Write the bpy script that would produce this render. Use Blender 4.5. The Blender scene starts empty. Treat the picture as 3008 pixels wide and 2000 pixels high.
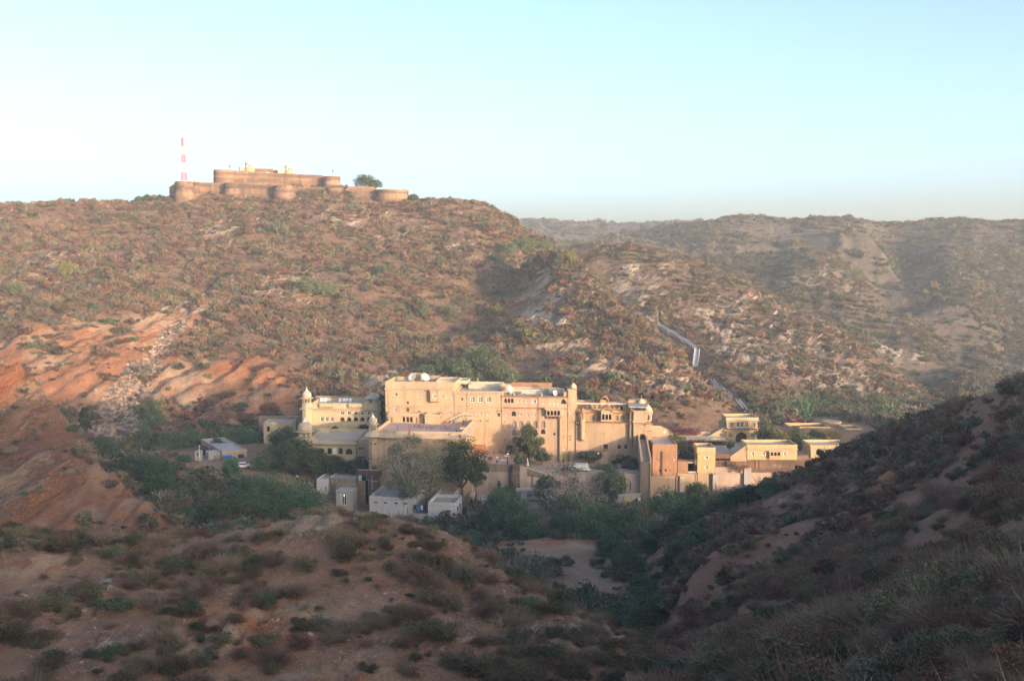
import bpy, bmesh, math, random
import numpy as np
from mathutils import Vector, Matrix
R = math.radians
SC = bpy.context.scene
COL = SC.collection
rng = np.random.default_rng(7)
random.seed(7)

# ------------------------------------------------------------------ camera, sky, sun, exposure
FPX = 3200.0                                   # focal length in photo pixels (3008 wide)
PITCH = R(4.645)
cam_d = bpy.data.cameras.new('camera'); cam = bpy.data.objects.new('camera', cam_d); COL.objects.link(cam)
cam_d.sensor_width = 36; cam_d.lens = 36*FPX/3008; cam_d.clip_start = .5; cam_d.clip_end = 20000
cam.location = (0, 0, 0); cam.rotation_euler = (math.pi/2-PITCH, 0, 0)
SC.camera = cam
SUN_AZ, SUN_EL = R(42), R(6.3)                 # to the right of straight behind the camera
SUND = Vector((math.sin(SUN_AZ)*math.cos(SUN_EL), -math.cos(SUN_AZ)*math.cos(SUN_EL), math.sin(SUN_EL)))
world = bpy.data.worlds.new('World'); SC.world = world; world.use_nodes = True
wn = world.node_tree.nodes; bg = wn['Background']
sky = wn.new('ShaderNodeTexSky'); sky.sky_type = 'NISHITA'; sky.sun_disc = False
sky.sun_elevation = SUN_EL; sky.sun_rotation = math.pi-SUN_AZ
sky.air_density = .50; sky.dust_density = 2.7; sky.ozone_density = 1.0; sky.altitude = 0
world.node_tree.links.new(sky.outputs[0], bg.inputs[0]); bg.inputs[1].default_value = .15
sl = bpy.data.lights.new('sun', 'SUN'); so = bpy.data.objects.new('sun', sl); COL.objects.link(so)
sl.energy = 2.0; sl.angle = R(.7); sl.color = (1.0, .68, .44)
so.rotation_euler = SUND.to_track_quat('Z', 'Y').to_euler()
SC.view_settings.view_transform = 'Standard'; SC.view_settings.look = 'None'
SC.view_settings.exposure = 2.02; SC.view_settings.gamma = 1
SC.cycles.use_denoising = True
SC.cycles.max_bounces = 5; SC.cycles.diffuse_bounces = 2; SC.cycles.volume_bounces = 0; SC.cycles.transparent_max_bounces = 4
SC.cycles.use_adaptive_sampling = False

# ------------------------------------------------------------------ helpers
CP, SP = math.cos(PITCH), math.sin(PITCH)
def ray(px, py):
    a = (px-1504)/FPX; b = -(py-1000)/FPX
    return Vector((a, CP+b*SP, -SP+b*CP))
def W(px, py, Y):
    d = ray(px, py); return d*(Y/d.y)
def proj(x, y, z):
    fw = y*CP-z*SP; up = y*SP+z*CP
    return 1504+FPX*x/fw, 1000-FPX*up/fw

def tag(o, label=None, cat=None, group=None, kind=None):
    if label: o['label'] = label
    if cat: o['category'] = cat
    if group: o['group'] = group
    if kind: o['kind'] = kind
    return o
def thing(name, label, cat, loc=(0, 0, 0), rz=0, group=None):
    o = bpy.data.objects.new(name, None); COL.objects.link(o)
    o.location = loc; o.rotation_euler = (0, 0, rz); o.empty_display_size = .3
    return tag(o, label, cat, group)
def link_mesh(name, me, parent=None, loc=None):
    o = bpy.data.objects.new(name, me); COL.objects.link(o)
    if parent is not None: o.parent = parent
    if loc is not None: o.location = loc
    return o

class MB:
    """collects faces of one mesh"""
    def __init__(s): s.v = []; s.f = []; s.m = []
    def quad(s, a, b, c, d, m=0):
        n = len(s.v); s.v += [tuple(a), tuple(b), tuple(c), tuple(d)]; s.f.append((n, n+1, n+2, n+3)); s.m.append(m)
    def tri(s, a, b, c, m=0):
        n = len(s.v); s.v += [tuple(a), tuple(b), tuple(c)]; s.f.append((n, n+1, n+2)); s.m.append(m)
    def box(s, x0, x1, y0, y1, z0, z1, m=0):
        n = len(s.v)
        s.v += [(x0,y0,z0),(x1,y0,z0),(x1,y1,z0),(x0,y1,z0),(x0,y0,z1),(x1,y0,z1),(x1,y1,z1),(x0,y1,z1)]
        for q in ((0,3,2,1),(4,5,6,7),(0,1,5,4),(1,2,6,5),(2,3,7,6),(3,0,4,7)):
            s.f.append(tuple(n+i for i in q)); s.m.append(m)
    def prism(s, poly, y0, y1, m=0):
        """polygon of (x, z) extruded along y"""
        n = len(s.v); k = len(poly)
        s.v += [(p[0], y0, p[1]) for p in poly]+[(p[0], y1, p[1]) for p in poly]
        s.f.append(tuple(range(n, n+k))); s.m.append(m)
        s.f.append(tuple(range(n+2*k-1, n+k-1, -1))); s.m.append(m)
        for i in range(k):
            j = (i+1) % k
            s.f.append((n+i, n+k+i, n+k+j, n+j)); s.m.append(m)
    def slab(s, poly, z0, z1, m=0):
        """polygon of (x, y) extruded along z"""
        n = len(s.v); k = len(poly)
        s.v += [(p[0], p[1], z0) for p in poly]+[(p[0], p[1], z1) for p in poly]
        s.f.append(tuple(range(n+k-1, n-1, -1))); s.m.append(m)
        s.f.append(tuple(range(n+k, n+2*k))); s.m.append(m)
        for i in range(k):
            j = (i+1) % k
            s.f.append((n+i, n+j, n+k+j, n+k+i)); s.m.append(m)
    def lathe(s, prof, cx=0, cy=0, seg=16, m=0, a0=0, a1=2*math.pi, sx=1, sy=1):
        """profile [(r, z)...] turned about z"""
        full = abs(a1-a0-2*math.pi) < 1e-6
        k = seg if full else seg+1
        n = len(s.v)
        for r, z in prof:
            for i in range(k):
                a = a0+(a1-a0)*i/seg
                s.v.append((cx+r*math.cos(a)*sx, cy+r*math.sin(a)*sy, z))
        for j in range(len(prof)-1):
            for i in range(seg):
                i2 = (i+1) % k
                s.f.append((n+j*k+i, n+j*k+i2, n+(j+1)*k+i2, n+(j+1)*k+i)); s.m.append(m)
        if full:
            if prof[0][0] > 1e-4: s.f.append(tuple(n+i for i in range(k-1, -1, -1))); s.m.append(m)
            if prof[-1][0] > 1e-4: s.f.append(tuple(n+(len(prof)-1)*k+i for i in range(k))); s.m.append(m)
    def tube(s, p, q, r0, r1, seg=6, m=0):
        p = Vector(p); q = Vector(q); d = (q-p)
        if d.length < 1e-6: return
        d.normalize(); a = d.orthogonal().normalized(); b = d.cross(a)
        n = len(s.v)
        for c, r in ((p, r0), (q, r1)):
            for i in range(seg):
                t = 2*math.pi*i/seg; s.v.append(tuple(c+a*(r*math.cos(t))+b*(r*math.sin(t))))
        for i in range(seg):
            j = (i+1) % seg; s.f.append((n+i, n+j, n+seg+j, n+seg+i)); s.m.append(m)
        s.f.append(tuple(n+i for i in range(seg-1, -1, -1))); s.m.append(m)
        s.f.append(tuple(n+seg+i for i in range(seg))); s.m.append(m)
    def mesh(s, name, mats, smooth=False):
        me = bpy.data.meshes.new(name); me.from_pydata(s.v, [], s.f)
        for mt in (mats if isinstance(mats, (list, tuple)) else [mats]): me.materials.append(mt)
        if any(s.m): me.polygons.foreach_set('material_index', s.m)
        if smooth: me.polygons.foreach_set('use_smooth', [True]*len(s.f))
        me.update(); return me
    def build(s, name, mats, parent=None, smooth=False, loc=None):
        return link_mesh(name, s.mesh(name, mats, smooth), parent, loc)

# ------------------------------------------------------------------ node helper
class NT:
    def __init__(s, name):
        s.mat = bpy.data.materials.new(name); s.mat.use_nodes = True
        s.t = s.mat.node_tree; s.n = s.t.nodes; s.p = s.n['Principled BSDF']
        s.p.inputs['Roughness'].default_value = .9
        s.p.inputs['Specular IOR Level'].default_value = .15
    def N(s, typ, **kw):
        nd = s.n.new('ShaderNode'+typ)
        for k, v in kw.items():
            if k in ('inp',):
                for kk, vv in v.items():
                    if isinstance(vv, bpy.types.NodeSocket): s.t.links.new(vv, nd.inputs[kk])
                    else: nd.inputs[kk].default_value = vv
            else: setattr(nd, k, v)
        return nd
    def L(s, a, b): s.t.links.new(a, b)
    def pos(s):
        return s.N('NewGeometry').outputs['Position']
    def obj(s):
        return s.N('TexCoord').outputs['Object']
    def mapv(s, vec, scale=(1,1,1), rot=(0,0,0)):
        return s.N('Mapping', inp={'Vector': vec, 'Scale': scale, 'Rotation': rot}).outputs[0]
    def noise(s, vec, scale, detail=4, rough=.6):
        return s.N('TexNoise', inp={'Vector': vec, 'Scale': scale, 'Detail': detail, 'Roughness': rough}).outputs[0]
    def ramp(s, fac, pts):
        nd = s.N('ValToRGB', inp={'Fac': fac}); e = nd.color_ramp.elements
        while len(e) < len(pts): e.new(.5)
        for el, (p, c) in zip(e, pts):
            el.position = p; el.color = (c, c, c, 1) if isinstance(c, (int, float)) else (*c, 1)
        return nd.outputs[0]
    def mix(s, fac, a, b, typ='MIX'):
        nd = s.N('Mix', data_type='RGBA', blend_type=typ)
        for sock, v in ((nd.inputs[0], fac), (nd.inputs[6], a), (nd.inputs[7], b)):
            if isinstance(v, bpy.types.NodeSocket): s.L(v, sock)
            elif isinstance(v, (tuple, list)): sock.default_value = (*v, 1)
            elif sock.type == 'RGBA': sock.default_value = (v, v, v, 1)
            else: sock.default_value = v
        return nd.outputs[2]
    def math(s, op, a, b=0.0, clamp=False):
        nd = s.N('Math', operation=op, use_clamp=clamp)
        for sock, v in ((nd.inputs[0], a), (nd.inputs[1], b)):
            if isinstance(v, bpy.types.NodeSocket): s.L(v, sock)
            else: sock.default_value = v
        return nd.outputs[0]
    def attr(s, name):
        return s.N('Attribute', attribute_name=name).outputs['Fac']
    def col(s, c):
        if isinstance(c, bpy.types.NodeSocket): s.L(c, s.p.inputs['Base Color'])
        else: s.p.inputs['Base Color'].default_value = (*c, 1)
        return s
    def bump(s, h, strength=.5, dist=.1):
        nd = s.N('Bump', inp={'Height': h, 'Strength': strength, 'Distance': dist})
        s.L(nd.outputs[0], s.p.inputs['Normal']); return s

# ------------------------------------------------------------------ numpy noise
_perm = np.random.default_rng(3).permutation(4096).astype(np.int64)
def _hash(i, j, k):
    return _perm[(_perm[(_perm[i & 4095]+j) & 4095]+k*31) & 4095]
def vnoise(x, y, seed=0):
    i = np.floor(x).astype(np.int64); j = np.floor(y).astype(np.int64)
    u = x-i; v = y-j
    def g(a, b, du, dv):
        h = _hash(a, b, seed)*(2*math.pi/4096)
        return np.cos(h)*du+np.sin(h)*dv
    su = u*u*u*(u*(u*6-15)+10); sv = v*v*v*(v*(v*6-15)+10)
    a = g(i, j, u, v)+su*(g(i+1, j, u-1, v)-g(i, j, u, v))
    b = g(i, j+1, u, v-1)+su*(g(i+1, j+1, u-1, v-1)-g(i, j+1, u, v-1))
    return (a+sv*(b-a))*1.5
def fbm(x, y, wl, octv=4, seed=0, gain=.5):
    o = np.zeros_like(x); a = 1.0
    for k in range(octv):
        o += a*vnoise(x/wl+17.3*k, y/wl-9.1*k, seed+k); wl *= .5; a *= gain
    return o
# ------------------------------------------------------------------ terrain: hills as smooth surfaces through control points
def C(*pts): return [tuple(W(*p)) for p in pts]
def behind(pts, d, drop):
    o = []
    for x, y, z in pts:
        r = math.hypot(x, y); o.append((x*(r+d)/r, y*(r+d)/r, z-drop))
    return o
def YA(py, k=0):
    s = (740-py)/3200; return 170/(.287-s)+k
HILLS = {}
# the fort hill with its front spur
cr = C((-900,660,700),(-400,630,700),(0,612,695),(170,607,692),(350,602,690),(480,592,688),(560,572,700),(700,556,705),(850,553,705),(1000,562,705),(1120,590,700),
       (1250,594,695),(1400,603,690),(1470,640,675),(1540,692,655),(1620,735,630))
cr2 = C((1590,745,565),(1690,780,545),(1760,840,515),(1850,915,485),(1930,985,460),(2000,1050,437),(2060,1115,417),(2110,1180,400),(2150,1230,385))
body = C((-900,900,520),(-900,1250,400),(-400,900,510),(-400,1250,385),(0,800,YA(800)),(0,950,YA(950)),(0,1100,430),(0,1250,385),
         (250,750,YA(750)),(250,950,470),(250,1100,425),(250,1270,372),(500,650,655),(520,606,672),(700,604,672),(830,616,668),(980,604,672),(1140,596,680),
         (500,800,YA(800)),(480,950,475),(480,1100,432),(470,1250,380),(700,720,YA(720)),(700,900,YA(900)),(700,1050,440),(700,1180,400),(700,1250,384),
         (950,700,YA(700)),(950,900,YA(900,10)),(950,1100,428),(950,1200,398),(1200,680,YA(680,5)),(1200,850,YA(850,15)),(1200,1000,YA(1000,10)),(1150,1130,420),
         (1400,700,YA(700,10)),(1400,850,YA(850,28)),(1380,1000,YA(1000,34)),(1350,1100,430),(1500,770,606),(1480,880,558),(1440,960,515),
         (1560,830,535),(1530,950,480),(1500,1080,432),(1600,1000,448),(1650,880,498),(1750,950,462),(1700,1080,415),(1850,1050,432),(1550,1160,404),(1850,1160,393),(1950,1180,388))
low = [(-450,340,-60),(-200,340,-62),(-100,330,-66),(0,345,-66),(60,350,-66),(110,400,-72),(110,480,-75),(100,600,-60)]
HILLS['fort_hill'] = cr+cr2+body+low+behind(cr, 90, 22)+behind(cr, 300, 110)+behind(cr2[1:], 60, 40)
# the second spur, right of the stairway
cr = C((1560,775,690),(1690,742,668),(1850,733,655),(2000,762,640),(2120,810,628),(2200,850,618),(2400,960,588),(2560,1042,560),(2680,1120,530),(2760,1190,505))
body = C((1700,810,635),(1800,830,622),(1800,900,595),(1880,930,568),(2000,850,600),(1980,985,540),(2050,1015,525),(2040,1080,497),(2000,1120,480),(2140,1150,452),(2100,950,570),(2200,1040,520),(2180,1205,422),
         (2300,1000,545),(2330,1110,490),(2330,1200,447),(2500,1100,510),(2500,1190,470),(2650,1180,485),(2700,1225,460))
HILLS['stairway_hill'] = cr+body+behind(cr, 80, 45)+behind(cr, 220, 120)+[(40,480,-90),(20,560,-70),(240,420,-80),(320,400,-90),(60,400,-80)]
# far ranges
cr = C((900,690,1700),(1300,665,1700),(1480,653,1700),(1590,650,1700),(1700,660,1700),(1800,668,1680),(1950,664,1650),(2200,670,1650))
body = C((1500,675,1560),(1600,700,1400),(1700,690,1500),(1700,740,1200),(1900,700,1400),(2000,740,1150),(1500,760,1200),(2200,760,1200))
HILLS['distant_ridge'] = cr+body+behind(cr, 300, 60)+behind(cr, 900, 200)
cr = C((1800,690,1230),(1900,672,1180),(2000,650,1130),(2090,640,1110),(2180,632,1090),(2330,641,1080),(2470,640,1060),(2560,657,1060),(2700,656,1060),(2820,640,1060),(3008,646,1050),(3300,630,1040),(3800,600,1000))
body = C((1950,720,1050),(2000,800,880),(2080,700,1040),(2150,760,965),(2200,700,1045),(2130,840,800),(2360,735,860),(2250,830,838),(2200,900,720),(2330,900,728),
         (2450,800,780),(2420,950,700),(2520,880,722),(2560,990,640),(2600,720,1030),(2640,800,955),(2640,900,850),(2590,1000,740),(2560,1040,660),
         (2800,720,940),(2790,800,805),(2740,900,715),(2680,980,658),(2640,1080,620),(2900,760,930),(2960,850,840),(2880,950,730),(2820,1050,655),(2780,1150,575),
         (3008,700,985),(3008,820,890),(3008,950,760),(3008,1060,665),(3300,800,900),(3300,1000,700),(3300,1150,600),(3800,1000,700),(2900,1180,550),(3100,1180,560))
HILLS['far_hills'] = cr+body+behind(cr, 150, 40)+behind(cr, 500, 180)+[(100,620,-110),(150,560,-100),(60,800,-120),(40,950,-60)]
# near hills
cr = C((-900,1540,104),(-400,1560,104),(0,1572,101),(250,1585,100),(480,1592,99),(700,1562,97),(900,1527,95),(1050,1512,94),(1180,1530,93),(1300,1562,91),(1400,1630,89),(1480,1690,87),
       (1600,1752,84),(1700,1805,81),(1790,1865,78),(1850,1905,76),(1930,1960,73))
body = C((-400,1800,80),(0,1690,86),(0,1850,76),(0,2000,68),(0,2300,55),(400,1690,86),(400,1850,76),(400,2000,68),(400,2300,55),(800,1650,87),(800,1800,78),(800,2000,67),(800,2300,54),
         (1050,1620,87),(1200,1680,84),(1200,1850,75),(1200,2000,67),(1200,2300,54),(1450,1800,79),(1480,1900,73),(1500,2000,67),(1600,2300,54),(1750,2000,68),(-900,2000,70),(-900,2400,50))
HILLS['foreground_knoll'] = cr+body+behind(cr, 25, 16)+behind(cr, 70, 42)+[(0,20,-12),(-40,20,-14),(-70,30,-18),(40,150,-75),(0,0,-3)]
cr = C((3200,1095,140),(3008,1146,152),(2900,1180,158),(2800,1206,164),(2700,1243,170),(2600,1272,176),(2480,1322,182),(2400,1368,187),(2300,1408,193),(2200,1448,200),(2100,1490,207),(2000,1530,215))
body = C((3008,1400,92),(3008,1700,50),(3008,2000,28),(2700,1500,116),(2700,1750,65),(2700,2000,34),(2400,1600,132),(2400,1800,76),(2400,2000,43),(2200,1600,152),(2200,1750,96),(2200,1900,64),(2200,2000,52),
         (2000,1700,140),(2000,1850,98),(2000,2000,66),(2050,1620,172),(2400,2300,27),(3008,2300,17),(2850,1250,140),(2600,1400,150),(2400,1480,165),(1950,1950,84),(2000,2300,42))
ridge = [(0,-15,-2.2),(4,0,-1.9),(0,2,-1.9),(6,8,-4.5),(30,-5,-2.5),(48,10,-3.2),(62,60,-5.6),(76,105,-10.5),(60,-40,-2),(20,-60,-2),(90,20,-9),(110,82,-21),(118,105,-28),(136,105,-31),(84,152,-30),(95,150,-34),(112,150,-35),(142,150,-35),
         (168,150,-36),(182,150,-50),(205,150,-52),(235,150,-50),(262,150,-36),(300,150,-36),(350,150,-40),(150,90,-30),(200,75,-32),(254,80,-47),(300,100,-36),(317,10,-46),(370,-40,-46),(130,20,-18),(200,0,-24),(260,0,-30),(420,60,-36),(150,-100,-10),(300,-100,-30),(0,-150,0),(-100,-100,-6),(-60,-20,-10)]  # out-of-view crest and flank, heights shaped to place the shadow edge on the palace
back = [(100,220,-60),(150,220,-58),(60,235,-62),(200,230,-60),(300,230,-60),(300,190,-50),(140,185,-46),(220,190,-56)]
low = [(x, y, z-7) for x, y, z in C((1750,1665,212),(1850,1785,172),(1900,1885,140),(1650,1600,240),(1800,1720,190),(1880,1620,222),(1820,1850,150))]
HILLS['near_slope'] = cr+body+ridge+back+low+[(-20,150,-70),(-20,220,-80),(0,280,-75),(-60,60,-40),(-120,20,-30)]
cr = C((-500,960,250),(-250,1020,248),(-60,1078,244),(0,1085,242),(50,1088,241),(100,1130,240),(170,1200,237),(230,1272,233),(265,1335,229),(300,1375,226),(340,1412,222),(400,1455,218),(470,1535,208))
body = C((-500,1500,205),(-250,1300,225),(-250,1500,205),(0,1200,233),(0,1350,219),(0,1500,206),(0,1620,190),(130,1300,226),(200,1420,214),(200,1540,202),(300,1480,210),(350,1560,202),(430,1560,203))
HILLS['left_spur'] = cr+body+behind(cr, 25, 18)+behind(cr, 70, 45)+[(-40,210,-66),(-60,170,-70),(-150,150,-62)]
# valley floor
HILLS['valley_ground'] = C((1300,1535,285),(1000,1490,288),(700,1420,288),(600,1310,340),(450,1335,330),(300,1330,345),(800,1345,318),(900,1400,300),(1400,1560,268),(1700,1560,258),(1600,1605,240),(1750,1665,212),
    (1850,1785,172),(1900,1885,140),(2050,1550,250),(2200,1490,278),(1500,1452,312),(1900,1465,305),(2300,1460,300),(480,1480,262),(550,1560,230),(900,1560,240),(1300,1700,190)) + \
    [(-200,330,-60),(-350,300,-58),(60,330,-63),(120,340,-60),(200,380,-62),(100,420,-63),(200,480,-70),(300,450,-66),(0,380,-63),(-100,400,-62),(-60,400,-62),(400,300,-62),(250,250,-62),(100,260,-62),(-300,150,-60),(-100,150,-62),
     (-200,700,-150),(200,800,-130),(500,700,-120),(0,1300,-140),(600,1300,-140),(-600,1000,-150),(0,60,-55),(-200,0,-55),(400,0,-60),(200,-100,-60),(-100,-200,-60)]

def rbf_fit(pts, c):
    P = np.array(pts); n = len(P)
    d = np.hypot(P[:, None, 0]-P[None, :, 0], P[:, None, 1]-P[None, :, 1])
    A = np.zeros((n+3, n+3)); A[:n, :n] = -np.sqrt(d*d+c*c)-np.eye(n)*(-.6)
    A[:n, n] = 1; A[:n, n+1] = P[:, 0]/100; A[:n, n+2] = P[:, 1]/100; A[n:, :n] = A[:n, n:].T
    b = np.zeros(n+3); b[:n] = P[:, 2]
    return P, np.linalg.solve(A, b), c
def rbf_eval(fit, x, y):
    P, w, c = fit; n = len(P)
    z = w[n]+w[n+1]*x/100+w[n+2]*y/100
    for k in range(n):
        z = z-w[k]*np.sqrt((x-P[k, 0])**2+(y-P[k, 1])**2+c*c)
    return z
SOFT = {'fort_hill': 12, 'stairway_hill': 10, 'distant_ridge': 60, 'far_hills': 18, 'foreground_knoll': 4, 'near_slope': 6, 'left_spur': 6, 'valley_ground': 10}
FITS = {k: rbf_fit(v, SOFT[k]) for k, v in HILLS.items()}
HN = list(HILLS)
# where each hill is allowed to be (r range in metres, azimuth range in degrees)
LIM = {'fort_hill': (300, 1100, -90, 24), 'stairway_hill': (380, 900, 0, 33), 'distant_ridge': (900, 3000, -25, 20), 'far_hills': (480, 2300, 2, 90),
       'foreground_knoll': (0, 175, -100, 22), 'near_slope': (0, 420, -30, 140), 'left_spur': (120, 340, -90, -8), 'valley_ground': (0, 4000, -180, 180)}
def base_height(x, y):
    r = np.hypot(x, y); az = np.degrees(np.arctan2(x, y))
    z = np.full_like(x, -1e9); idn = np.zeros(x.shape, np.int32)
    for i, k in enumerate(HN):
        a, b, c, d = LIM[k]
        m = (r >= a) & (r <= b) & (az >= c) & (az <= d)
        if not m.any(): continue
        h = rbf_eval(FITS[k], x[m], y[m])
        # fade out at the limits so that no step is left
        e = np.minimum.reduce([(r[m]-a)/(.12*max(a, 1)+4), (b-r[m])/(.12*b), (az[m]-c)/3, (d-az[m])/3]) if k != 'valley_ground' else np.ones_like(h)
        h = h-np.clip(1-e, 0, 1)**2*60
        zz = z[m]; ii = idn[m]; up = h > zz
        zz[up] = h[up]; ii[up] = i; z[m] = zz; idn[m] = ii
    return z, idn
ROUGH = np.array([{'fort_hill': 1.0, 'stairway_hill': 1.1, 'distant_ridge': 1.6, 'far_hills': .8, 'foreground_knoll': .26, 'near_slope': .26, 'left_spur': 1.1, 'valley_ground': .28}[k] for k in HN])
# levelled building plots: (x0, x1, y0, y1, z)
PLOTS = []
def flat(x, y, z):
    for x0, x1, y0, y1, zz in PLOTS:
        dx = np.maximum(np.maximum(x0-x, x-x1), 0); dy = np.maximum(np.maximum(y0-y, y-y1), 0)
        t = np.clip(1-np.hypot(dx, dy)/7, 0, 1); t = t*t*(3-2*t)
        z = z*(1-t)+zz*t
    return z
# ---- what the ground is made of, by place
def blob(pts, x, y):
    """pts: (px, py, Y, radius m, squash in depth) -> soft mask on the ground"""
    o = np.zeros_like(x)
    for px, py, Y, rad, sq in pts:
        c = W(px, py, Y); d2 = ((x-c.x)/rad)**2+((y-c.y)/(rad*sq))**2
        o = np.maximum(o, np.exp(-d2*1.2))
    return o
def masks(fx, fy):
    wob = 1+.5*fbm(fx, fy, 24, 3, 44)
    RED = blob([(60,1040,440,34,.9),(200,1010,450,34,.9),(330,1000,452,30,.9),(480,960,470,24,.9),(150,1140,410,28,.9),(300,1120,420,24,.9),(520,1130,420,28,1),(640,1140,415,26,1),(760,1150,408,18,1),(560,1200,400,22,1),
                (70,1110,240,8,1),(420,1480,212,9,1.6),(330,1430,220,7,1.2),(200,1540,203,8,1),(60,1480,208,9,1),(600,1400,300,10,.8),(560,1380,305,8,1),
                (1650,1590,245,13,.8),(1560,1600,242,7,.8),(1740,1590,246,8,.8),(700,1880,74,6,1.2),(1000,1990,66,5,1),(120,1680,88,3,1),(2150,1680,125,5,1.2),(2450,1500,150,4,1.2),(2600,1450,142,3,1.2)], fx, fy)*wob
    ROCK = blob([(560,900,500,20,1.4),(760,840,530,22,1.4),(640,690,630,26,1.2),(880,830,532,24,1.3),(1000,640,650,30,1),(1330,740,600,22,1.4),(1200,690,620,26,1.3),(1600,860,512,26,1.8),(1560,930,486,24,1.8),(1660,960,462,24,1.6),
                 (1800,1090,410,26,1.5),(1680,1130,402,20,1),(1950,1120,410,20,1.4),(1330,1060,436,14,1.2),(1150,1090,424,14,1.2),(1900,860,600,40,1.3),(2150,960,560,44,1.2),(2300,1000,545,44,1.2),(2250,1060,510,40,1.2),(2450,1100,505,40,1.1),
                 (2350,860,760,30,1.2),(2480,900,745,24,1.6),(2780,820,830,30,1.3),(2700,930,730,34,1.3),(2620,1040,650,26,1.2),(160,760,570,20,1.2),(100,800,550,20,1.2),
                 (60,1250,228,14,1.4),(150,1380,217,12,1.3),(240,1330,226,10,1.3),(60,1400,214,12,1.3),(1420,1780,80,9,1.4),(1500,1830,77,8,1.3),(1350,1720,82,8,1.4),(1250,1750,80,7,1.2),(1560,1850,75,7,1.2),(1700,1850,78,6,1.2),(1250,1850,75,6,1.2),
                 (230,1740,82,5,1.2),(300,1900,72,4,1.2),(950,1560,92,7,.6),(2330,1480,172,7,1),(2150,1590,158,6,1),(2430,1560,138,5,1),(1830,1700,195,10,1.6),(1700,1680,205,10,1.3),(1000,1930,70,4,1)], fx, fy)*wob
    SCREE = blob([(300,1250,385,13,1),(340,1200,397,12,1),(380,1150,410,10,1),(420,1090,430,9,1.2),(470,1030,450,7,1.6),(510,970,470,6,1.8),(290,1290,372,15,.8),(400,1250,382,10,1)], fx, fy)*(.8+.4*wob)
    GRASS = blob([(930,1530,95,10,.5),(1030,1530,94,6,.6),(1590,1625,236,6,1),(1690,1625,232,4,1),(1560,1650,225,10,1),(1680,1690,205,9,1.3),(1760,1740,190,8,1.5),(1800,1690,200,7,1.4),(1860,1880,145,6,1.5),(620,1370,308,10,1),(700,1360,312,10,1),(500,1340,325,10,.7),(640,1400,296,8,1),(720,1410,292,9,1),(860,1420,296,12,.7),(1000,1470,282,10,1)], fx, fy)
    return RED, ROCK, SCREE, GRASS
def height(x, y, mk=None):
    z, idn = base_height(x, y)
    red, rock, scree, _ = mk or masks(x, y)
    a = ROUGH[idn]; r = np.hypot(x, y)
    s = z-.62*x                                   # strata dip up to the right
    big = fbm(x, y, 46, 3, 1)*2.3*a
    mid = fbm(x, y, 11, 4, 5)*.9*a
    st = (1-np.abs(vnoise(s/3.2+fbm(x, y, 30, 2, 9)*.8, y/26, 12)))**3*vnoise(x/40, y/40, 15).clip(0)*2.2*a
    near = np.exp(-r/260)
    # spurs and gullies running down to the left, towards the viewer
    gl = lambda wl, k, sd: (1-2.2*np.abs(vnoise((x-k*y+22*vnoise(x/120, y/120, sd+1))/wl, (y+k*x)/(wl*4.5), sd)))
    gul = np.where(r > 470, gl(105., .42, 60)*6.0+gl(38., .42, 64)*1.0, 0.0)*np.where(idn == HN.index('fort_hill'), .32, np.where(idn == HN.index('stairway_hill'), .55, 1.0))*np.clip((r-470)/120, 0, 1)*np.where(idn == HN.index('far_hills'), np.clip((1040-r)/150, .12, 1)*1.25, 1)-np.where(idn == HN.index('far_hills'), 3.0, 0)
    # benched, slanting rock where it is laid bare
    bare = np.clip(np.maximum(red*1.1, rock*.8)-.18, 0, 1); sw = s/np.where(r < 130, 1.3, np.where(r < 330, 4.2, 7.5))+fbm(x, y, 30, 2, 31)*.6
    fr = sw-np.floor(sw); bench = (np.minimum(fr/.72, 1)-np.clip((fr-.72)/.28, 0, 1))
    rocky = bare*(bench*np.where(r < 130, .5, np.where(r < 290, 1.5, np.where(r < 520, 2.7, .5)))+vnoise(s/np.where(r < 130, .7, 2.2), y/9, 33)*np.where(r < 130, .25, 1.0))
    crag = bare*np.abs(fbm(x, y, np.where(r < 130, 3.0, 9.0), 4, 36))*np.where(r < 130, .9, .8)
    fine = fbm(x, y, 2.2, 3, 21)*.22*near
    damp = np.where(idn == HN.index('valley_ground'), .5, 1.0)
    z = z+(big*np.clip((r-40)/100, .25, 1)+mid+st*damp+fine)*damp+gul+(rocky+crag)*np.where(idn == HN.index('valley_ground'), .3, 1)-np.clip(scree-.3, 0, 1)*1.5
    z = flat(x, y, z)
    # keep clear of the camera's own feet
    t = np.clip(1-r/14, 0, 1); z = z*(1-t)+np.minimum(z, -1.9)*t
    return z, idn
def ground(x, y):
    z, _ = height(np.array([float(x)]), np.array([float(y)])); return float(z[0])
def W_on(px, py, Y0, Y1):
    """first hit of the photo ray with the ground between two depths"""
    Ys = np.arange(Y0, Y1, max(.3, (Y1-Y0)/700)); d = ray(px, py)
    z, _ = height(d.x/d.y*Ys, Ys); k = np.nonzero(d.z/d.y*Ys <= z)[0]
    Y = Ys[k[0]] if len(k) else Y1
    return Vector((d.x/d.y*Y, Y, z[k[0]] if len(k) else d.z/d.y*Y))
CLEAR = [(-86, -38, 300, 345), (-42, 46, 296, 346), (36, 118, 300, 352), (60, 125, 350, 385), (-62, -12, 276, 312), (-82, -48, 300, 345), (-100, -62, 306, 322)]
CLEAR += [(5, 20, 214, 246)]
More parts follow.
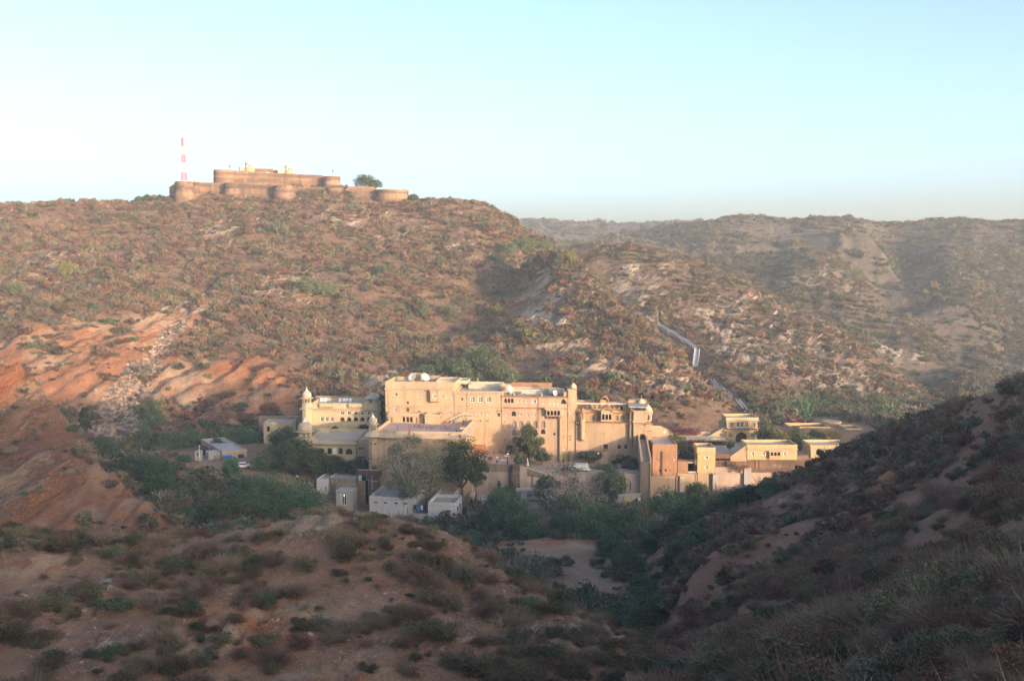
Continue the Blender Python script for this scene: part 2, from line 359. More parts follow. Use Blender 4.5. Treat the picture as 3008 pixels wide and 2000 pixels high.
PLACED = [(770,1885,60,90,1.35,'olive'),(800,1960,55,90,.8,'olive'),(620,1650,70,100,1.1,'olive'),(560,1625,70,100,.8,'dusk'),(700,1700,70,95,.9,'olive'),(450,1700,70,95,.95,'dry'),(215,1650,70,100,.8,'olive'),(70,1565,80,110,1.0,'olive'),(180,1570,80,110,1.0,'olive'),(330,1570,80,110,.9,'dusk'),(480,1575,80,110,.9,'olive'),
    (780,1640,70,100,.75,'dusk'),(1090,1545,70,100,.75,'cactus'),(1262,1555,70,100,.8,'cactus'),(1125,1552,70,100,.5,'cactus'),(1275,1610,70,100,.95,'olive'),(1310,1650,70,100,.8,'olive'),(1450,1770,60,95,.55,'cactus'),(1480,1800,60,95,.45,'cactus'),(1215,1710,65,95,.75,'dry'),(1390,1690,65,95,.6,'dusk'),(1530,1735,65,95,.6,'olive'),
    (870,1500,80,110,.9,'dry'),(930,1495,80,110,1.0,'dry'),(1000,1500,80,110,.9,'dry'),(780,1535,80,110,.8,'dry'),(700,1545,80,110,.85,'dry'),(640,1560,80,110,.8,'olive'),(560,1570,80,110,.9,'dry'),(1130,1520,80,110,.6,'dry'),(1200,1535,80,110,.55,'dry'),
    (1080,1960,50,80,.8,'olive'),(1200,1970,50,80,.9,'dry'),(1320,1870,60,85,.65,'olive'),(1230,1850,60,85,.5,'dry'),(1060,1850,60,85,.7,'dry'),(500,1960,50,80,.5,'olive'),(150,1960,50,80,1.2,'dry'),(120,1880,55,85,.9,'olive'),(330,1830,60,90,.7,'dry'),(90,1800,60,90,.8,'dry'),(520,1800,60,90,.6,'dusk'),(600,1820,60,90,.6,'dry'),(940,1780,65,90,.5,'dry'),
    (1470,1950,55,80,1.0,'dry'),(1700,1950,55,85,1.0,'dry'),(1620,1920,55,85,.9,'olive'),(1560,1960,55,85,.9,'green'),(1800,1985,50,80,1.0,'dusk'),
    (2590,1520,100,150,1.5,'green'),(2200,1600,100,165,1.3,'green'),(2320,1660,90,140,1.2,'green'),(2150,1735,80,130,1.4,'green'),(2480,1580,90,140,1.2,'dusk'),(2950,1520,70,100,1.2,'green'),(2210,1580,100,160,.9,'cactus')]

for ax, ay, bx_, by in ((1872,924,1968,980),(1968,980,2044,1031),(2048,1030,2042,1078),(2092,1122,2146,1173),(2166,1182,2198,1222)):
    p_, q_ = W_on(ax, ay, 400, 690), W_on(bx_, by, 400, 690)
    for t_ in np.linspace(0, 1, 14):
        c_ = p_.lerp(q_, t_); r_ = c_.xy.normalized(); c2 = c_.xy-r_*3; CLEAR.append((min(c_.x, c2.x)-2.6, max(c_.x, c2.x)+2.6, min(c_.y, c2.y)-5, max(c_.y, c2.y)+3))

_az = [0.0]; st_ = .075
while _az[-1] < 29: _az.append(_az[-1]+st_)
while _az[-1] < 130: st_ = min(st_*1.06, 2.0); _az.append(_az[-1]+st_)
_azr = np.array(_az); _azl = _azr[_azr < 80]
AZ = np.concatenate([-_azl[:0:-1], _azr])
RR = [6.0]
while RR[-1] < 2600: RR.append(RR[-1]*(1.0062 if RR[-1] < 1250 else 1.014))
RR = np.array(RR)
AR = np.radians(AZ)
GX = np.sin(AR)[None, :]*RR[:, None]; GY = np.cos(AR)[None, :]*RR[:, None]
GZ, GI = height(GX.ravel(), GY.ravel()); GZ = GZ.reshape(GX.shape); GI = GI.reshape(GX.shape)
NR, NA = GX.shape
# running horizon along each bearing: what the camera sees
TAN = GZ/RR[:, None]
HOR = np.maximum.accumulate(TAN, axis=0)
def seen(x, y, ztop, slack=.0):
    az = np.degrees(np.arctan2(x, y)); r = np.hypot(x, y)
    j = np.clip(np.searchsorted(AZ, az), 0, NA-1); i = np.clip(np.searchsorted(RR, r)-2, 0, NR-1)
    return ztop/r >= HOR[i, j]-slack
# ---- what the ground is made of, by place
fx, fy = GX.ravel(), GY.ravel()
RED, ROCK, SCREE, GRASS = masks(fx, fy)
ATT = {'red': RED, 'rock': ROCK, 'scree': SCREE, 'pale': GRASS}

# ---- ground material
def ground_material(name, soil_a, soil_b, rock_c, veg_c, sc, rock_amt, red_amt, veg_amt, red_k=1.0):
    m = NT(name); p = m.pos()
    sep = m.N('SeparateXYZ', inp={0: p})
    s_ = m.math('SUBTRACT', sep.outputs[2], m.math('MULTIPLY', sep.outputs[0], .62))
    warp = m.noise(p, .06*sc, 3)
    s_ = m.math('ADD', s_, m.math('MULTIPLY', warp, 6.0/sc))
    cv = m.N('CombineXYZ', inp={0: m.math('MULTIPLY', s_, .9), 1: m.math('MULTIPLY', sep.outputs[1], .10), 2: m.math('MULTIPLY', sep.outputs[2], .12)}).outputs[0]
    strata = m.noise(cv, .62*sc, 5, .65)
    n1 = m.noise(p, .09*sc, 5, .65); n2 = m.noise(p, .55*sc, 6, .7); n3 = m.noise(p, 2.6*sc, 5, .7)
    soil = m.mix(m.ramp(n1, [(.35, 0), (.65, 1)]), soil_a, soil_b)
    soil = m.mix(m.math('MULTIPLY', m.ramp(n2, [(.42, 0), (.62, 1)]), veg_amt), soil, veg_c)
    redc = m.mix(m.ramp(strata, [(.35, 0), (.7, 1)]), (.32, .115, .050), (.49, .245, .118))
    redc = m.mix(m.ramp(n1, [(.48, 0), (.62, .8)]), redc, (.48, .35, .225))
    cracks = m.ramp(strata, [(.30, 1), (.40, 0)])
    redc = m.mix(m.math('MULTIPLY', cracks, .6), redc, (.13, .060, .035))
    if red_k != 1: redc = m.mix(1.0, redc, (red_k, red_k*.92, red_k*.88), 'MULTIPLY')
    redm = m.math('ADD', m.math('MULTIPLY', m.attr('red'), 1.5), m.math('SUBTRACT', m.math('MULTIPLY', n1, red_amt), .45), True)
    redm = m.math('MULTIPLY', redm, m.ramp(n2, [(.25, .35), (.5, 1)]))
    c = m.mix(redm, soil, redc)
    rk = m.mix(m.ramp(n3, [(.3, 0), (.7, 1)]), tuple(v*.62 for v in rock_c), rock_c)
    rk = m.mix(m.ramp(strata, [(.32, .85), (.46, 0)]), rk, (.11, .075, .055))
    rm = m.math('ADD', m.math('MULTIPLY', m.attr('rock'), .26), m.math('MULTIPLY', strata, .55))
    rm = m.math('ADD', rm, m.math('MULTIPLY', n2, .5))
    rm = m.ramp(rm, [(rock_amt, 0), (rock_amt+.06, 1)])
    c = m.mix(rm, c, rk)
    vor = m.N('TexVoronoi', inp={'Vector': p, 'Scale': .9*sc})
    st = m.mix(vor.outputs['Color'], (.24, .17, .12), (.52, .38, .27))
    st = m.mix(m.ramp(vor.outputs['Distance'], [(.35, 0), (.62, .75)]), st, (.09, .065, .05))
    c = m.mix(m.ramp(m.math('ADD', m.attr('scree'), m.math('MULTIPLY', n2, .5)), [(.62, 0), (.78, 1)]), c, st)
    c = m.mix(m.math('MULTIPLY', m.attr('pale'), m.ramp(n2, [(.3, .5), (.6, 1)])), c, m.mix(n3, (.28, .175, .105), (.42, .28, .175)))
    peb = m.N('TexVoronoi', inp={'Vector': p, 'Scale': 3.2*sc})
    c = m.mix(m.ramp(m.math('ADD', peb.outputs['Distance'], m.math('MULTIPLY', n2, -.35)), [(.0, .7), (.07, 0)]), c, m.mix(.5, rock_c, (.55, .45, .36)))
    m.col(c)
    h = m.math('ADD', m.math('MULTIPLY', strata, m.math('ADD', .4, m.math('MULTIPLY', rm, .9))), m.math('ADD', m.math('MULTIPLY', n2, .9), m.math('MULTIPLY', n3, .4)))
    m.bump(h, .9, 1.0/sc)
    return m.mat
HMAT = {
 'fort_hill': ground_material('earth_rock_far', (.215, .128, .080), (.275, .168, .108), (.50, .39, .29), (.135, .086, .056), .55, .70, .85, .95),
 'stairway_hill': ground_material('earth_rock_spur', (.185, .118, .080), (.225, .150, .105), (.44, .37, .29), (.125, .085, .060), .5, .73, .6, .9),
 'far_hills': ground_material('earth_rock_range', (.150, .116, .088), (.190, .145, .110), (.42, .37, .31), (.100, .082, .060), .35, .70, .45, .95),
 'foreground_knoll': ground_material('earth_rock_near', (.265, .142, .088), (.345, .182, .112), (.47, .345, .25), (.18, .115, .074), 1.6, .74, 1.05, .65),
 'near_slope': ground_material('earth_rock_slope', (.235, .120, .076), (.31, .142, .085), (.46, .34, .26), (.155, .100, .066), 1.5, .75, 1.3, .65, .85),
 'left_spur': ground_material('earth_rock_cut', (.20, .088, .052), (.25, .115, .070), (.30, .195, .130), (.12, .075, .05), 1.0, .74, 1.0, .8, .70),
 'valley_ground': ground_material('valley_earth', (.26, .148, .092), (.35, .195, .118), (.46, .34, .25), (.12, .095, .056), 1.2, .80, 1.1, .6)}
HMAT['distant_ridge'] = HMAT['far_hills']
LBL = {'fort_hill': 'brown rocky hill with thin scrub below the fort', 'stairway_hill': 'rocky spur behind the gatehouse with a stairway up its flank', 'distant_ridge': 'lowest and farthest hazy ridge on the skyline',
       'far_hills': 'grey scrub covered hills right of the fort hill', 'foreground_knoll': 'near stony knoll with scattered bushes in shade', 'near_slope': 'dark scrub covered slope in shade at the right',
       'left_spur': 'cut red earth and rock spur at the left', 'valley_ground': 'shaded earth floor of the valley'}
fid = GI[:-1, :-1].ravel()
ii, jj = np.meshgrid(np.arange(NR-1), np.arange(NA-1), indexing='ij')
quads = np.stack([ii*NA+jj, ii*NA+jj+1, (ii+1)*NA+jj+1, (ii+1)*NA+jj], -1).reshape(-1, 4)
KEEP = ~((np.abs(AZ[:-1])[None, :] > 36) & (RR[:-1] > 460)[:, None]).ravel()
VERT = np.stack([fx, fy, GZ.ravel()], -1)
for hi, hn in enumerate(HN):
    q = quads[(fid == hi) & KEEP]
    if not len(q): continue
    uq, inv = np.unique(q.ravel(), return_inverse=True)
    me = bpy.data.meshes.new(hn)
    me.vertices.add(len(uq)); me.vertices.foreach_set('co', VERT[uq].astype(np.float32).ravel())
    me.loops.add(len(inv)); me.loops.foreach_set('vertex_index', inv.astype(np.int32))
    me.polygons.add(len(q)); me.polygons.foreach_set('loop_start', (np.arange(len(q))*4).astype(np.int32))
    me.polygons.foreach_set('use_smooth', np.ones(len(q), bool))
    me.update(calc_edges=True)
    for k, a in ATT.items():
        at = me.attributes.new(k, 'FLOAT', 'POINT'); at.data.foreach_set('value', a[uq].astype(np.float32))
    me.materials.append(HMAT[hn])
    tag(link_mesh(hn, me), LBL[hn], None, None, 'structure')
print('terrain', NR, NA, GZ.ravel()[:].max(), VERT[np.unique(quads[KEEP])][:, 2].min())
# ---- the evening haze that fades the far hills
hz = MB(); hz.box(-2750, 2750, -520, 2750, -215, 92)
hm = bpy.data.materials.new('haze_air'); hm.use_nodes = True
hn_ = hm.node_tree; hn_.nodes.remove(hn_.nodes['Principled BSDF'])
pv = hn_.nodes.new('ShaderNodeVolumePrincipled'); hn_.links.new(pv.outputs[0], hn_.nodes['Material Output'].inputs['Volume'])
pv.inputs['Color'].default_value = (.80, .92, 1, 1); pv.inputs['Density'].default_value = .00023; pv.inputs['Anisotropy'].default_value = .1
tag(hz.build('haze', hm), 'pale blue haze over the far hills', None, None, 'stuff')
# ------------------------------------------------------------------ leaves, shrubs
def leaf_material(name, c1, c2, hue=.25):
    m = NT(name)
    g = m.N('NewGeometry'); oi = m.N('ObjectInfo')
    cl = m.ramp(m.noise(g.outputs['Position'], .55, 2, .5), [(.36, 0), (.64, 1)])
    f = m.math('ADD', m.math('MULTIPLY', g.outputs['Random Per Island'], .75-hue), m.math('ADD', m.math('MULTIPLY', oi.outputs['Random'], hue), m.math('MULTIPLY', cl, .35)), True)
    c = m.mix(f, c1, c2)
    hs = m.N('HueSaturation', inp={'Color': c, 'Hue': m.math('ADD', .475, m.math('MULTIPLY', oi.outputs['Random'], .04)), 'Value': m.math('ADD', .75, m.math('MULTIPLY', oi.outputs['Random'], .5))})
    m.col(hs.outputs[0]); m.p.inputs['Roughness'].default_value = .8
    return m.mat
LM = {'dry': leaf_material('dry_twigs', (.145, .100, .070), (.27, .190, .135)), 'olive': leaf_material('olive_leaves', (.078, .072, .038), (.165, .148, .082)),
      'green': leaf_material('green_leaves', (.036, .062, .034), (.088, .122, .066)), 'rust': leaf_material('rust_leaves', (.115, .062, .042), (.215, .122, .082)),
      'lime': leaf_material('yellow_green_leaves', (.10, .105, .030), (.20, .185, .065)), 'cactus': leaf_material('cactus_stems', (.075, .080, .035), (.16, .15, .075)),
      'dusk': leaf_material('grey_green_leaves', (.062, .074, .050), (.135, .140, .100)), 'purple': leaf_material('bougainvillea', (.14, .030, .050), (.26, .07, .085))}
WOOD = NT('bark').col((.15, .115, .09)).mat
PALEWOOD = NT('pale_bark').col((.34, .29, .24)).mat

def leaf_cloud(rg, cen, rad, n, size, flat=.35, long=1.0):
    """n small rhombic leaves scattered through the ellipsoid cen, rad -> verts, faces (numpy)"""
    d = rg.normal(size=(n, 3)); d /= np.linalg.norm(d, axis=1)[:, None]
    rr = rg.random(n)**(.42)
    p = np.array(cen)+d*rr[:, None]*np.array(rad)
    nrm = d*.6+rg.normal(size=(n, 3))*.8; nrm[:, 2] += flat; nrm /= np.linalg.norm(nrm, axis=1)[:, None]
    t = np.cross(nrm, rg.normal(size=(n, 3))); t /= np.linalg.norm(t, axis=1)[:, None]; b = np.cross(nrm, t)
    s = size*(.6+.8*rg.random(n))[:, None]
    return np.stack([p-t*s*long, p-b*s*.5, p+t*s*long, p+b*s*.5], 1).reshape(-1, 3)
def twigs(rg, n, h, spread, w, lift=.55, base=.12):
    """thin bent slivers rising from the root"""
    a = rg.random(n)*2*math.pi; e = lift+(1-lift)*rg.random(n)**.8
    dirv = np.stack([np.cos(a)*np.sqrt(np.clip(1-e*e, 0, 1)), np.sin(a)*np.sqrt(np.clip(1-e*e, 0, 1)), e], 1)
    L = h*(.45+.55*rg.random(n))[:, None]*np.array([spread, spread, 1.0])
    o = np.stack([np.cos(a), np.sin(a), 0*a], 1)*base*rg.random(n)[:, None]
    st = (rg.random(n)**.7)[:, None]*.85
    out = dirv*np.array([spread, spread, 1.0])*.8+rg.normal(size=(n, 3))*.55; out[:, 2] += .15
    p0 = o+dirv*L*st; p2 = p0+out*h*(.16+.26*rg.random(n))[:, None]; p1 = (p0+p2)/2+rg.normal(size=(n, 3))*.035*h
    p0[:, 2] = np.maximum(p0[:, 2], -.03)
    side = np.cross(dirv, rg.normal(size=(n, 3))); side /= np.linalg.norm(side, axis=1)[:, None]
    s = side*w*(.6+.8*rg.random(n))[:, None]
    return np.stack([p0-s, p1-s*.8, p2, p1+s*.8], 1).reshape(-1, 3)
def quads_mesh(name, parts, mats):
    """parts: [(verts (4n,3), material index)]"""
    v = np.concatenate([p[0] for p in parts]); nq = len(v)//4
    me = bpy.data.meshes.new(name)
    me.vertices.add(len(v)); me.vertices.foreach_set('co', v.astype(np.float32).ravel())
    me.loops.add(len(v)); me.loops.foreach_set('vertex_index', np.arange(len(v), dtype=np.int32))
    me.polygons.add(nq); me.polygons.foreach_set('loop_start', (np.arange(nq)*4).astype(np.int32))
    for m in mats: me.materials.append(m)
    me.polygons.foreach_set('material_index', np.concatenate([np.full(len(p[0])//4, p[1], np.int32) for p in parts]))
    me.update(calc_edges=True); return me
def shrub_mesh(kind, seed, lod):
    rg = np.random.default_rng(seed); k = 1.0 if lod == 0 else .26; sz = 1.0 if lod == 0 else 3.0
    parts = []
    if kind == 'cactus':
        n = 46; a = rg.random(n)*6.28; r = .75*np.sqrt(rg.random(n)); h = .7+.5*rg.random(n)-.35*r
        mb = MB()
        for i in range(n):
            x, y = r[i]*math.cos(a[i]), r[i]*math.sin(a[i]); l = .28*r[i]
            mb.tube((x, y, -.1), (x+math.cos(a[i])*l, y+math.sin(a[i])*l, h[i]), .045, .035, 5)
        return mb.mesh('shrub', [LM['cactus']])
    nl = 8 if lod == 0 else 5
    tw = twigs(rg, int((1500 if kind == 'dry' else 520)*k), 1.0, 1.2, (.011 if lod == 0 else .014)*sz, .12)
    parts.append((tw, 0))
    if kind != 'dry':
        for i in range(nl):
            a = rg.random()*6.28; r = .75*math.sqrt(rg.random()); q = .2+.3*rg.random()
            parts.append((leaf_cloud(rg, (r*math.cos(a), r*math.sin(a), .30+.5*rg.random()*(1-.5*r)), (q, q, q*.8), int(270*k), .046*sz), 1))
        parts.append((leaf_cloud(rg, (0, 0, .25), (.7, .7, .30), int(340*k), .046*sz), 1))
    else:
        [parts.append((leaf_cloud(rg, (1.3*rg.random()-.65, 1.3*rg.random()-.65, .25+.4*rg.random()), (.35, .35, .28), int(170*k), .022*sz, .1, 1.5), 1)) for _ in range(5)]
    return quads_mesh('shrub', parts, [LM['dry'], LM[kind] if kind != 'dry' else LM['dry']])
KINDS = ['dry', 'olive', 'green', 'rust', 'dusk', 'lime', 'cactus']
PROTO = {(k, l): [shrub_mesh(k, 100+i*7+l*50+j, l) for j in range(3 if l == 0 else 2)] for i, k in enumerate(KINDS) for l in (0, 1)}


cell = (RR[1:]-RR[:-1])[:, None]*(RR[:-1]*np.radians(AZ[1]-AZ[0]+0)) [:, None]*np.ones((1, NA-1))
cell = (RR[1:]-RR[:-1])[:, None]*RR[:-1][:, None]*np.radians(AZ[1:]-AZ[:-1])[None, :]
dzr = (GZ[1:, :-1]-GZ[:-1, :-1])/(RR[1:]-RR[:-1])[:, None]; dza = (GZ[:-1, 1:]-GZ[:-1, :-1])/(RR[:-1][:, None]*np.radians(AZ[1:]-AZ[:-1])[None, :])
CELL = (cell*np.clip(1+1.6*(np.sqrt(1+dzr**2+dza**2)-1), 1, 2.6)).ravel(); CI = ii.ravel()*NA+jj.ravel()
inview = (np.abs(AZ[:-1])[None, :] < 30)*np.ones((NR-1, 1), bool); INV = inview.ravel()
# per hill: density per m2, mean radius, spread, kind weights, wavelength of clumping
SCAT = {'fort_hill': (.25, 1.3, .58, dict(olive=.26, green=.12, rust=.32, dry=.18, dusk=.12), 20),
        'stairway_hill': (.22, 1.1, .5, dict(olive=.34, green=.16, rust=.18, dry=.12, dusk=.20), 30),
        'far_hills': (.15, 1.5, .5, dict(olive=.35, green=.25, rust=.1, dry=.05, dusk=.25), 60),
        'distant_ridge': (.008, 3.0, .4, dict(olive=.4, green=.4, dusk=.2), 90),
        'foreground_knoll': (.78, .54, .58, dict(dry=.36, olive=.36, rust=.06, green=.09, dusk=.13), 9),
        'near_slope': (.95, .74, .55, dict(dry=.36, olive=.24, rust=.20, green=.11, dusk=.09), 10),
        'left_spur': (.12, .95, .55, dict(olive=.38, green=.30, dry=.28, lime=.04), 12),
        'valley_ground': (.11, 1.9, .5, dict(green=.55, olive=.18, dusk=.2, dry=.07), 20)}
PTS = []                                           # x, y, z, radius, kind, hill, seed
for hi, hn in enumerate(HN):
    den, rad, spr, kw, wl = SCAT[hn]
    msk = (fid == hi) & INV & KEEP
    idx = np.nonzero(msk)[0]
    x = fx[CI[idx]]; y = fy[CI[idx]]
    d = den*np.clip(.80+(1.2 if hn in ('far_hills', 'distant_ridge') else 2.1)*fbm(x, y, wl, 3, 70+hi), .12, 2.4)
    if hn == 'near_slope': d = d*np.clip(1.9-np.hypot(x, y)/85, .62, 1.5)
    d = d*(1-.93*np.clip(SCREE.ravel()[CI[idx]]*1.4, 0, 1))*(1-.85*np.clip(GRASS.ravel()[CI[idx]]*1.2, 0, 1))*(1-.3*np.clip(ROCK.ravel()[CI[idx]], 0, 1))*(1-.86*np.clip(RED.ravel()[CI[idx]]*1.25, 0, 1))
    w = d*CELL[idx]; n = rng.poisson(w.sum()*.98)
    ch = rng.choice(idx, n, p=w/w.sum())
    i = CI[ch]//NA; j = CI[ch] % NA
    r = RR[i]+(RR[i+1]-RR[i])*rng.random(n); a = AR[j]+(AR[j+1]-AR[j])*rng.random(n)
    x = np.sin(a)*r; y = np.cos(a)*r
    z = GZ[i, j]+(GZ[i+1, j]-GZ[i, j])*.5
    sc = rad*np.exp(rng.normal(size=n)*spr)
    sc = np.clip(sc, rad*.35, rad*2.6)
    kd = rng.choice(list(kw), n, p=np.array(list(kw.values()))/sum(kw.values()))
    ok = seen(x, y, z+sc*1.4, .010 if hn in ('far_hills', 'distant_ridge') else .004) & (r > 17)
    sc = np.where(r < 42, sc*.8, sc)
    for x0, x1, y0, y1 in CLEAR: ok &= ~((x > x0) & (x < x1) & (y > y0) & (y < y1))
    for t in zip(x[ok], y[ok], z[ok], sc[ok], kd[ok], [hn]*int(ok.sum())): PTS.append(t)
# shrubs placed where the photograph shows a remarkable one: px, py (its middle), depth range, radius, kind
for px, py, Y0, Y1, sr, kd in PLACED:
    p = W_on(px, py+10, Y0, Y1); PTS.append((p.x, p.y, p.z-.1, sr, kd, 'placed'))
print('shrubs', len(PTS))
PX = np.array([proj(p[0], p[1], p[2]+.5*p[3]) for p in PTS]); DIST = np.array([math.hypot(p[0], p[1]) for p in PTS])
SIZE = np.array([p[3] for p in PTS])/DIST
vis = (PX[:, 0] > 10) & (PX[:, 0] < 2998) & (PX[:, 1] > 0) & (PX[:, 1] < 1990)
vis &= seen(np.array([p[0] for p in PTS]), np.array([p[1] for p in PTS]), np.array([p[2]+p[3]*.7 for p in PTS]), 0)
order = np.argsort(-np.where(vis, SIZE, -1))
NSINGLE = 290
single = set(order[:NSINGLE].tolist()) | {k for k, p in enumerate(PTS) if p[5] == 'placed'}
ORD = ['', 'second ', 'third ', 'fourth ', 'fifth ', 'sixth ', 'seventh ', 'eighth ', 'ninth ', 'tenth ']
KW = {'dry': 'bare grey-brown bush', 'olive': 'dull olive-green bush', 'green': 'dark green bush', 'rust': 'reddish-brown dry bush', 'dusk': 'dusty grey-green bush', 'lime': 'bright yellow-green bush', 'cactus': 'upright cactus clump'}
def where(k):
    x, y = PX[k]; d = DIST[k]; hn = PTS[k][5]
    if d > 190: return 'far side of the valley' if y < 1250 else 'the valley floor'
    if x < 1750 and d > 88 and y < 1640: return 'the near knoll crest'
    if x < 2000 and y > 1480 and d < 100 and hn != 'near_slope':
        return ('the lower edge' if y > 1850 else 'the middle' if y > 1690 else 'the upper part')+' of the near knoll'
    if d < 42: return 'the bottom right corner'
    if d < 62: return 'the slope above that corner'
    if d < 95: return 'the middle right slope'
    return 'the upper right slope'
clus = {}
for k in single:
    sz = 'large' if SIZE[k] > .019 else 'medium' if SIZE[k] > .0135 else 'small'
    clus.setdefault((sz, PTS[k][4], where(k)), []).append(k)
for (sz, kd, wh), ks in clus.items():
    ks.sort(key=lambda k: PX[k][0])
    for n, k in enumerate(ks):
        x, y, z, s, _, hn = PTS[k]
        o = link_mesh('shrub', PROTO[(kd, 0)][k % 3])
        o.location = (x, y, z-.06*s); q = .8+.5*random.random(); o.scale = (s*q, s/q, s*(.75+.4*random.random())); o.rotation_euler = (0, 0, random.random()*6.28)
        m = len(ks)
        if m == 1: q = f'only {sz} {KW[kd]} on {wh}'
        elif n == m-1: q = f'rightmost {sz} {KW[kd]} on {wh}'
        elif n < 10 and n <= m/2: q = f'{ORD[n]}{sz} {KW[kd]} from left on {wh}' if n else f'leftmost {sz} {KW[kd]} on {wh}'
        elif m-1-n < 10: q = f'{ORD[m-1-n]}{sz} {KW[kd]} from right on {wh}'
        else: q = f'{sz} {KW[kd]} midway along {wh}'
        tag(o, q, 'shrub', 'shrubs on the near slopes')
# all the other scrub, and the loose stones, each as one scattered mass
def scatter(name, label, protos, P, rot, size, which):
    pc = bpy.data.collections.new(name+'_kinds')
    for n, me in enumerate(protos): pc.objects.link(bpy.data.objects.new('%03d_%s' % (n, name), me))
    me = bpy.data.meshes.new(name); me.from_pydata([tuple(p) for p in P], [], [])
    me.attributes.new('turn', 'FLOAT_VECTOR', 'POINT').data.foreach_set('vector', np.asarray(rot, np.float32).ravel())
    me.attributes.new('size', 'FLOAT_VECTOR', 'POINT').data.foreach_set('vector', np.asarray(size, np.float32).ravel())
    me.attributes.new('which', 'INT', 'POINT').data.foreach_set('value', np.asarray(which, np.int32))
    o = tag(link_mesh(name, me), label, None, None, 'stuff')
    ng = bpy.data.node_groups.new(name, 'GeometryNodeTree')
    ng.interface.new_socket('Geometry', in_out='INPUT', socket_type='NodeSocketGeometry'); ng.interface.new_socket('Geometry', in_out='OUTPUT', socket_type='NodeSocketGeometry')
    N = ng.nodes; gi = N.new('NodeGroupInput'); go = N.new('NodeGroupOutput'); L = ng.links
    ci = N.new('GeometryNodeCollectionInfo'); ci.inputs[0].default_value = pc; ci.inputs['Separate Children'].default_value = True; ci.inputs['Reset Children'].default_value = True
    ip = N.new('GeometryNodeInstanceOnPoints'); ip.inputs['Pick Instance'].default_value = True
    def at(nm, ty):
        a = N.new('GeometryNodeInputNamedAttribute'); a.data_type = ty; a.inputs[0].default_value = nm; return a.outputs[0]
    e2 = N.new('FunctionNodeEulerToRotation'); L.new(at('turn', 'FLOAT_VECTOR'), e2.inputs[0])
    L.new(gi.outputs[0], ip.inputs['Points']); L.new(ci.outputs[0], ip.inputs['Instance']); L.new(at('which', 'INT'), ip.inputs['Instance Index'])
    L.new(e2.outputs[0], ip.inputs['Rotation']); L.new(at('size', 'FLOAT_VECTOR'), ip.inputs['Scale']); L.new(ip.outputs[0], go.inputs[0])
    o.modifiers.new('scatter', 'NODES').node_group = ng
rest = [k for k in range(len(PTS)) if k not in single]
def scrub(name, label, keys):
    protos = []; ix = {}
    for kd, l in sorted({(PTS[k][4], 0 if DIST[k] < 130 else 1) for k in keys}):
        for me in PROTO[(kd, l)]: ix.setdefault((kd, l), []).append(len(protos)); protos.append(me)
    n = len(keys); s = np.array([PTS[k][3] for k in keys]); q = .8+.5*rng.random(n)
    scatter(name, label, protos, [(PTS[k][0], PTS[k][1], PTS[k][2]-.06*PTS[k][3]) for k in keys], np.stack([0*s, 0*s, rng.random(n)*6.28], 1), np.stack([s*q, s/q, s*(.7+.45*rng.random(n))], 1), [random.choice(ix[(PTS[k][4], 0 if DIST[k] < 130 else 1)]) for k in keys])
scrub('hillside_scrub', 'scattered scrub covering the far hillsides', [k for k in rest if DIST[k] > 370])
scrub('undergrowth', 'low scrub and thicket on the near slopes and valley floor', [k for k in rest if DIST[k] <= 370])
# ---- stones, slabs and dry grass
def rock_material(name, c):
    m = NT(name); oi = m.N('ObjectInfo'); p = m.pos(); n = m.noise(p, 1.7, 5, .7); n2 = m.noise(p, .35, 3)
    q = m.mix(m.ramp(n, [(.3, 0), (.7, 1)]), tuple(v*.55 for v in c), c); q = m.mix(m.math('MULTIPLY', oi.outputs['Random'], .55), q, (.24, .13, .085)); q = m.mix(m.ramp(n2, [(.5, 0), (.65, .5)]), q, (.15, .11, .085)); m.col(q); m.bump(n, .7, .15); return m.mat
STONE_PALE = rock_material('pale_stone', (.42, .325, .245)); STONE_WARM = rock_material('warm_stone', (.50, .36, .25)); STRAW = leaf_material('dry_grass', (.20, .145, .085), (.40, .31, .19))
def rock_mesh(seed, mat, sq=(1, .8, .6), npt=13):
    rg = np.random.default_rng(seed); bm = bmesh.new()
    d = rg.normal(size=(npt, 3)); d /= np.linalg.norm(d, axis=1)[:, None]; d *= (.75+.35*rg.random(npt))[:, None]
    for p in d*np.array(sq): bm.verts.new(p)
    bmesh.ops.convex_hull(bm, input=bm.verts[:]); bmesh.ops.delete(bm, geom=[v for v in bm.verts if not v.link_faces], context='VERTS')
    bmesh.ops.bevel(bm, geom=bm.edges[:], offset=.05, segments=1, affect='EDGES')
    me = bpy.data.meshes.new('rock'); bm.to_mesh(me); bm.free(); me.materials.append(mat); return me
ROCKS = [rock_mesh(k, STONE_PALE) for k in range(5)]+[rock_mesh(20+k, STONE_WARM) for k in range(3)]
SLABS = [rock_mesh(40+k, STONE_WARM if k % 2 else STONE_PALE, (2.2, .8, .42), 16) for k in range(6)]
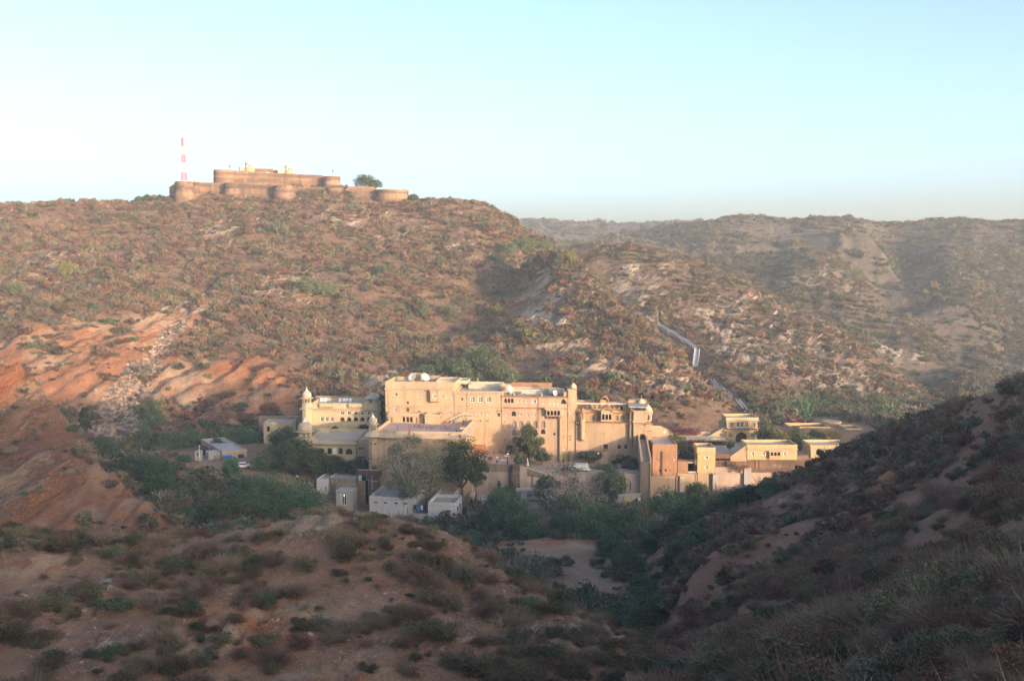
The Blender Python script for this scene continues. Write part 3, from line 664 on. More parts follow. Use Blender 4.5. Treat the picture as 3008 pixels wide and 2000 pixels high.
def sow(hill, dens, msk=None, rmax=1e9):
    """random points on one hill: density per m2 times a mask"""
    sel = np.nonzero((fid == HN.index(hill)) & INV & KEEP)[0]; sel = sel[RR[CI[sel]//NA] < rmax]
    w = CELL[sel]*dens*(1 if msk is None else np.clip(msk[CI[sel]], 0, 1)); n = rng.poisson(w.sum()); ch = rng.choice(sel, n, p=w/w.sum()); i, j = CI[ch]//NA, CI[ch] % NA
    u, v = rng.random(n), rng.random(n); r = RR[i]+(RR[i+1]-RR[i])*u; a = AR[j]+(AR[j+1]-AR[j])*v; x, y = np.sin(a)*r, np.cos(a)*r
    z = GZ[i, j]*(1-u)*(1-v)+GZ[i+1, j]*u*(1-v)+GZ[i, j+1]*(1-u)*v+GZ[i+1, j+1]*u*v
    ok = seen(x, y, z+.5, .003) & (r > 20)
    for x0, x1, y0, y1 in CLEAR: ok &= ~((x > x0) & (x < x1) & (y > y0) & (y < y1))
    return np.stack([x, y, z], 1)[ok]
def stones(name, label, P, lo, hi, protos, p=2.2, tilt=None, sink=.2):
    n = len(P); s = lo+(hi-lo)*rng.random(n)**p; a = rng.random((n, 3))*6.28
    if tilt is not None: a = np.stack([rng.normal(size=n)*.3, -tilt+rng.normal(size=n)*.16, rng.normal(size=n)*.4+.35], 1)
    else: a[:, :2] = rng.normal(size=(n, 2))*.5
    P = P.copy(); P[:, 2] -= s*sink
    sz = np.stack([s*(.8+.5*rng.random(n)), s*(.7+.5*rng.random(n)), s*(.7+.5*rng.random(n))], 1)
    scatter(name, label, protos, P, a, sz, rng.integers(0, len(protos), n))
clump = np.clip(.35+1.6*fbm(fx, fy, 7, 3, 91), .03, 1)
stones('loose_stones', 'loose pale stones lying on the near knoll and slope', np.concatenate([sow('foreground_knoll', 5.0, clump), sow('foreground_knoll', 3.5, np.clip(ROCK+RED, 0, 1)), sow('near_slope', .9, clump, 200), sow('left_spur', .35, clump), sow('valley_ground', .22, clump, 262)]),   .03, .32, ROCKS, 4.2, None, .35)
stones('rubble', 'fallen rock rubble spilling down the orange cliff', sow('fort_hill', .42, np.clip(SCREE*1.6-.35, 0, 1)), .35, 1.7, ROCKS, 2.0)
stones('rock_outcrops', 'slanting pale rock slabs cropping out of the hillsides', np.concatenate([sow('fort_hill', .09, np.clip(ROCK*1.3-.15, 0, 1)), sow('fort_hill', .006, np.clip(fbm(fx, fy, 40, 3, 95)+.3, 0, 1)), sow('stairway_hill', .06, np.clip(ROCK*1.3-.2, 0, 1)), sow('stairway_hill', .006), sow('far_hills', .014, np.clip(ROCK*1.3-.2, 0, 1)), sow('far_hills', .002)]), .35, 1.9, SLABS, 2.4, .55, .35)
stones('ledge_rocks', 'tilted rock ledges breaking through the near knoll', np.concatenate([sow('foreground_knoll', .9, np.clip(ROCK*1.4-.3, 0, 1)), sow('near_slope', .25, np.clip(ROCK*1.4-.3, 0, 1)), sow('left_spur', .35, np.clip(ROCK*1.4-.2, 0, 1))]), .10, .38, ROCKS+SLABS[:2], 2.4, -.25, .4)
TUFT = [quads_mesh('grass', [(twigs(np.random.default_rng(k), 110, 1.0, .9, .022, .35, .25), 0)], [STRAW]) for k in range(3)]
gp_ = np.concatenate([sow('foreground_knoll', 5.5, np.clip(.3+1.5*fbm(fx, fy, 6, 3, 97)+GRASS, .04, 1)), sow('near_slope', 1.0, np.clip(.2+1.5*fbm(fx, fy, 8, 3, 98), .03, 1)*(np.hypot(fx, fy) > 52), 170)]); n_ = len(gp_); s_ = .12+.22*rng.random(n_)**2
scatter('dry_grass', 'tufts of dry straw-coloured grass on the near knoll and slope', TUFT, gp_, np.stack([0*s_, 0*s_, rng.random(n_)*6.28], 1), np.stack([s_, s_, s_*1.1], 1), rng.integers(0, 3, n_))
# ---- boulders one can point at
BOULD = [(232,1765,.75,'pale grey'),(252,1790,.55,'pale grey'),(266,1807,.42,'whitish'),(306,1862,.55,'flat grey'),(200,1862,.42,'pale'),(425,1885,.45,'buff'),(225,1725,.55,'buff'),(280,1740,.40,'pale'),(190,1880,.4,'ochre'),(870,1577,.5,'reddish'),(950,1580,.55,'buff'),(960,1645,.45,'pink'),(1325,1565,.5,'pale buff'),(1395,1625,.6,'reddish'),(1410,1690,.55,'reddish'),(1535,1700,.7,'pale buff'),(1585,1732,.5,'pale buff'),
         (1205,1665,.75,'buff'),(1160,1740,.5,'buff'),(1215,1780,.6,'grey'),(1275,1790,.5,'pink'),(1405,1760,.8,'pale buff'),(1440,1790,.85,'grey-buff'),(1470,1825,.95,'grey-buff'),(1490,1870,.8,'grey-buff'),(1540,1770,.8,'buff'),(1575,1800,.65,'buff'),(1610,1830,.6,'pale'),(1360,1880,.75,'dark grey'),(1320,1830,.6,'grey'),(1400,1915,.5,'whitish'),(1750,1880,.6,'pale'),(1810,1870,.6,'pale'),(1560,1870,.5,'pale'),(1600,1890,.45,'pale'),(1015,1880,.7,'pink'),(1010,1920,.55,'buff'),(700,1830,.4,'red'),(860,1820,.4,'buff'),(1505,1930,.35,'white'),
         (2330,1497,1.3,'pale grey'),(2320,1460,.9,'grey'),(2420,1455,.9,'buff'),(2155,1570,1.1,'buff'),(2140,1610,1.0,'buff'),(2400,1550,.9,'pinkish'),(2450,1470,.8,'buff'),(2380,1600,.7,'pinkish'),(2425,1920,.35,'grey'),(2090,1955,.4,'pale grey')]
cl2 = {}
for px, py, s, tint in BOULD:
    p = W_on(px, py, 30, 260); cl2.setdefault((tint, 'near knoll' if px < 1850 else 'shaded right slope'), []).append((px, py, s, p))
nb = 0
for (tint, wh), L_ in cl2.items():
    L_.sort(key=lambda t: t[0])
    for n, (px, py, s, p) in enumerate(L_):
        o = link_mesh('boulder', (ROCKS+SLABS)[nb % 14] if nb % 3 else ROCKS[nb % 5]); nb += 1; o.location = p+Vector((0, 0, .05*s)); s *= .68; o.location.z -= .22*s; o.scale = (s*1.1, s*.9, s*.85); o.rotation_euler = (random.uniform(-.2, .2), random.uniform(-.2, .3), random.random()*6.28)
        m = len(L_); q = 'only' if m == 1 else 'leftmost' if n == 0 else 'rightmost' if n == m-1 else ORD[n].strip()+' from left'
        tag(o, f'{tint} boulder on the {wh}, {q} of that colour', 'boulder', 'boulders on the near slopes')
# ------------------------------------------------------------------ building materials
def plaster(name, c, stain=.35, dirty=(.30, .22, .15), sc=1.0, brick=False, bands=False):
    m = NT(name); p = m.pos()
    v = m.mapv(p, (1, 1, .18))
    n1 = m.noise(v, .55*sc, 5, .65); n2 = m.noise(p, .16*sc, 4, .6); n3 = m.noise(p, 2.5*sc, 4, .7)
    c0 = m.mix(m.ramp(n2, [(.35, 0), (.65, 1)]), tuple(x*.88 for x in c), tuple(min(x*1.06, .9) for x in c))
    c0 = m.mix(m.math('MULTIPLY', m.ramp(n1, [(.50, 0), (.72, 1)]), stain), c0, dirty)
    c0 = m.mix(m.math('MULTIPLY', n3, .12), c0, dirty)
    if bands:
        hb = m.noise(m.mapv(p, (.03, .03, .34)), 1.0, 4, .6); c0 = m.mix(m.ramp(hb, [(.42, 0), (.56, .8)]), c0, dirty); c0 = m.mix(m.ramp(m.noise(p, .22, 4, .7), [(.58, 0), (.70, .5)]), c0, (.50, .36, .24))
    st2 = m.noise(m.mapv(p, (1.6, 1.6, .07)), .9*sc, 4, .6)
    c0 = m.mix(m.math('MULTIPLY', m.ramp(st2, [(.52, 0), (.75, 1)]), stain*.8), c0, tuple(v*.8 for v in dirty))
    h = m.math('ADD', n3, n1)
    if brick:
        b = m.N('TexBrick', inp={'Vector': m.mapv(p, (1, 1, 1), (math.pi/2, 0, 0)), 'Scale': 1.0, 'Mortar Size': .03, 'Color1': (.4, .4, .4, 1), 'Color2': (1, 1, 1, 1), 'Mortar': (.25, .25, .25, 1)})
        c0 = m.mix(.45, c0, b.outputs[0], 'MULTIPLY')
    m.col(c0); m.bump(h, .35, .12); return m.mat
M = dict(cream=plaster('cream_plaster', (.48, .35, .22), .65), pink=plaster('rose_plaster', (.48, .335, .235), .6), ochre=plaster('ochre_plaster', (.45, .29, .14), .45),
         old=plaster('old_plaster', (.44, .32, .21), .7), khaki=plaster('khaki_plaster', (.50, .41, .26), .3), yellow=plaster('yellow_plaster', (.50, .375, .19), .35),
         white=plaster('whitewash', (.55, .535, .52), .4, (.34, .31, .28)), grey=plaster('grey_render', (.40, .37, .33), .5, (.20, .18, .16)), concrete=plaster('roof_concrete', (.42, .41, .39), .6, (.25, .23, .21)),
         terrace=plaster('terrace_paving', (.52, .38, .34), .3), lime=plaster('roof_lime', (.50, .44, .35), .4), stone=plaster('rubble_stone', (.40, .30, .21), .7, (.20, .14, .10), 2.2, True),
         rampart=plaster('rampart_stone', (.32, .195, .12), .9, (.13, .085, .062), .5, False, True), rampart2=plaster('rampart_weathered', (.235, .15, .10), .9, (.105, .072, .056), .5, False, True),
         fortwall=plaster('retaining_plaster', (.47, .36, .28), .65, (.24, .18, .14), .7), dirtywall=plaster('damp_plaster', (.24, .18, .13), .7, (.10, .08, .065), .8),
         brick=plaster('old_brick', (.44, .255, .15), .6, (.24, .14, .09), 1.5, True), redbrick=plaster('red_brick', (.40, .17, .09), .4, (.25, .12, .07), 1.5, True),
         brown=plaster('brown_brick', (.22, .12, .085), .4, (.12, .08, .06), 1.5, True))
M['trim'] = plaster('pale_trim', (.50, .39, .28), .25)
M['dome'] = plaster('dome_plaster', (.55, .44, .31), .4)
M['pavilion'] = plaster('white_plaster', (.60, .57, .52), .2)
M['frame'] = NT('white_paint').col((.74, .72, .66)).mat
g_ = NT('window_glass').col((.055, .060, .062)); g_.p.inputs['Roughness'].default_value = .25; g_.p.inputs['Specular IOR Level'].default_value = .4; M['glass'] = g_.mat
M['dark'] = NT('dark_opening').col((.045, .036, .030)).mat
M['shut'] = NT('grey_shutters').col((.24, .22, .20)).mat
M['wood'] = NT('brown_wood').col((.13, .075, .05)).mat
M['metal'] = NT('grey_metal').col((.35, .36, .37)).mat
M['rail'] = NT('pale_rail').col((.46, .48, .51)).mat
M['dish'] = NT('dish_paint').col((.62, .58, .50)).mat
M['red'] = NT('red_paint').col((.50, .10, .07)).mat
M['whitep'] = NT('bright_white_paint').col((.80, .79, .76)).mat
M['black'] = NT('black_plastic').col((.02, .022, .022)).mat
M['blue'] = NT('blue_cloth').col((.03, .16, .42)).mat
M['teal'] = NT('pale_blue_plastic').col((.38, .48, .52)).mat
M['rust'] = NT('rusty_iron').col((.13, .055, .040)).mat
M['skin'] = NT('skin').col((.22, .12, .08)).mat
M['car'] = NT('dark_car_paint').col((.03, .035, .04)).mat
M['flag'] = NT('dark_flag_cloth').col((.06, .05, .07)).mat
M['terracotta'] = NT('terracotta').col((.32, .13, .08)).mat
M['cloth'] = NT('white_cloth').col((.75, .73, .70)).mat

class Fr:
    """a building's own axes: x along its front, y away from the viewer, z up; origin at a photo pixel and depth"""
    def __init__(s, px, py, Y, rz=0):
        s.o = W(px, py, Y); s.rz = R(rz); s.c, s.s = math.cos(s.rz), math.sin(s.rz)
    def dir(s, px, py):
        d = ray(px, py); return Vector((d.x*s.c+d.y*s.s, -d.x*s.s+d.y*s.c, d.z))
    @property
    def cam(s):
        o = -s.o; return Vector((o.x*s.c+o.y*s.s, -o.x*s.s+o.y*s.c, o.z))
    def pl(s, px, py, y=0):
        d = s.dir(px, py); c = s.cam; t = (y-c.y)/d.y; return c.x+d.x*t, c.z+d.z*t
    def hz(s, px, py, z):
        d = s.dir(px, py); c = s.cam; t = (z-c.z)/d.z; return c.x+d.x*t, c.y+d.y*t
    def rect(s, p0, p1, t, b, y=0):
        mx, my = (p0+p1)/2, (t+b)/2
        return s.pl(p0, my, y)[0], s.pl(p1, my, y)[0], s.pl(mx, b, y)[1], s.pl(mx, t, y)[1]
    def root(s, name, label, cat, group=None):
        return thing(name, label, cat, s.o, s.rz, group)

def f_rot(f, x, y, z):
    return Vector((x*f.c-y*f.s, x*f.s+y*f.c, z))

def hole_poly(kind, cx, cz, w, h, n=8):
    x0, x1, z0, z1 = cx-w/2, cx+w/2, cz-h/2, cz+h/2
    if kind == 'rect': return [(x0, z0), (x1, z0), (x1, z1), (x0, z1)]
    sp = z1-w*.5
    if sp < z0+.15: sp = z0+h*.4
    top = []
    for i in range(n+1):
        t = math.pi*i/n; q = abs(math.sin(t))
        if kind == 'ogee': q = q**.8*.86+.14*max(0, 1-abs(math.cos(t))*2.4)
        top.append((cx+w/2*math.cos(t), sp+(z1-sp)*q))
    return [(x0, z0), (x1, z0)]+top
def facade(mb, outer, holes, y, depth=.45, m=0):
    bm = bmesh.new(); es = []
    for poly in [outer]+holes:
        vs = [bm.verts.new((p[0], y, p[1])) for p in poly]
        es += [bm.edges.new((vs[i], vs[(i+1) % len(vs)])) for i in range(len(vs))]
    bmesh.ops.triangle_fill(bm, use_beauty=True, use_dissolve=False, edges=es, normal=(0, -1, 0))
    bm.verts.index_update(); n = len(mb.v); mb.v += [tuple(v.co) for v in bm.verts]
    for f in bm.faces:
        f.normal_update(); ix = [v.index for v in f.verts]
        if f.normal.y > 0: ix.reverse()
        mb.f.append(tuple(n+i for i in ix)); mb.m.append(m)
    bm.free()
    for poly in holes:
        k = len(poly)
        for i in range(k):
            a, b = poly[i], poly[(i+1) % k]
            mb.quad((a[0], y, a[1]), (b[0], y, b[1]), (b[0], y+depth, b[1]), (a[0], y+depth, a[1]), m)
def poly_face(poly, y, mat, name, par):
    mb = MB(); n = len(poly); mb.v = [(p[0], y, p[1]) for p in poly]; mb.f = [tuple(range(n))]; mb.m = [0]
    return mb.build(name, mat, par)
def opening(par, poly, y, style):
    """what fills a hole: window (frame > pane), arch (dark recess with a rail), door, vent"""
    xs = [p[0] for p in poly]; zs = [p[1] for p in poly]; cx, cz = (min(xs)+max(xs))/2, (min(zs)+max(zs))/2
    w, h = max(xs)-min(xs), max(zs)-min(zs)
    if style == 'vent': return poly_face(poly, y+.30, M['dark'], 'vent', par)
    if style == 'door':
        d = poly_face(poly, y+.32, M['wood'], 'door', par)
        mb = MB(); mb.box(cx-.03, cx+.03, y+.27, y+.31, min(zs), max(zs)*.98+min(zs)*.02); mb.build('door_frame', M['wood'], d); return d
    if style == 'whitedoor': return poly_face(poly, y+.3, M['frame'], 'door', par)
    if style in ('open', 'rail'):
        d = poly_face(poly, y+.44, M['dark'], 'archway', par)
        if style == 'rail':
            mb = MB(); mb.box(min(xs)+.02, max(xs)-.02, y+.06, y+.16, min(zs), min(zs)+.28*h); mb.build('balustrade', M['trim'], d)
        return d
    if style == 'shut': return poly_face(poly, y+.35, M['shut'], 'shutter', par)
    mb = MB(); t = max(.10, .11*w); k = len(poly); inn = [(cx+(p[0]-cx)*(1-2*t/w), cz+(p[1]-cz)*(1-2*t/h)) for p in poly]
    yf = y+.14
    for i in range(k):
        j = (i+1) % k; a, b, c, d = poly[i], poly[j], inn[j], inn[i]
        mb.quad((a[0], yf, a[1]), (b[0], yf, b[1]), (c[0], yf, c[1]), (d[0], yf, d[1]))
    mb.box(cx-.05, cx+.05, yf-.02, yf+.03, min(zs)+t, max(zs)-t)
    if style == 'grid':
        for q in (.35, .62): mb.box(min(xs)+t, max(xs)-t, yf-.025, yf+.025, min(zs)+h*q-.04, min(zs)+h*q+.04)
    fr = mb.build('window', M['frame'], par)
    poly_face(poly, y+.26, M['glass'], 'pane', fr)
    if style == 'two':                      # white leaves standing open at both sides
        mb = MB(); mb.box(min(xs)-.02-.22*w, min(xs)-.02, y-.10, y-.04, min(zs), max(zs)); mb.box(max(xs)+.02, max(xs)+.02+.22*w, y-.10, y-.04, min(zs), max(zs)); mb.build('window_leaf', M['frame'], fr)
    return fr
def holes_px(f, hs, y):
    o = []
    for h in hs:
        kind, cx, cy, w, hh = h[:5]; x, z = f.pl(cx, cy, y); x0, _ = f.pl(cx-w/2, cy, y); x1, _ = f.pl(cx+w/2, cy, y)
        _, z0 = f.pl(cx, cy+hh/2, y); _, z1 = f.pl(cx, cy-hh/2, y)
        o.append(hole_poly(kind, (x0+x1)/2, (z0+z1)/2, x1-x0, z1-z0))
    return o
def block(par, f, p0, p1, t, b, y0, depth, mat, roofmat='concrete', holes=(), parapet=.9, thick=.35, zb=None, wall='wall', roof='roof'):
    x0, x1, z0, z1 = f.rect(p0, p1, t, b, y0)
    if zb is not None: z0 = zb
    return block_m(par, f, x0, x1, z0, z1, y0, depth, mat, roofmat, holes, parapet, thick, wall, roof)
def block_m(par, f, x0, x1, z0, z1, y0, depth, mat, roofmat='concrete', holes=(), parapet=.9, thick=.35, wall='wall', roof='roof'):
    y1 = y0+depth; mb = MB(); hp = holes_px(f, holes, y0)
    facade(mb, [(x0, z0), (x1, z0), (x1, z1), (x0, z1)], hp, y0)
    mb.quad((x1,y0,z0),(x1,y1,z0),(x1,y1,z1),(x1,y0,z1)); mb.quad((x0,y1,z0),(x0,y0,z0),(x0,y0,z1),(x0,y1,z1)); mb.quad((x1,y1,z0),(x0,y1,z0),(x0,y1,z1),(x1,y1,z1))
    a0, a1, b0, b1 = x0+thick, x1-thick, y0+thick, y1-thick; zr = z1-parapet
    mb.quad((x0,y0,z1),(x1,y0,z1),(a1,b0,z1),(a0,b0,z1)); mb.quad((x1,y0,z1),(x1,y1,z1),(a1,b1,z1),(a1,b0,z1))
    mb.quad((x1,y1,z1),(x0,y1,z1),(a0,b1,z1),(a1,b1,z1)); mb.quad((x0,y1,z1),(x0,y0,z1),(a0,b0,z1),(a0,b1,z1))
    mb.quad((a0,b0,z1),(a1,b0,z1),(a1,b0,zr),(a0,b0,zr)); mb.quad((a1,b0,z1),(a1,b1,z1),(a1,b1,zr),(a1,b0,zr))
    mb.quad((a1,b1,z1),(a0,b1,z1),(a0,b1,zr),(a1,b1,zr)); mb.quad((a0,b1,z1),(a0,b0,z1),(a0,b0,zr),(a0,b1,zr))
    mb.build(wall, M[mat], par)
    if roofmat:
        rb = MB(); rb.quad((a0,b0,zr),(a1,b0,zr),(a1,b1,zr),(a0,b1,zr)); rb.build(roof, M[roofmat], par)
    for h, poly in zip(holes, hp): opening(par, poly, y0, h[5] if len(h) > 5 else 'win')
    return x0, x1, z0, z1
def ledge(par, f, p0, p1, py, y0, out, drop=.25, th=.16, mat='trim', name='ledge', ends=0):
    x0, z = f.pl(p0, py, y0); x1, z2 = f.pl(p1, py, y0); z = (z+z2)/2
    ledge_m(par, x0-ends, x1+ends, z, y0, out, drop, th, mat, name)
def ledge_m(par, x0, x1, z, y0, out, drop=.25, th=.16, mat='trim', name='ledge'):
    mb = MB(); n = 0
    mb.v = [(x, y, zz) for x in (x0, x1) for y, zz in ((y0-.003, z), (y0-.003, z+th+drop), (y0-out, z+th), (y0-out, z))]
    mb.f = [(0,1,2,3),(7,6,5,4),(0,4,5,1),(1,5,6,2),(2,6,7,3),(3,7,4,0)]; mb.m = [0]*6
    mb.build(name, M[mat], par)
def bx(par, f, p0, p1, t, b, y0, y1, mat, name):
    """a plain cuboid: photo rectangle on the plane y0, reaching back to y1"""
    x0, x1, z0, z1 = f.rect(p0, p1, t, b, y0); mb = MB(); mb.box(x0, x1, y0, y1, z0, z1); return mb.build(name, M[mat], par)
def chhatri(par, f, px, y, dome_top, eave, base, wd, we, finial=None, seg=8, mat='dome', cols=8):
    """domed kiosk: px centre, photo heights of dome top / eaves / column foot, widths of dome and eaves in photo px"""
    k = f.pl(px+50, eave, y)[0]-f.pl(px-50, eave, y)[0]; k /= 100
    cx = f.pl(px, eave, y)[0]; zt, ze, zb = (f.pl(px, q, y)[1] for q in (dome_top, eave, base))
    r = wd*k/2; re = we*k/2; H = zt-ze
    mb = MB(); mb.lathe([(r*.98, ze+.05), (r*1.02, ze+H*.18), (r*1.04, ze+H*.38), (r*.96, ze+H*.6), (r*.74, ze+H*.8), (r*.42, ze+H*.93), (r*.14, zt), (0, zt+.06)], cx, y, 20)
    d = mb.build('dome', M[mat], par, True)
    if finial:
        zf = f.pl(px, finial, y)[1]; mb = MB(); l = zf-zt
        mb.lathe([(r*.40, zt-H*.07), (r*.30, zt+l*.08), (r*.10, zt+l*.2), (r*.08, zt+l*.3), (r*.14, zt+l*.4), (r*.06, zt+l*.55), (.02, zf)], cx, y, 10); mb.build('finial', M['whitep'], d, True)
    mb = MB(); mb.lathe([(r*.9, ze-.12), (re, ze-.16), (re, ze-.02), (r*.98, ze+.12)], cx, y, seg); mb.build('eaves', M['trim'], par)
    for i in range(cols):
        a = 2*math.pi*(i+.5)/cols; q = r*.86
        mb = MB(); mb.tube((cx+q*math.cos(a), y+q*math.sin(a), zb), (cx+q*math.cos(a), y+q*math.sin(a), ze-.1), r*.11, r*.10, 6); mb.build('column', M[mat], par)
    mb = MB(); mb.lathe([(r*1.0, zb-.3), (r*1.0, zb+.25), (r*.86, zb+.25)], cx, y, seg); mb.lathe([(r*.12, zb), (r*.12, zb+.01)], cx, y, seg); mb.build('base', M['trim'], par)
    return cx, r, zb
def shaft(par, f, px, y, t, b, wpx, mat, seg=8, name='shaft', zb=None, taper=1.0):
    k = (f.pl(px+50, t, y)[0]-f.pl(px-50, t, y)[0])/100; cx = f.pl(px, t, y)[0]; z1 = f.pl(px, t, y)[1]; z0 = f.pl(px, b, y)[1] if zb is None else zb
    mb = MB(); r = wpx*k/2; mb.lathe([(r*taper, z0), (r, z1)], cx, y, seg); return mb.build(name, M[mat], par)
def dish(label, p, r, aim, grp='satellite dishes on the palace roofs', mat='dish'):
    t = thing('satellite_dish', label, 'satellite dish', p, 0, grp); aim = Vector(aim).normalized()
    mb = MB(); prof = [(.02, 0), (r*.4, .03*r), (r*.75, .12*r), (r, .24*r), (r*.97, .27*r), (r*.7, .16*r), (.02, .04*r)]; mb.lathe(prof, 0, 0, 20)
    q = aim.to_track_quat('Z', 'Y'); mb.v = [tuple(q @ Vector(v)+Vector((0, 0, r*1.15))) for v in mb.v]; d = mb.build('reflector', M[mat], t, True)
    mb = MB(); mb.tube((0, 0, 0), (0, 0, r*1.1), .09*r, .07*r, 6); mb.tube((-.4*r, .3*r, 0), (0, 0, r*.8), .04*r, .04*r, 5); mb.tube((.4*r, .3*r, 0), (0, 0, r*.8), .04*r, .04*r, 5); mb.build('mount', M['metal'], t)
    mb = MB(); c = Vector((0, 0, r*1.15)); e = c+aim*r*.9
    for a in (0, 2.1, 4.2): mb.tube(c+q @ Vector((r*.9*math.cos(a), r*.9*math.sin(a), .22*r)), e, .025*r, .02*r, 4)
    mb.tube(e, e+aim*.12*r, .08*r, .08*r, 6); mb.build('feed_arm', M['metal'], t); return t
# ------------------------------------------------------------------ the palace
f = Fr(1400, 1345, 318, -6)
ZB = -72-f.o.z                                       # foot of the walls, below the valley floor
pal = f.root('palace', 'long cream palace with arcades, ledges and flat roofs in low sun', 'palace')
# left block
block(pal, f, 1133, 1336, 1121, 1400, 0, 13, 'cream', 'concrete', [
    ('rect',1164.3,1158.2,6,6.5,'vent'), ('rect',1229.5,1161.2,7,10,'win'), ('rect',1197.9,1182.7,6,7.5,'vent'), ('rect',1300.9,1164,6,10,'win'), ('rect',1314.3,1164.3,6,10,'win'), ('rect',1327.7,1164.5,6,10,'win'),
    ('rect',1162.5,1204.5,7,13,'win'), ('rect',1197.7,1205,8.5,15,'door'), ('rect',1232,1214,7.5,15,'vent'), ('rect',1297.7,1214.8,6,8.5,'win'), ('rect',1324,1215.4,6,8.5,'win'), ('rect',1316,1233,5,2.5,'vent')], 1.1, zb=ZB)
for px, py in ((1165,1135),(1189,1136.5),(1207,1136),(1229,1137),(1252,1137),(1275,1137.5),(1298,1138),(1321,1138),(1155,1167),(1164,1167.5),(1175,1167.5)):
    x0, x1, z0, z1 = f.rect(px-1, px+1, py-1.3, py+1.3, 0); mb = MB(); mb.box(x0, x1, -.03, .02, z0, z1); mb.build('vent', M['dark'], pal)
# middle block, a little lower
block(pal, f, 1336.3, 1476, 1149, 1400, .15, 13, 'cream', 'lime', [
    ('rect',1357.7,1172,5.5,7.5,'vent'), ('arch',1388.4,1172.5,14,18,'grid'), ('arch',1412,1172.8,14,18,'grid'), ('arch',1435.7,1173,14,18,'grid'),
    ('rect',1354,1215.7,6,8.5,'win'), ('rect',1389.8,1216,6,8.5,'win'), ('rect',1412,1216.3,6,8.5,'win'), ('rect',1434,1216.6,6,8.5,'win'), ('rect',1465,1218,7,10,'vent'), ('rect',1461.6,1206.8,4,4,'vent'), ('rect',1471.8,1206.8,4,4,'vent'),
    ('rect',1391.4,1236,6,2.5,'vent'), ('rect',1411,1236.4,6,2.5,'vent'), ('rect',1432.5,1236.7,6,2.5,'vent'), ('rect',1386.5,1288,3,3,'vent')], .5, zb=ZB)
# rose coloured block with the two tiers of arches
hs = [('ogee',1485,1179,8,18,'rail'), ('ogee',1494.7,1179,8,18,'rail'), ('ogee',1504.6,1179.3,8,18,'rail'), ('rect',1523,1178.5,6,10,'win'), ('rect',1535.7,1178.5,6,10,'win'), ('rect',1548.5,1178.8,6,10,'win'), ('rect',1570,1179,9,10,'two'),
      ('rect',1596,1186,4.5,5.5,'win'), ('rect',1615,1186.2,4.5,5.5,'win'), ('rect',1627,1186.3,4.5,5.5,'win'), ('rect',1638.7,1186.5,4.5,5.5,'win'), ('arch',1655,1182,13.5,20,'rail'),
      ('rect',1487.5,1218.6,6.5,8.5,'win'), ('arch',1509,1217.6,13,20,'rail'), ('rect',1530,1219.2,6.5,9,'win'), ('rect',1551.4,1219.4,6.5,9,'win'), ('rect',1572,1219.6,6.5,9,'win'), ('rect',1595,1219.8,6.5,9,'win'),
      ('rect',1628.6,1275,6.5,7.5,'vent'), ('rect',1482.5,1239,4,3,'vent'), ('rect',1482.5,1264.5,4,3,'vent'), ('rect',1482.5,1291.7,4,3,'vent'), ('arch',1509,1323,16,16,'open'), ('rect',1480,1321.5,5,15,'whitedoor')]
for x in (1510.6, 1530, 1551, 1572, 1595): hs += [('arch',x,1246.9,13.6,21.5,'shut' if x < 1600 else 'rail'), ('arch',x,1270.3,13.4,20,'shut' if x < 1560 else 'rail')]
block(pal, f, 1476.3, 1668, 1164, 1400, .3, 13, 'pink', 'concrete', hs, .3, zb=ZB)
# plain wall strips at the right of the arches and the square turret on top
block(pal, f, 1644, 1666, 1224, 1400, -.5, .75, 'cream', None, [('rect',1655,1239,2.5,3,'vent'), ('rect',1655,1264,2.5,3,'vent'), ('rect',1655,1284,2.5,3,'vent')], .2, zb=ZB)
block(pal, f, 1668.3, 1691, 1143, 1400, .1, 5, 'cream', 'lime', [('rect',1674.5,1215.3,3.5,6,'win'), ('rect',1674.5,1281,4,4,'vent'), ('rect',1674.5,1291,4,4,'vent')], .4, zb=ZB)
ledge(pal, f, 1667, 1692, 1145, .1, .5, .1); ledge(pal, f, 1667, 1692, 1183, .1, .5, .1)
x, z = f.pl(1684, 1143, 2); mb = MB(); mb.lathe([(.75, z-.4), (.75, z+.3), (1.0, z+.35), (.95, z+.9), (.7, z+1.4), (.25, z+1.75), (.0, z+1.9)], x, 2, 14); mb.build('turret_cap', M['dome'], pal, True)
# ledges along the front
ledge(pal, f, 1130, 1334, 1144.3, 0, .75, .22); ledge(pal, f, 1334.5, 1477, 1155.5, .15, .75, .22); ledge(pal, f, 1475, 1668, 1166.5, .3, .8, .22, mat='brick')
ledge(pal, f, 1135, 1336, 1193.5, 0, .5, .15); ledge(pal, f, 1336.3, 1478, 1195.6, .15, .55, .15); ledge(pal, f, 1474.5, 1664, 1200, .3, .55, .18, mat='brick'); ledge(pal, f, 1476.6, 1612, 1230.3, .3, .12, .02, .1)
for px in (1143, 1336, 1374, 1475.8, 1583):           # rain pipes
    x, z = f.pl(px, 1150, 0); mb = MB(); mb.tube((x, -.14, z-11), (x, -.14, z-.3), .07, .07, 5); mb.build('rain_pipe', M['rust'] if px == 1583 else M['trim'], pal)
for px, py in ((1258,1208.5),(1297,1209.5),(1324,1210),(1354,1210.5),(1389.8,1210.7),(1412,1211),(1434,1211),(1465,1212.2),(1487,1212.8),(1530,1213.5),(1551,1213.7),(1572,1214),(1595,1214.2),(1391,1234),(1411,1234.3),(1432,1234.6)):
    ledge(pal, f, px-5, px+5, py, .3 if px > 1476 else .15 if px > 1336 else 0, .55, .06, .07, name='window_hood')
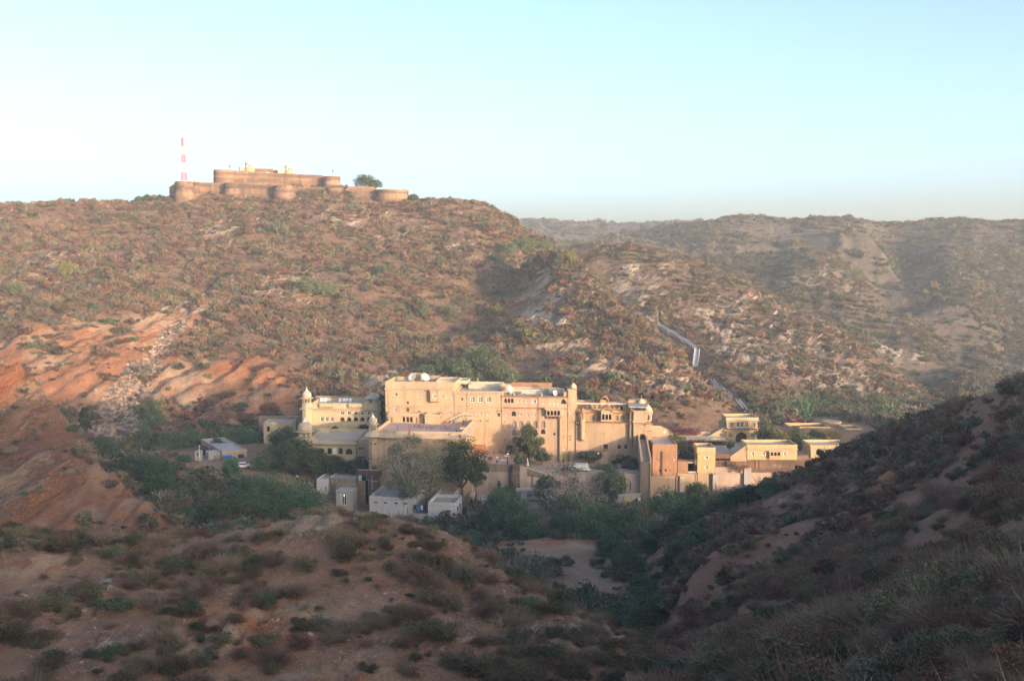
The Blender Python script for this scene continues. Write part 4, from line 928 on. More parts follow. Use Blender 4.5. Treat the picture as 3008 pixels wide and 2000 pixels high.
# oriel with the fan window
b0 = MB(); x0, x1, z0, z1 = f.rect(1264, 1288.5, 1147, 1179, -1.35)
hp = holes_px(f, [('arch',1276.8,1162,13.5,13)], -1.35); facade(b0, [(x0,z0),(x1,z0),(x1,z1),(x0,z1)], hp, -1.35)
b0.quad((x1,-1.35,z0),(x1,0,z0),(x1,0,z1),(x1,-1.35,z1)); b0.quad((x0,0,z0),(x0,-1.35,z0),(x0,-1.35,z1),(x0,0,z1)); b0.quad((x0,-1.35,z1),(x1,-1.35,z1),(x1,0,z1),(x0,0,z1)); b0.quad((x0,0,z0),(x1,0,z0),(x1,-1.35,z0),(x0,-1.35,z0))
oriel = b0.build('oriel', M['cream'], pal); opening(oriel, hp[0], -1.35, 'grid')
ledge_m(oriel, x0-.2, x1+.2, z1, -1.35, .35, .1); mb = MB()
for k in range(6): mb.box(x0+.1+k*(x1-x0-.4)/5, x0+.3+k*(x1-x0-.4)/5, -1.2, -.02, z0-.35, z0)
mb.build('bracket', M['brick'], oriel)
# canopied balcony at the right of the rose block
x0, x1, z0, z1 = f.rect(1605, 1653, 1203, 1222, -1.2); mb = MB(); hp = holes_px(f, [('arch',1610.8,1213,8,14),('arch',1621,1213,8,14),('arch',1631,1213,8,14),('arch',1641,1213,8,14)], -1.2)
facade(mb, [(x0,z0),(x1,z0),(x1,z1),(x0,z1)], hp, -1.2, .3); mb.box(x0, x1, -.9, .3, z0, z0+.1); mb.quad((x1,-1.2,z0),(x1,.3,z0),(x1,.3,z1),(x1,-1.2,z1)); mb.quad((x0,.3,z0),(x0,-1.2,z0),(x0,-1.2,z1),(x0,.3,z1)); mb.box(x0, x1, -1.2, .3, z1, z1+.12)
bal = mb.build('balcony', M['trim'], pal); ledge_m(bal, x0-.5, x1+.4, z1+.13, -1.2, .7, .25)
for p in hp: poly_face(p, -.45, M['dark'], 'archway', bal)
mb = MB()
for k in range(5): mb.prism([(x0+.2+k*(x1-x0-.6)/4, z0-.9), (x0+.4+k*(x1-x0-.6)/4, z0-.9), (x0+.4+k*(x1-x0-.6)/4, z0), (x0+.2+k*(x1-x0-.6)/4, z0)], -.5, .29)
mb.build('bracket', M['brick'], bal)
# things built up on the roofs
block(pal, f, 1656, 1668.2, 1151, 1170, .6, 5, 'cream', 'lime', (), .3, .25, wall='roof_room')
def roofbox(p0, p1, t, b, y0, d, mat, name='roof_room', roofm='concrete'): block(pal, f, p0, p1, t, b, y0, d, mat, roofm, (), .35, .25, wall=name)
roofbox(1281, 1372, 1117, 1127, 6, 6.5, 'lime', 'roof_room', 'lime'); roofbox(1213, 1235, 1098, 1120, 10, 3, 'old'); roofbox(1257, 1292, 1103, 1120, 11.5, 1, 'stone', 'roof_wall')
roofbox(1402, 1403.5, 1112, 1128, 7, 1, 'cream', 'roof_post'); roofbox(1376, 1478, 1124, 1146, 10, 3, 'lime'); roofbox(1471, 1499, 1129, 1152, 5, 3, 'cream', 'roof_stair_house')
roofbox(1503, 1621, 1124, 1140, 13.2, 1, 'brick', 'roof_wall'); roofbox(1497, 1640, 1143, 1158, 7.5, 5, 'lime'); roofbox(1612, 1656, 1144, 1156, 5, 3, 'lime')
# terrace in front, its canopy, parapet and rooms
tz = f.hz(1250, 1243, 0); zt = f.pl(1250, 1243, -3.2)[1]
xr, yf = f.hz(1357, 1268.5, zt+.95); xl = f.pl(1097, 1268, yf)[0]
ter = f.root('terrace_wing', 'cream wing with a pink roof terrace in front of the palace', 'palace wing')
hs = [('rect',1271.8,1306.8,6.5,8.5,'win'), ('rect',1292,1306.8,5.5,8.5,'win'), ('rect',1271.8,1299,3,3,'vent'), ('rect',1291.7,1299,3,3,'vent'), ('rect',1307,1299,3,3,'vent'), ('rect',1138,1296,5,6,'win'), ('rect',1224,1298,4,4,'vent'), ('rect',1307,1307,4.5,8,'win')]
block_m(ter, f, xl, xr, ZB, zt+.95, yf, -.2-yf, 'cream', 'terrace', hs, .95, .3, 'wall', 'terrace_floor')
zc = f.pl(1250, 1288, yf-1.8)[1]
ledge_m(ter, xl-.3, xr+1.6, zc, yf, 1.9, 1.0, .14, 'trim', 'canopy')
mb = MB(); mb.v = [(xr+.003, y, z) for y in (yf-1.9, -.3) for z in (zc, zc+1.14)]+[(xr+1.7, y, z) for y in (yf-1.9, -.3) for z in (zc, zc+.14)]
mb.f = [(4,6,7,5),(5,7,3,1),(0,2,6,4),(0,4,5,1),(2,3,7,6)]; mb.m = [0]*5; mb.build('canopy', M['trim'], ter)
for a, b in ((1160, 1182), (1205, 1215)):              # flared jharokha bases in the parapet
    x0, x1, z0, z1 = f.rect(a, b, 1266.5, 1277, yf-.6); mb = MB(); mb.box(x0, x1, yf-.6, yf+.5, z0, z1)
    mb.v += [(x0,yf-.6,z0-.003),(x1,yf-.6,z0-.003),(x1+.9,yf-1.95,zc+.15),(x0-.9,yf-1.95,zc+.15)]; n = len(mb.v); mb.f.append((n-4,n-1,n-2,n-3)); mb.m.append(0); mb.build('parapet_bay', M['trim'], ter)
for a, b, t, bb in ((1325, 1348, 1270, 1277), (1345, 1362, 1262, 1269), (1357, 1377, 1239, 1248)):
    x0, x1, z0, z1 = f.rect(a, b, t, bb, yf+1); mb = MB(); yy = yf-.8 if a < 1340 else yf+5 if a < 1350 else yf+11
    mb.box(x0, x1, yy, yy+1.6, z0, z1); mb.build('parapet_bay', M['trim'], ter)
block(ter, f, 1139, 1229, 1213, 1243.5, -3.2, 3.1, 'cream', 'lime', [('rect',1149.5,1233,7,15,'shut'), ('ogee',1186,1231.6,8.6,15.5,'open'), ('ogee',1197.3,1231.8,8.6,15.5,'open'), ('ogee',1208,1232,8.6,15.5,'open'), ('rect',1227-4,1234.5,6.5,15,'shut')], .9)
ledge(ter, f, 1137, 1229, 1221.8, -3.2, .7, .1); block(ter, f, 1248, 1292, 1217, 1245.5, -4.2, 4.1, 'cream', 'lime', (), .8); ledge(ter, f, 1247, 1293, 1227.5, -4.2, .6, .1)
block(ter, f, 1229.3, 1247.7, 1226, 1245.5, -2.2, 2.1, 'cream', 'lime', (), .3)
# stair on the terrace with white railing
st = f.root('terrace_stair', 'white railed stair climbing from the pink terrace to the palace wall', 'staircase')
xa, za = f.pl(1322, 1242, -1.2); xb, zb_ = f.pl(1362, 1222, -1.2); mb = MB()
mb.prism([(xa, za), (xb, za), (xb, zb_), (xb-.3, zb_)], -1.6, -.25); xc, _ = f.pl(1376, 1222, -1.2); mb.box(xb+.002, xc, -1.9, -.25, zb_-.15, zb_); mb.build('steps', M['cream'], st)
mb = MB()
for k in range(9):
    t = k/8; x = xa+(xb-xa)*t; z = za+(zb_-za)*t; mb.box(x-.04, x+.04, -1.66, -1.58, z, z+1.0)
mb.tube((xa, -1.62, za+1), (xb, -1.62, zb_+1), .05, .05, 5); mb.tube((xb, -1.9, zb_+1), (xc, -1.9, zb_+1), .05, .05, 5); mb.tube((xc, -1.9, zb_-2.2), (xc, -1.9, zb_+1), .09, .09, 5); mb.build('railing', M['frame'], st)
# corner kiosk towers
tw = f.root('kiosk_tower', 'octagonal cream tower with a small dome at the left corner of the pink terrace', 'tower', 'domed towers on the palace')
cx, r, zb2 = chhatri(tw, f, 1095.5, yf+.2, 1223, 1244.5, 1265, 25, 36, 1212)
shaft(tw, f, 1095.5, yf+.2, 1267.5, 1400, 27, 'cream', 8, 'shaft', ZB); x = f.pl(1095.5, 1283, yf+.2)[0]
mb = MB(); z = f.pl(1095, 1282, yf-1.2)[1]; mb.lathe([(1.5, z+1.0), (2.7, z), (2.7, z+.15), (1.5, z+1.2)], x, yf+.2, 8); mb.build('canopy', M['trim'], tw)
for px, py in ((1090.5,1304),(1102,1304),(1083.8,1348),(1091.5,1348)):
    x0, x1, z0, z1 = f.rect(px-1.4, px+1.4, py-2, py+2, yf-1.25); mb = MB(); mb.box(x0, x1, yf-1.28 if px > 1084 else yf-.8, yf, z0, z1); mb.build('vent', M['dark'], tw)

# ------------------------------------------------------------------ left wings
g = Fr(1000, 1262, 331, -2); ZG = -66-g.o.z
lw = g.root('rear_wing', 'khaki wing with two rows of arches behind the dome kiosks', 'palace wing')
hs = [('ogee',x,1213,10.5,12.5,'win') for x in (1005.7,1025.4,1045,1064.4,1084)]+[('ogee',x,1233,12.5,17,'rail') for x in (1005.7,1025.4,1045,1064.4,1084)]+[('rect',x,1231,9,14,'win') for x in (945.8,960.6,975.4)]
block(lw, g, 914, 1109, 1184, 1262, 0, 12, 'khaki', 'concrete', hs, .9, zb=ZG); ledge(lw, g, 880, 1112, 1204, 0, .9, .2)
for a, b in ((938, 979), (1024, 1062)):
    x0, x1, z0, z1 = g.rect(a, b, 1186, 1195, -.9); mb = MB(); mb.box(x0, x1, -.9, -.003, z0, z1)
    for k in range(5): mb.box(x0+.1+k*(x1-x0-.4)/4, x0+.3+k*(x1-x0-.4)/4, -.7, -.003, z0-.4, z0)
    mb.build('balcony', M['khaki'], lw)
block(lw, g, 1071, 1104, 1171, 1186, 1, 8, 'khaki', None, [('rect',1088,1179,9,11,'shut')], .1, wall='roof_room'); x0, x1, z0, z1 = g.rect(1068, 1107, 1150, 1171, 1)
mb = MB(); zr = z0+.1; mb.v = [(x0,.3,zr),(x1,.3,zr),(x1,9.7,zr),(x0,9.7,zr),(x0+1.6,5,zr+1.3),(x1-1.4,5,zr+1.3)]; mb.f = [(0,1,5,4),(1,2,5),(2,3,4,5),(3,0,4),(3,2,1,0)]; mb.m = [0]*5; mb.build('roof', M['lime'], lw); ledge_m(lw, x0, x1, zr-.25, 1, .6, .05)
bx(lw, g, 927, 1072, 1163, 1190, 12.05, 12.5, 'stone', 'roof_wall')
for k, px in enumerate((946, 957, 1000, 1011, 1019.5, 1030)):
    x, z = g.pl(px, 1180, 9.5); zz = g.rect(914, 1109, 1184, 1262)[3]-.9
    t = thing('sun_lounger', ['white sun lounger at the left end of the row on the khaki roof', 'white sun lounger next to the leftmost one on the khaki roof', 'third white sun lounger from left on the khaki roof', 'third white sun lounger from right on the khaki roof', 'second white sun lounger from right on the khaki roof', 'rightmost white sun lounger on the khaki roof'][k], 'sun lounger', g.o+f_rot(g, x, 8.5, zz), g.rz, 'sun loungers on the khaki roof')
    mb = MB(); mb.box(-.42, .42, -.9, .3, .30, .38); mb.build('seat', M['whitep'], t)
    mb = MB(); mb.v = [(-.42,.3,.38),(.42,.3,.38),(.42,1.0,1.15),(-.42,1.0,1.15),(-.42,.36,.32),(.42,.36,.32),(.42,1.06,1.09),(-.42,1.06,1.09)]; mb.f = [(0,1,2,3),(7,6,5,4),(0,4,5,1),(2,6,7,3),(1,5,6,2),(0,3,7,4)]; mb.m = [0]*6; mb.build('backrest', M['whitep'], t)
    for sx, sy in ((-.36,-.8),(.36,-.8),(-.36,.25),(.36,.25)): mb = MB(); mb.tube((sx, sy, 0), (sx, sy, .31), .03, .03, 5); mb.build('leg', M['whitep'], t)
tw = g.root('kiosk_tower', 'slim khaki tower with a white finialed dome behind the large kiosk', 'tower', 'domed towers on the palace')
chhatri(tw, g, 901, -.5, 1147, 1168, 1184, 27, 41, 1136); shaft(tw, g, 901, -.5, 1186.5, 1300, 29, 'khaki', 8, 'shaft', ZG)
x = g.pl(901, 1202, -.5)[0]; z = g.pl(901, 1202, -2)[1]; mb = MB(); mb.lathe([(1.5, z+.3), (2.3, z), (2.3, z+.12), (1.5, z+.45)], x, -.5, 8); mb.build('canopy', M['trim'], tw)
# low front wing with scalloped arches and a large kiosk
h = Fr(975, 1345, 306, -2); ZH = -66-h.o.z
fw = h.root('arcade_wing', 'low khaki wing with five scalloped arches and a flat pale roof', 'palace wing')
hs = [('arch',944,1324,17,17,'open'), ('ogee',968,1324,13,19,'open'), ('ogee',983,1324,13,19,'whitedoor'), ('ogee',1000.6,1324,13,19,'open'), ('arch',1025,1326,20,17,'open')]
x0, x1, z0, z1 = block(fw, h, 900, 1045, 1294, 1345, 0, 21, 'khaki', 'lime', hs, .7, zb=ZH); ledge(fw, h, 897, 1049, 1303, 0, 1.0, .25)
block(fw, h, 1045.4, 1083, 1290, 1345, 2.6, 18, 'khaki', 'lime', [('rect',1057,1317,5,8,'vent'), ('rect',1065.5,1317,5,8,'vent')], .6, zb=ZH)
bx(fw, h, 970, 1082, 1263, 1273, 20.6, 21.2, 'khaki', 'parapet'); bx(fw, h, 932, 966, 1258, 1272, 17, 21, 'khaki', 'roof_room')
tw = h.root('kiosk_tower', 'broad domed kiosk on the left corner of the low khaki wing', 'tower', 'domed towers on the palace')
cx, r, zb2 = chhatri(tw, h, 896, 2.2, 1237, 1265, 1287, 41, 58, 1223); shaft(tw, h, 896, 2.2, 1289, 1330, 54, 'khaki', 8, 'shaft', ZH)
mb = MB(); z = h.pl(896, 1294, 0)[1]; mb.lathe([(2.6, z+.4), (3.5, z), (3.5, z+.15), (2.6, z+.6)], cx, 2.2, 8); mb.build('canopy', M['trim'], tw)
for k, px in enumerate((1052, 1058, 1064, 1070)):
    x, z = h.pl(px, 1342, 1.9); t = thing('air_conditioner', ['leftmost', 'second from left', 'third from left', 'rightmost'][k]+' of the grey cooling units beside the arcade', 'cooling unit', h.o+f_rot(h, x, 1.9, z-.5), h.rz, 'cooling units beside the arcade')
    mb = MB(); mb.box(-.3, .3, -.3, .3, 0, .9); mb.build('casing', M['metal'], t); mb = MB(); mb.tube((0, -.31, .5), (0, -.34, .5), .24, .24, 12); mb.build('fan', M['dark'], t); mb = MB(); mb.box(-.3, -.2, -.3, .3, -1.5, 0); mb.box(.2, .3, -.3, .3, -1.5, 0); mb.build('stand', M['metal'], t)

# ------------------------------------------------------------------ old palace front at the right with its balconies
hv = f.root('haveli', 'old ochre palace front with curved roof balconies and a turret', 'palace wing')
block(hv, f, 1691.3, 1858, 1240, 1400, -.3, 9, 'old', 'terrace', [('ogee',1819,1314,9.5,17,'rail'), ('ogee',1838,1314,9.5,17,'rail'), ('rect',1779,1315,13,20,'open'), ('rect',1720,1268,2.5,2.5,'vent'), ('rect',1691+4,1247,4,5,'vent'), ('rect',1774,1273,2.5,2.5,'vent'), ('rect',1802,1256,2.5,2.5,'vent')], .05, zb=ZB)
ledge(hv, f, 1692, 1858, 1241.5, -.3, .9, .15, mat='brick', name='balcony_ledge')
block(hv, f, 1692, 1857, 1212, 1239.5, .6, 1.2, 'ochre', None, [('arch',1739,1227,15,15,'shut'), ('arch',1760,1228,9,15,'shut'), ('arch',1812,1227,9,15,'shut'), ('arch',1828,1227,15,15,'shut'), ('rect',1700,1226,4,8,'shut')], .05, wall='gallery_wall')
ledge(hv, f, 1692, 1857, 1214, .6, .7, .15, mat='brick'); bx(hv, f, 1692, 1857, 1205, 1211.5, .75, 1.1, 'ochre', 'roof_railing')
block(hv, f, 1690, 1840, 1184, 1206, 5.5, 4, 'ochre', 'lime', [('rect',x,1194.5,7,12,'shut') for x in (1700,1709,1718)]+[('arch',x,1195,9,12,'shut') for x in (1731,1745,1760)]+[('arch',1826,1198,8,12,'open')]+[('arch',x,1195,9,12,'shut') for x in (1796,1811)], .3, wall='upper_gallery')
ledge(hv, f, 1690, 1840, 1186, 5.5, .7, .1, .14, 'frame')
bx(hv, f, 1691, 1748, 1175, 1186, 9.6, 10.2, 'ochre', 'parapet')
def bangla(p0, p1, zpx, top, y0, y1, name='curved_roof'):
    x0, x1, z0, z1 = f.rect(p0, p1, top, zpx, y0); n = 10; mb = MB()
    prof = [(x0+(x1-x0)*i/n, z0+(z1-z0)*math.sin(math.pi*i/n)**.9) for i in range(n+1)]
    inn = [(x, z-.22) for x, z in prof[::-1]]
    mb.prism(prof[::-1]+inn[::-1], y0, y1); return mb.build(name, M['brick'], hv)
bangla(1761, 1789, 1180, 1164, 5, 9); bx(hv, f, 1764, 1786, 1174, 1186, 5.6, 8.5, 'ochre', 'roof_room')
# central jharokha
x0, x1, z0, z1 = f.rect(1766, 1799, 1205, 1236, -1.5); mb = MB(); hp = holes_px(f, [('ogee',1772.2,1224.5,8,17),('ogee',1782.2,1224.5,8,17),('ogee',1792.2,1224.5,8,17)], -1.5)
facade(mb, [(x0,z0),(x1,z0),(x1,z1),(x0,z1)], hp, -1.5, .3); mb.quad((x1,-1.5,z0),(x1,.5,z0),(x1,.5,z1),(x1,-1.5,z1)); mb.quad((x0,.5,z0),(x0,-1.5,z0),(x0,-1.5,z1),(x0,.5,z1)); mb.quad((x0,.5,z0),(x1,.5,z0),(x1,-1.5,z0),(x0,-1.5,z0))
jh = mb.build('balcony', M['cream'], hv)
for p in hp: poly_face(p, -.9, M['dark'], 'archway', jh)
bangla(1764, 1801, 1208, 1194, -2.1, .5); bangla(1768, 1797, 1199, 1189, -1.4, .4)
ledge_m(jh, x0-.2, x1+.2, z0-.15, -1.5, .3, .05); mb = MB()
for a, b in ((1704, 1717.5), (1848, 1860)):            # tall bay shafts with their kiosks
    x0, x1, z0, z1 = f.rect(a, b, 1241, 1288, -1.4); cx, r = (x0+x1)/2, (x1-x0)/2
    m2 = MB(); m2.lathe([(r*.2, z0-.9), (r*1.15, z0-.1), (r*1.15, z0+.2), (r*1.0, z0+.3), (r*1.0, z1), (r*1.25, z1+.1), (r*1.25, z1+.25)], cx, -1.0, 8); s = m2.build('bay_shaft', M['cream'], hv)
    zt2 = f.pl(a, 1212, -1.0)[1]; m2 = MB()
    for k in range(8):
        t = 2*math.pi*(k+.5)/8; m2.tube((cx+r*.9*math.cos(t), -1+r*.9*math.sin(t), z1+.2), (cx+r*.9*math.cos(t), -1+r*.9*math.sin(t), zt2), .09, .09, 5)
    m2.lathe([(r*1.05, z1+.25), (r*1.05, z1+.9), (r*.95, z1+.9)], cx, -1, 8); m2.build('kiosk_columns', M['trim'], s)
    m2 = MB(); m2.lathe([(r*1.0, zt2-.05), (r*1.55, zt2-.1), (r*1.55, zt2+.06), (r*1.0, zt2+.15), (r*1.02, zt2+.5), (r*.85, zt2+.95), (r*.45, zt2+1.3), (0, zt2+1.45)], cx, -1, 10); m2.build('kiosk_dome', M['brick'], s)
    m2 = MB(); m2.lathe([(r*.6, z1+.3), (r*.6, zt2-.1)], cx, -1, 8); m2.build('kiosk_core', M['ochre'], s)
# right turret
block(hv, f, 1860.5, 1897, 1208, 1400, -2.2, 9, 'old', 'concrete', [('rect',1868,1228,3,3,'win'), ('rect',1878,1228,3,3,'win'), ('rect',1888,1228,3,3,'win'), ('rect',1887,1283,13,17,'open')], .4, zb=ZB, wall='turret_wall')
block(hv, f, 1897.3, 1912, 1210, 1400, -1.6, 7, 'cream', 'lime', [('arch',1904.5,1226,7,15,'open')], .4, zb=ZB, wall='turret_wall')
ledge(hv, f, 1857, 1914, 1241.5, -2.2, .9, .15, mat='brick', name='balcony_ledge'); ledge(hv, f, 1859, 1897, 1208, -2.2, .6, .1); ledge(hv, f, 1897, 1916, 1215, -2.2, .6, .1); ledge(hv, f, 1897, 1917, 1247, -2.2, .9, .1); ledge(hv, f, 1900, 1916, 1267, -2.0, .7, .1); bx(hv, f, 1859, 1896, 1236.5, 1240.5, -2.9, -2.6, 'trim', 'balcony_railing')
bx(hv, f, 1846, 1899, 1175, 1210, 6, 9.5, 'ochre', 'roof_room')
x0, y0 = f.hz(1842, 1203, f.pl(1870, 1206, -2)[1]); zq = f.pl(1870, 1206, -2.2)[1]; q = [f.hz(a, b, zq) for a, b in ((1861,1207.5),(1897,1207.5))]
mb = MB(); mb.box(q[0][0]-1.4, q[1][0]+.3, -2.3, 8.5, zq+.9, zq+1.12); mb.build('flat_roof', M['concrete'], hv)
mb = MB()
for k in range(9): mb.tube((q[0][0]-1.2+k*.55, -2.1, zq+1.1), (q[0][0]-1.2+k*.55, 8.2, zq+1.1+.02), .05, .05, 4)
mb.build('roof_rails', M['rail'], hv)
for px, py, y, r in ((1884, 1184, 5.5, .95), (1903, 1203, -.3, 1.05), (1907, 1210, .8, .9)):
    x, z = f.pl(px, py, y); mb = MB(); mb.lathe([(r*.9, z-2.4), (r*.9, z-.4), (r*1.15, z-.35), (r*1.1, z+.25), (r*.8, z+.9), (r*.3, z+1.3), (.05, z+1.55), (.03, z+2.4)], x, y, 12); mb.build('corner_dome', M['dome'], hv, True)
for k, (px, py) in enumerate(((1704,1170),(1763,1160),(1884,1166),(1897,1169))):
    x, z = f.pl(px, py, 6); mb = MB(); mb.tube((x, 6, z-2.5), (x, 6, z), .04, .03, 4); mb.build('finial', M['rust'], hv)
# steps of the doorway and the steep ramp
rp = f.root('stair_ramp', 'steep walled stair running down from the turret door to the court', 'staircase')
za = f.pl(1887, 1291, -2.4)[1]; zc2 = f.pl(1898, 1362, -19)[1]; mb = MB(); xa0, xa1 = f.pl(1878, 1291, -2.3)[0], f.pl(1896, 1291, -2.3)[0]; xb0, xb1 = f.pl(1887, 1362, -18)[0], f.pl(1909, 1362, -18)[0]
for k in range(22):
    t0, t1 = k/22, (k+1)/22; L = lambda a, b, t: a+(b-a)*t
    mb.v += [(L(xa0,xb0,t0),L(-2.3,-18,t0),L(za,zc2,t0)),(L(xa1,xb1,t0),L(-2.3,-18,t0),L(za,zc2,t0)),(L(xa1,xb1,t1),L(-2.3,-18,t1),L(za,zc2,t0)),(L(xa0,xb0,t1),L(-2.3,-18,t1),L(za,zc2,t0)),(L(xa0,xb0,t1),L(-2.3,-18,t1),L(za,zc2,t1)),(L(xa1,xb1,t1),L(-2.3,-18,t1),L(za,zc2,t1))]
    n = len(mb.v)-6; mb.f += [(n,n+3,n+2,n+1),(n+3,n+4,n+5,n+2)]; mb.m += [0, 0]
mb.build('steps', M['grey'], rp)
for xa, xb, sgn, nm in ((xa0, xb0, -1, 'grey'), (xa1, xb1, 1, 'trim')):
    mb = MB(); w = .45*sgn; zz = ZB
    mb.v = [(xa,-2.25,zz),(xb,-18,zz),(xb,-18,zc2+1.3),(xa,-2.25,za+1.3),(xa+w,-2.25,zz),(xb+w,-18,zz),(xb+w,-18,zc2+1.3),(xa+w,-2.25,za+1.3)]; mb.f = [(0,1,2,3),(7,6,5,4),(3,2,6,7),(1,5,6,2),(0,3,7,4)]; mb.m = [0]*5; mb.build('parapet', M['old'], rp)
ds = f.root('door_steps', 'cream flight of steps with red rail below the ochre front doorway', 'staircase')
x0, x1, z0, z1 = f.rect(1771, 1788, 1325, 1352, -1.6); xq = f.pl(1742, 1345, -1.6)[0]; mb = MB(); mb.prism([(xq, z0-1), (x1, z0-1), (x1, z1), (x0, z1)], -2.6, -.32); mb.build('steps', M['cream'], ds)
mb = MB(); mb.box(x0, x1, -2.6, -2.5, z1, z1+.9); mb.build('railing', M['brick'], ds)
# blind buttresses at the foot
for a, b, t in ((1804, 1846, 1334), (1680, 1712, 1352), (1800, 1880, 1345), (1380, 1426, 1308)):
    bx(hv if a > 1500 else pal, f, a, b, t, 1372, -1.2, -.31 if a > 1500 else -.003, 'redbrick' if a < 1400 else 'old', 'plinth')

# ------------------------------------------------------------------ court in front, with its retaining wall
zu = f.pl(1450, 1330, 0)[1]; zl = f.pl(1600, 1352, 0)[1]
def floor(name, label, poly, z, mat):
    mb = MB(); mb.slab(poly, z-.25, z); o = mb.build(name, M[mat]); o.location = f.o; o.rotation_euler = (0, 0, f.rz); return tag(o, label, None, None, 'structure')
fx0 = f.pl(1374, 1340, -8)[0]; fx1 = f.pl(1512, 1355, -16)[0]; fx2 = f.pl(1888, 1380, -16)[0]
floor('courtyard', 'pink paved court below the rose arches', [(fx0,-16.2),(fx1,-16.2),(fx1,-.6),(fx0,-.6)], zu, 'terrace')
floor('garden_court', 'pale earth garden court below the ochre front', [(fx1+.003,-16.2),(fx2,-17.4),(fx2,-.6),(fx1+.003,-.6)], zl, 'fortwall')
rw = f.root('retaining_wall', 'tall stained retaining wall holding up the palace court', 'wall')
def wallpiece(a, b, t, y0, y1, mat, nm='wall', zb=None):
    x0, x1, z0, z1 = f.rect(a, b, t, t+60, y0); mb = MB(); mb.box(x0, x1, y0, y1, ZB if zb is None else zb, z1); return mb.build(nm, M[mat], rw), x0, x1, z1
_, a0, a1, zw = wallpiece(1366, 1508, 1364, -17.0, -16.25, 'fortwall'); mb = MB(); mb.box(a0, a1, -17.06, -17.003, zw-2.0, zw+.25); mb.build('stained_band', M['dirtywall'], rw)
_, b0_, b1_, _ = wallpiece(1505, 1526, 1366, -18.2, -16.25, 'rampart2', 'pier')
x0, x1 = b1_+.003, f.pl(1600, 1400, -17)[0]; zA = f.pl(1527, 1370, -17)[1]; zB2 = f.pl(1600, 1391, -17)[1]; mb = MB(); mb.prism([(x0, ZB), (x1, ZB), (x1, zB2), (x0, zA)], -17, -16.25); mb.build('wall', M['fortwall'], rw)
mb = MB(); mb.prism([(x0+2, zA-2.6), (x1, zB2-1.2), (x1, zB2+.02), (x0+2, zA-.55)], -17.05, -17.003); mb.build('stained_band', M['dirtywall'], rw); mb = MB(); mb.prism([(x0, zA), (x1, zB2), (x1, zB2+.12), (x0, zA+.12)], -17.1, -16.2); mb.build('coping', M['lime'], rw)
wallpiece(1600.5, 1884, 1392, -17.4, -16.25, 'fortwall'); wallpiece(1881, 1906, 1358, -19.4, -16.25, 'dirtywall', 'pier')
for a, b, y, t in ((1494, 1498, 17.2, 1370), (1563, 1565, 17.2, 1395), (1850, 1853, 17.6, 1415)):
    x0, x1, z0, z1 = f.rect(a, b, t, 1440, -y); mb = MB(); mb.box(x0, x1, -y, -y+.197, z0, z1); mb.build('drain_pipe', M['rust'], rw)
# white garden pavilion
gp = f.root('garden_pavilion', 'small white vaulted garden pavilion above the retaining wall', 'pavilion')
block(gp, f, 1688, 1729, 1376, 1394, -14.5, 3.2, 'pavilion', 'pavilion', [('arch',1697,1387,10,13,'open'), ('arch',1710,1387,10,13,'open'), ('arch',1722,1387,9,13,'open')], .1); ledge(gp, f, 1681, 1735, 1378, -14.5, 1.0, .1, .14, 'frame')
x0, x1, z0, z1 = f.rect(1685, 1728, 1365, 1376, -14.5); mb = MB(); n = 8; mb.prism([(x0, z0+.03), (x1, z0+.03), (x1, z0+.5*(z1-z0)), (x1-.5, z1), (x0+.5, z1), (x0, z0+.5*(z1-z0))], -14, -11.6); mb.build('vault', M['pavilion'], gp)
tb = thing('tall_parasol', 'tall folded white parasol at the corner of the pink court', 'parasol', f.o+f_rot(f, f.pl(1549, 1366, -15)[0], -14.0, zl), f.rz)
mb = MB(); mb.lathe([(.30, 1.2), (.22, 2.2), (.05, 3.3), (0, 3.4)], 0, 0, 8); mb.build('canopy', M['whitep'], tb); mb = MB(); mb.tube((0,0,0),(0,0,1.3),.05,.05,6); mb.build('pole', M['metal'], tb)
LAMP = [(1491, 1362, 'tall black terrace lamp on the pink court', 2.6), (1460, 1358, 'short terrace lamp left of the tall black one', 1.3), (1427, 1362, 'small lamp at the left end of the pink court', 1.3), (1655, 1357, 'slim dark lamp post beside the cypress', 3.4), (1757, 1372, 'dark lamp post on the garden court before the ochre front', 3.8)]
for px, py, lb, hh in LAMP:
    x, y = f.hz(px, py, zu if px < 1512 else zl); t = thing('lamp_post', lb, 'lamp', f.o+f_rot(f, x, y, zu if px < 1512 else zl), f.rz, 'lamps in the palace courts')
    mb = MB(); mb.tube((0,0,0),(0,0,hh),.07,.05,6); mb.build('post', M['black'], t); mb = MB(); mb.lathe([(.10, hh), (.28, hh+.1), (.22, hh+.3), (.02, hh+.4)], 0, 0, 8); mb.build('lamp_head', M['frame'], t); mb = MB(); mb.lathe([(.22,0),(.2,.5),(.1,.7)],0,0,8); mb.build('base', M['black'], t)
for n, (px, py) in enumerate(((1488,1346),(1478,1359),(1521,1350))):
    x, y = f.hz(px, py, zu); t = thing('table', ['white table on the pink court, nearest the palace wall', 'white table on the pink court, close to its front edge', 'white table at the right edge of the pink court'][n], 'table', f.o+f_rot(f, x, y, zu), f.rz, 'tables on the pink court')
    mb = MB(); mb.box(-.65, .65, -.45, .45, .70, .76); mb.build('tabletop', M['cloth'], t)
    for sx, sy in ((-.55,-.35),(.55,-.35),(-.55,.35),(.55,.35)): mb = MB(); mb.tube((sx,sy,0),(sx,sy,.70),.03,.03,5); mb.build('leg', M['metal'], t)
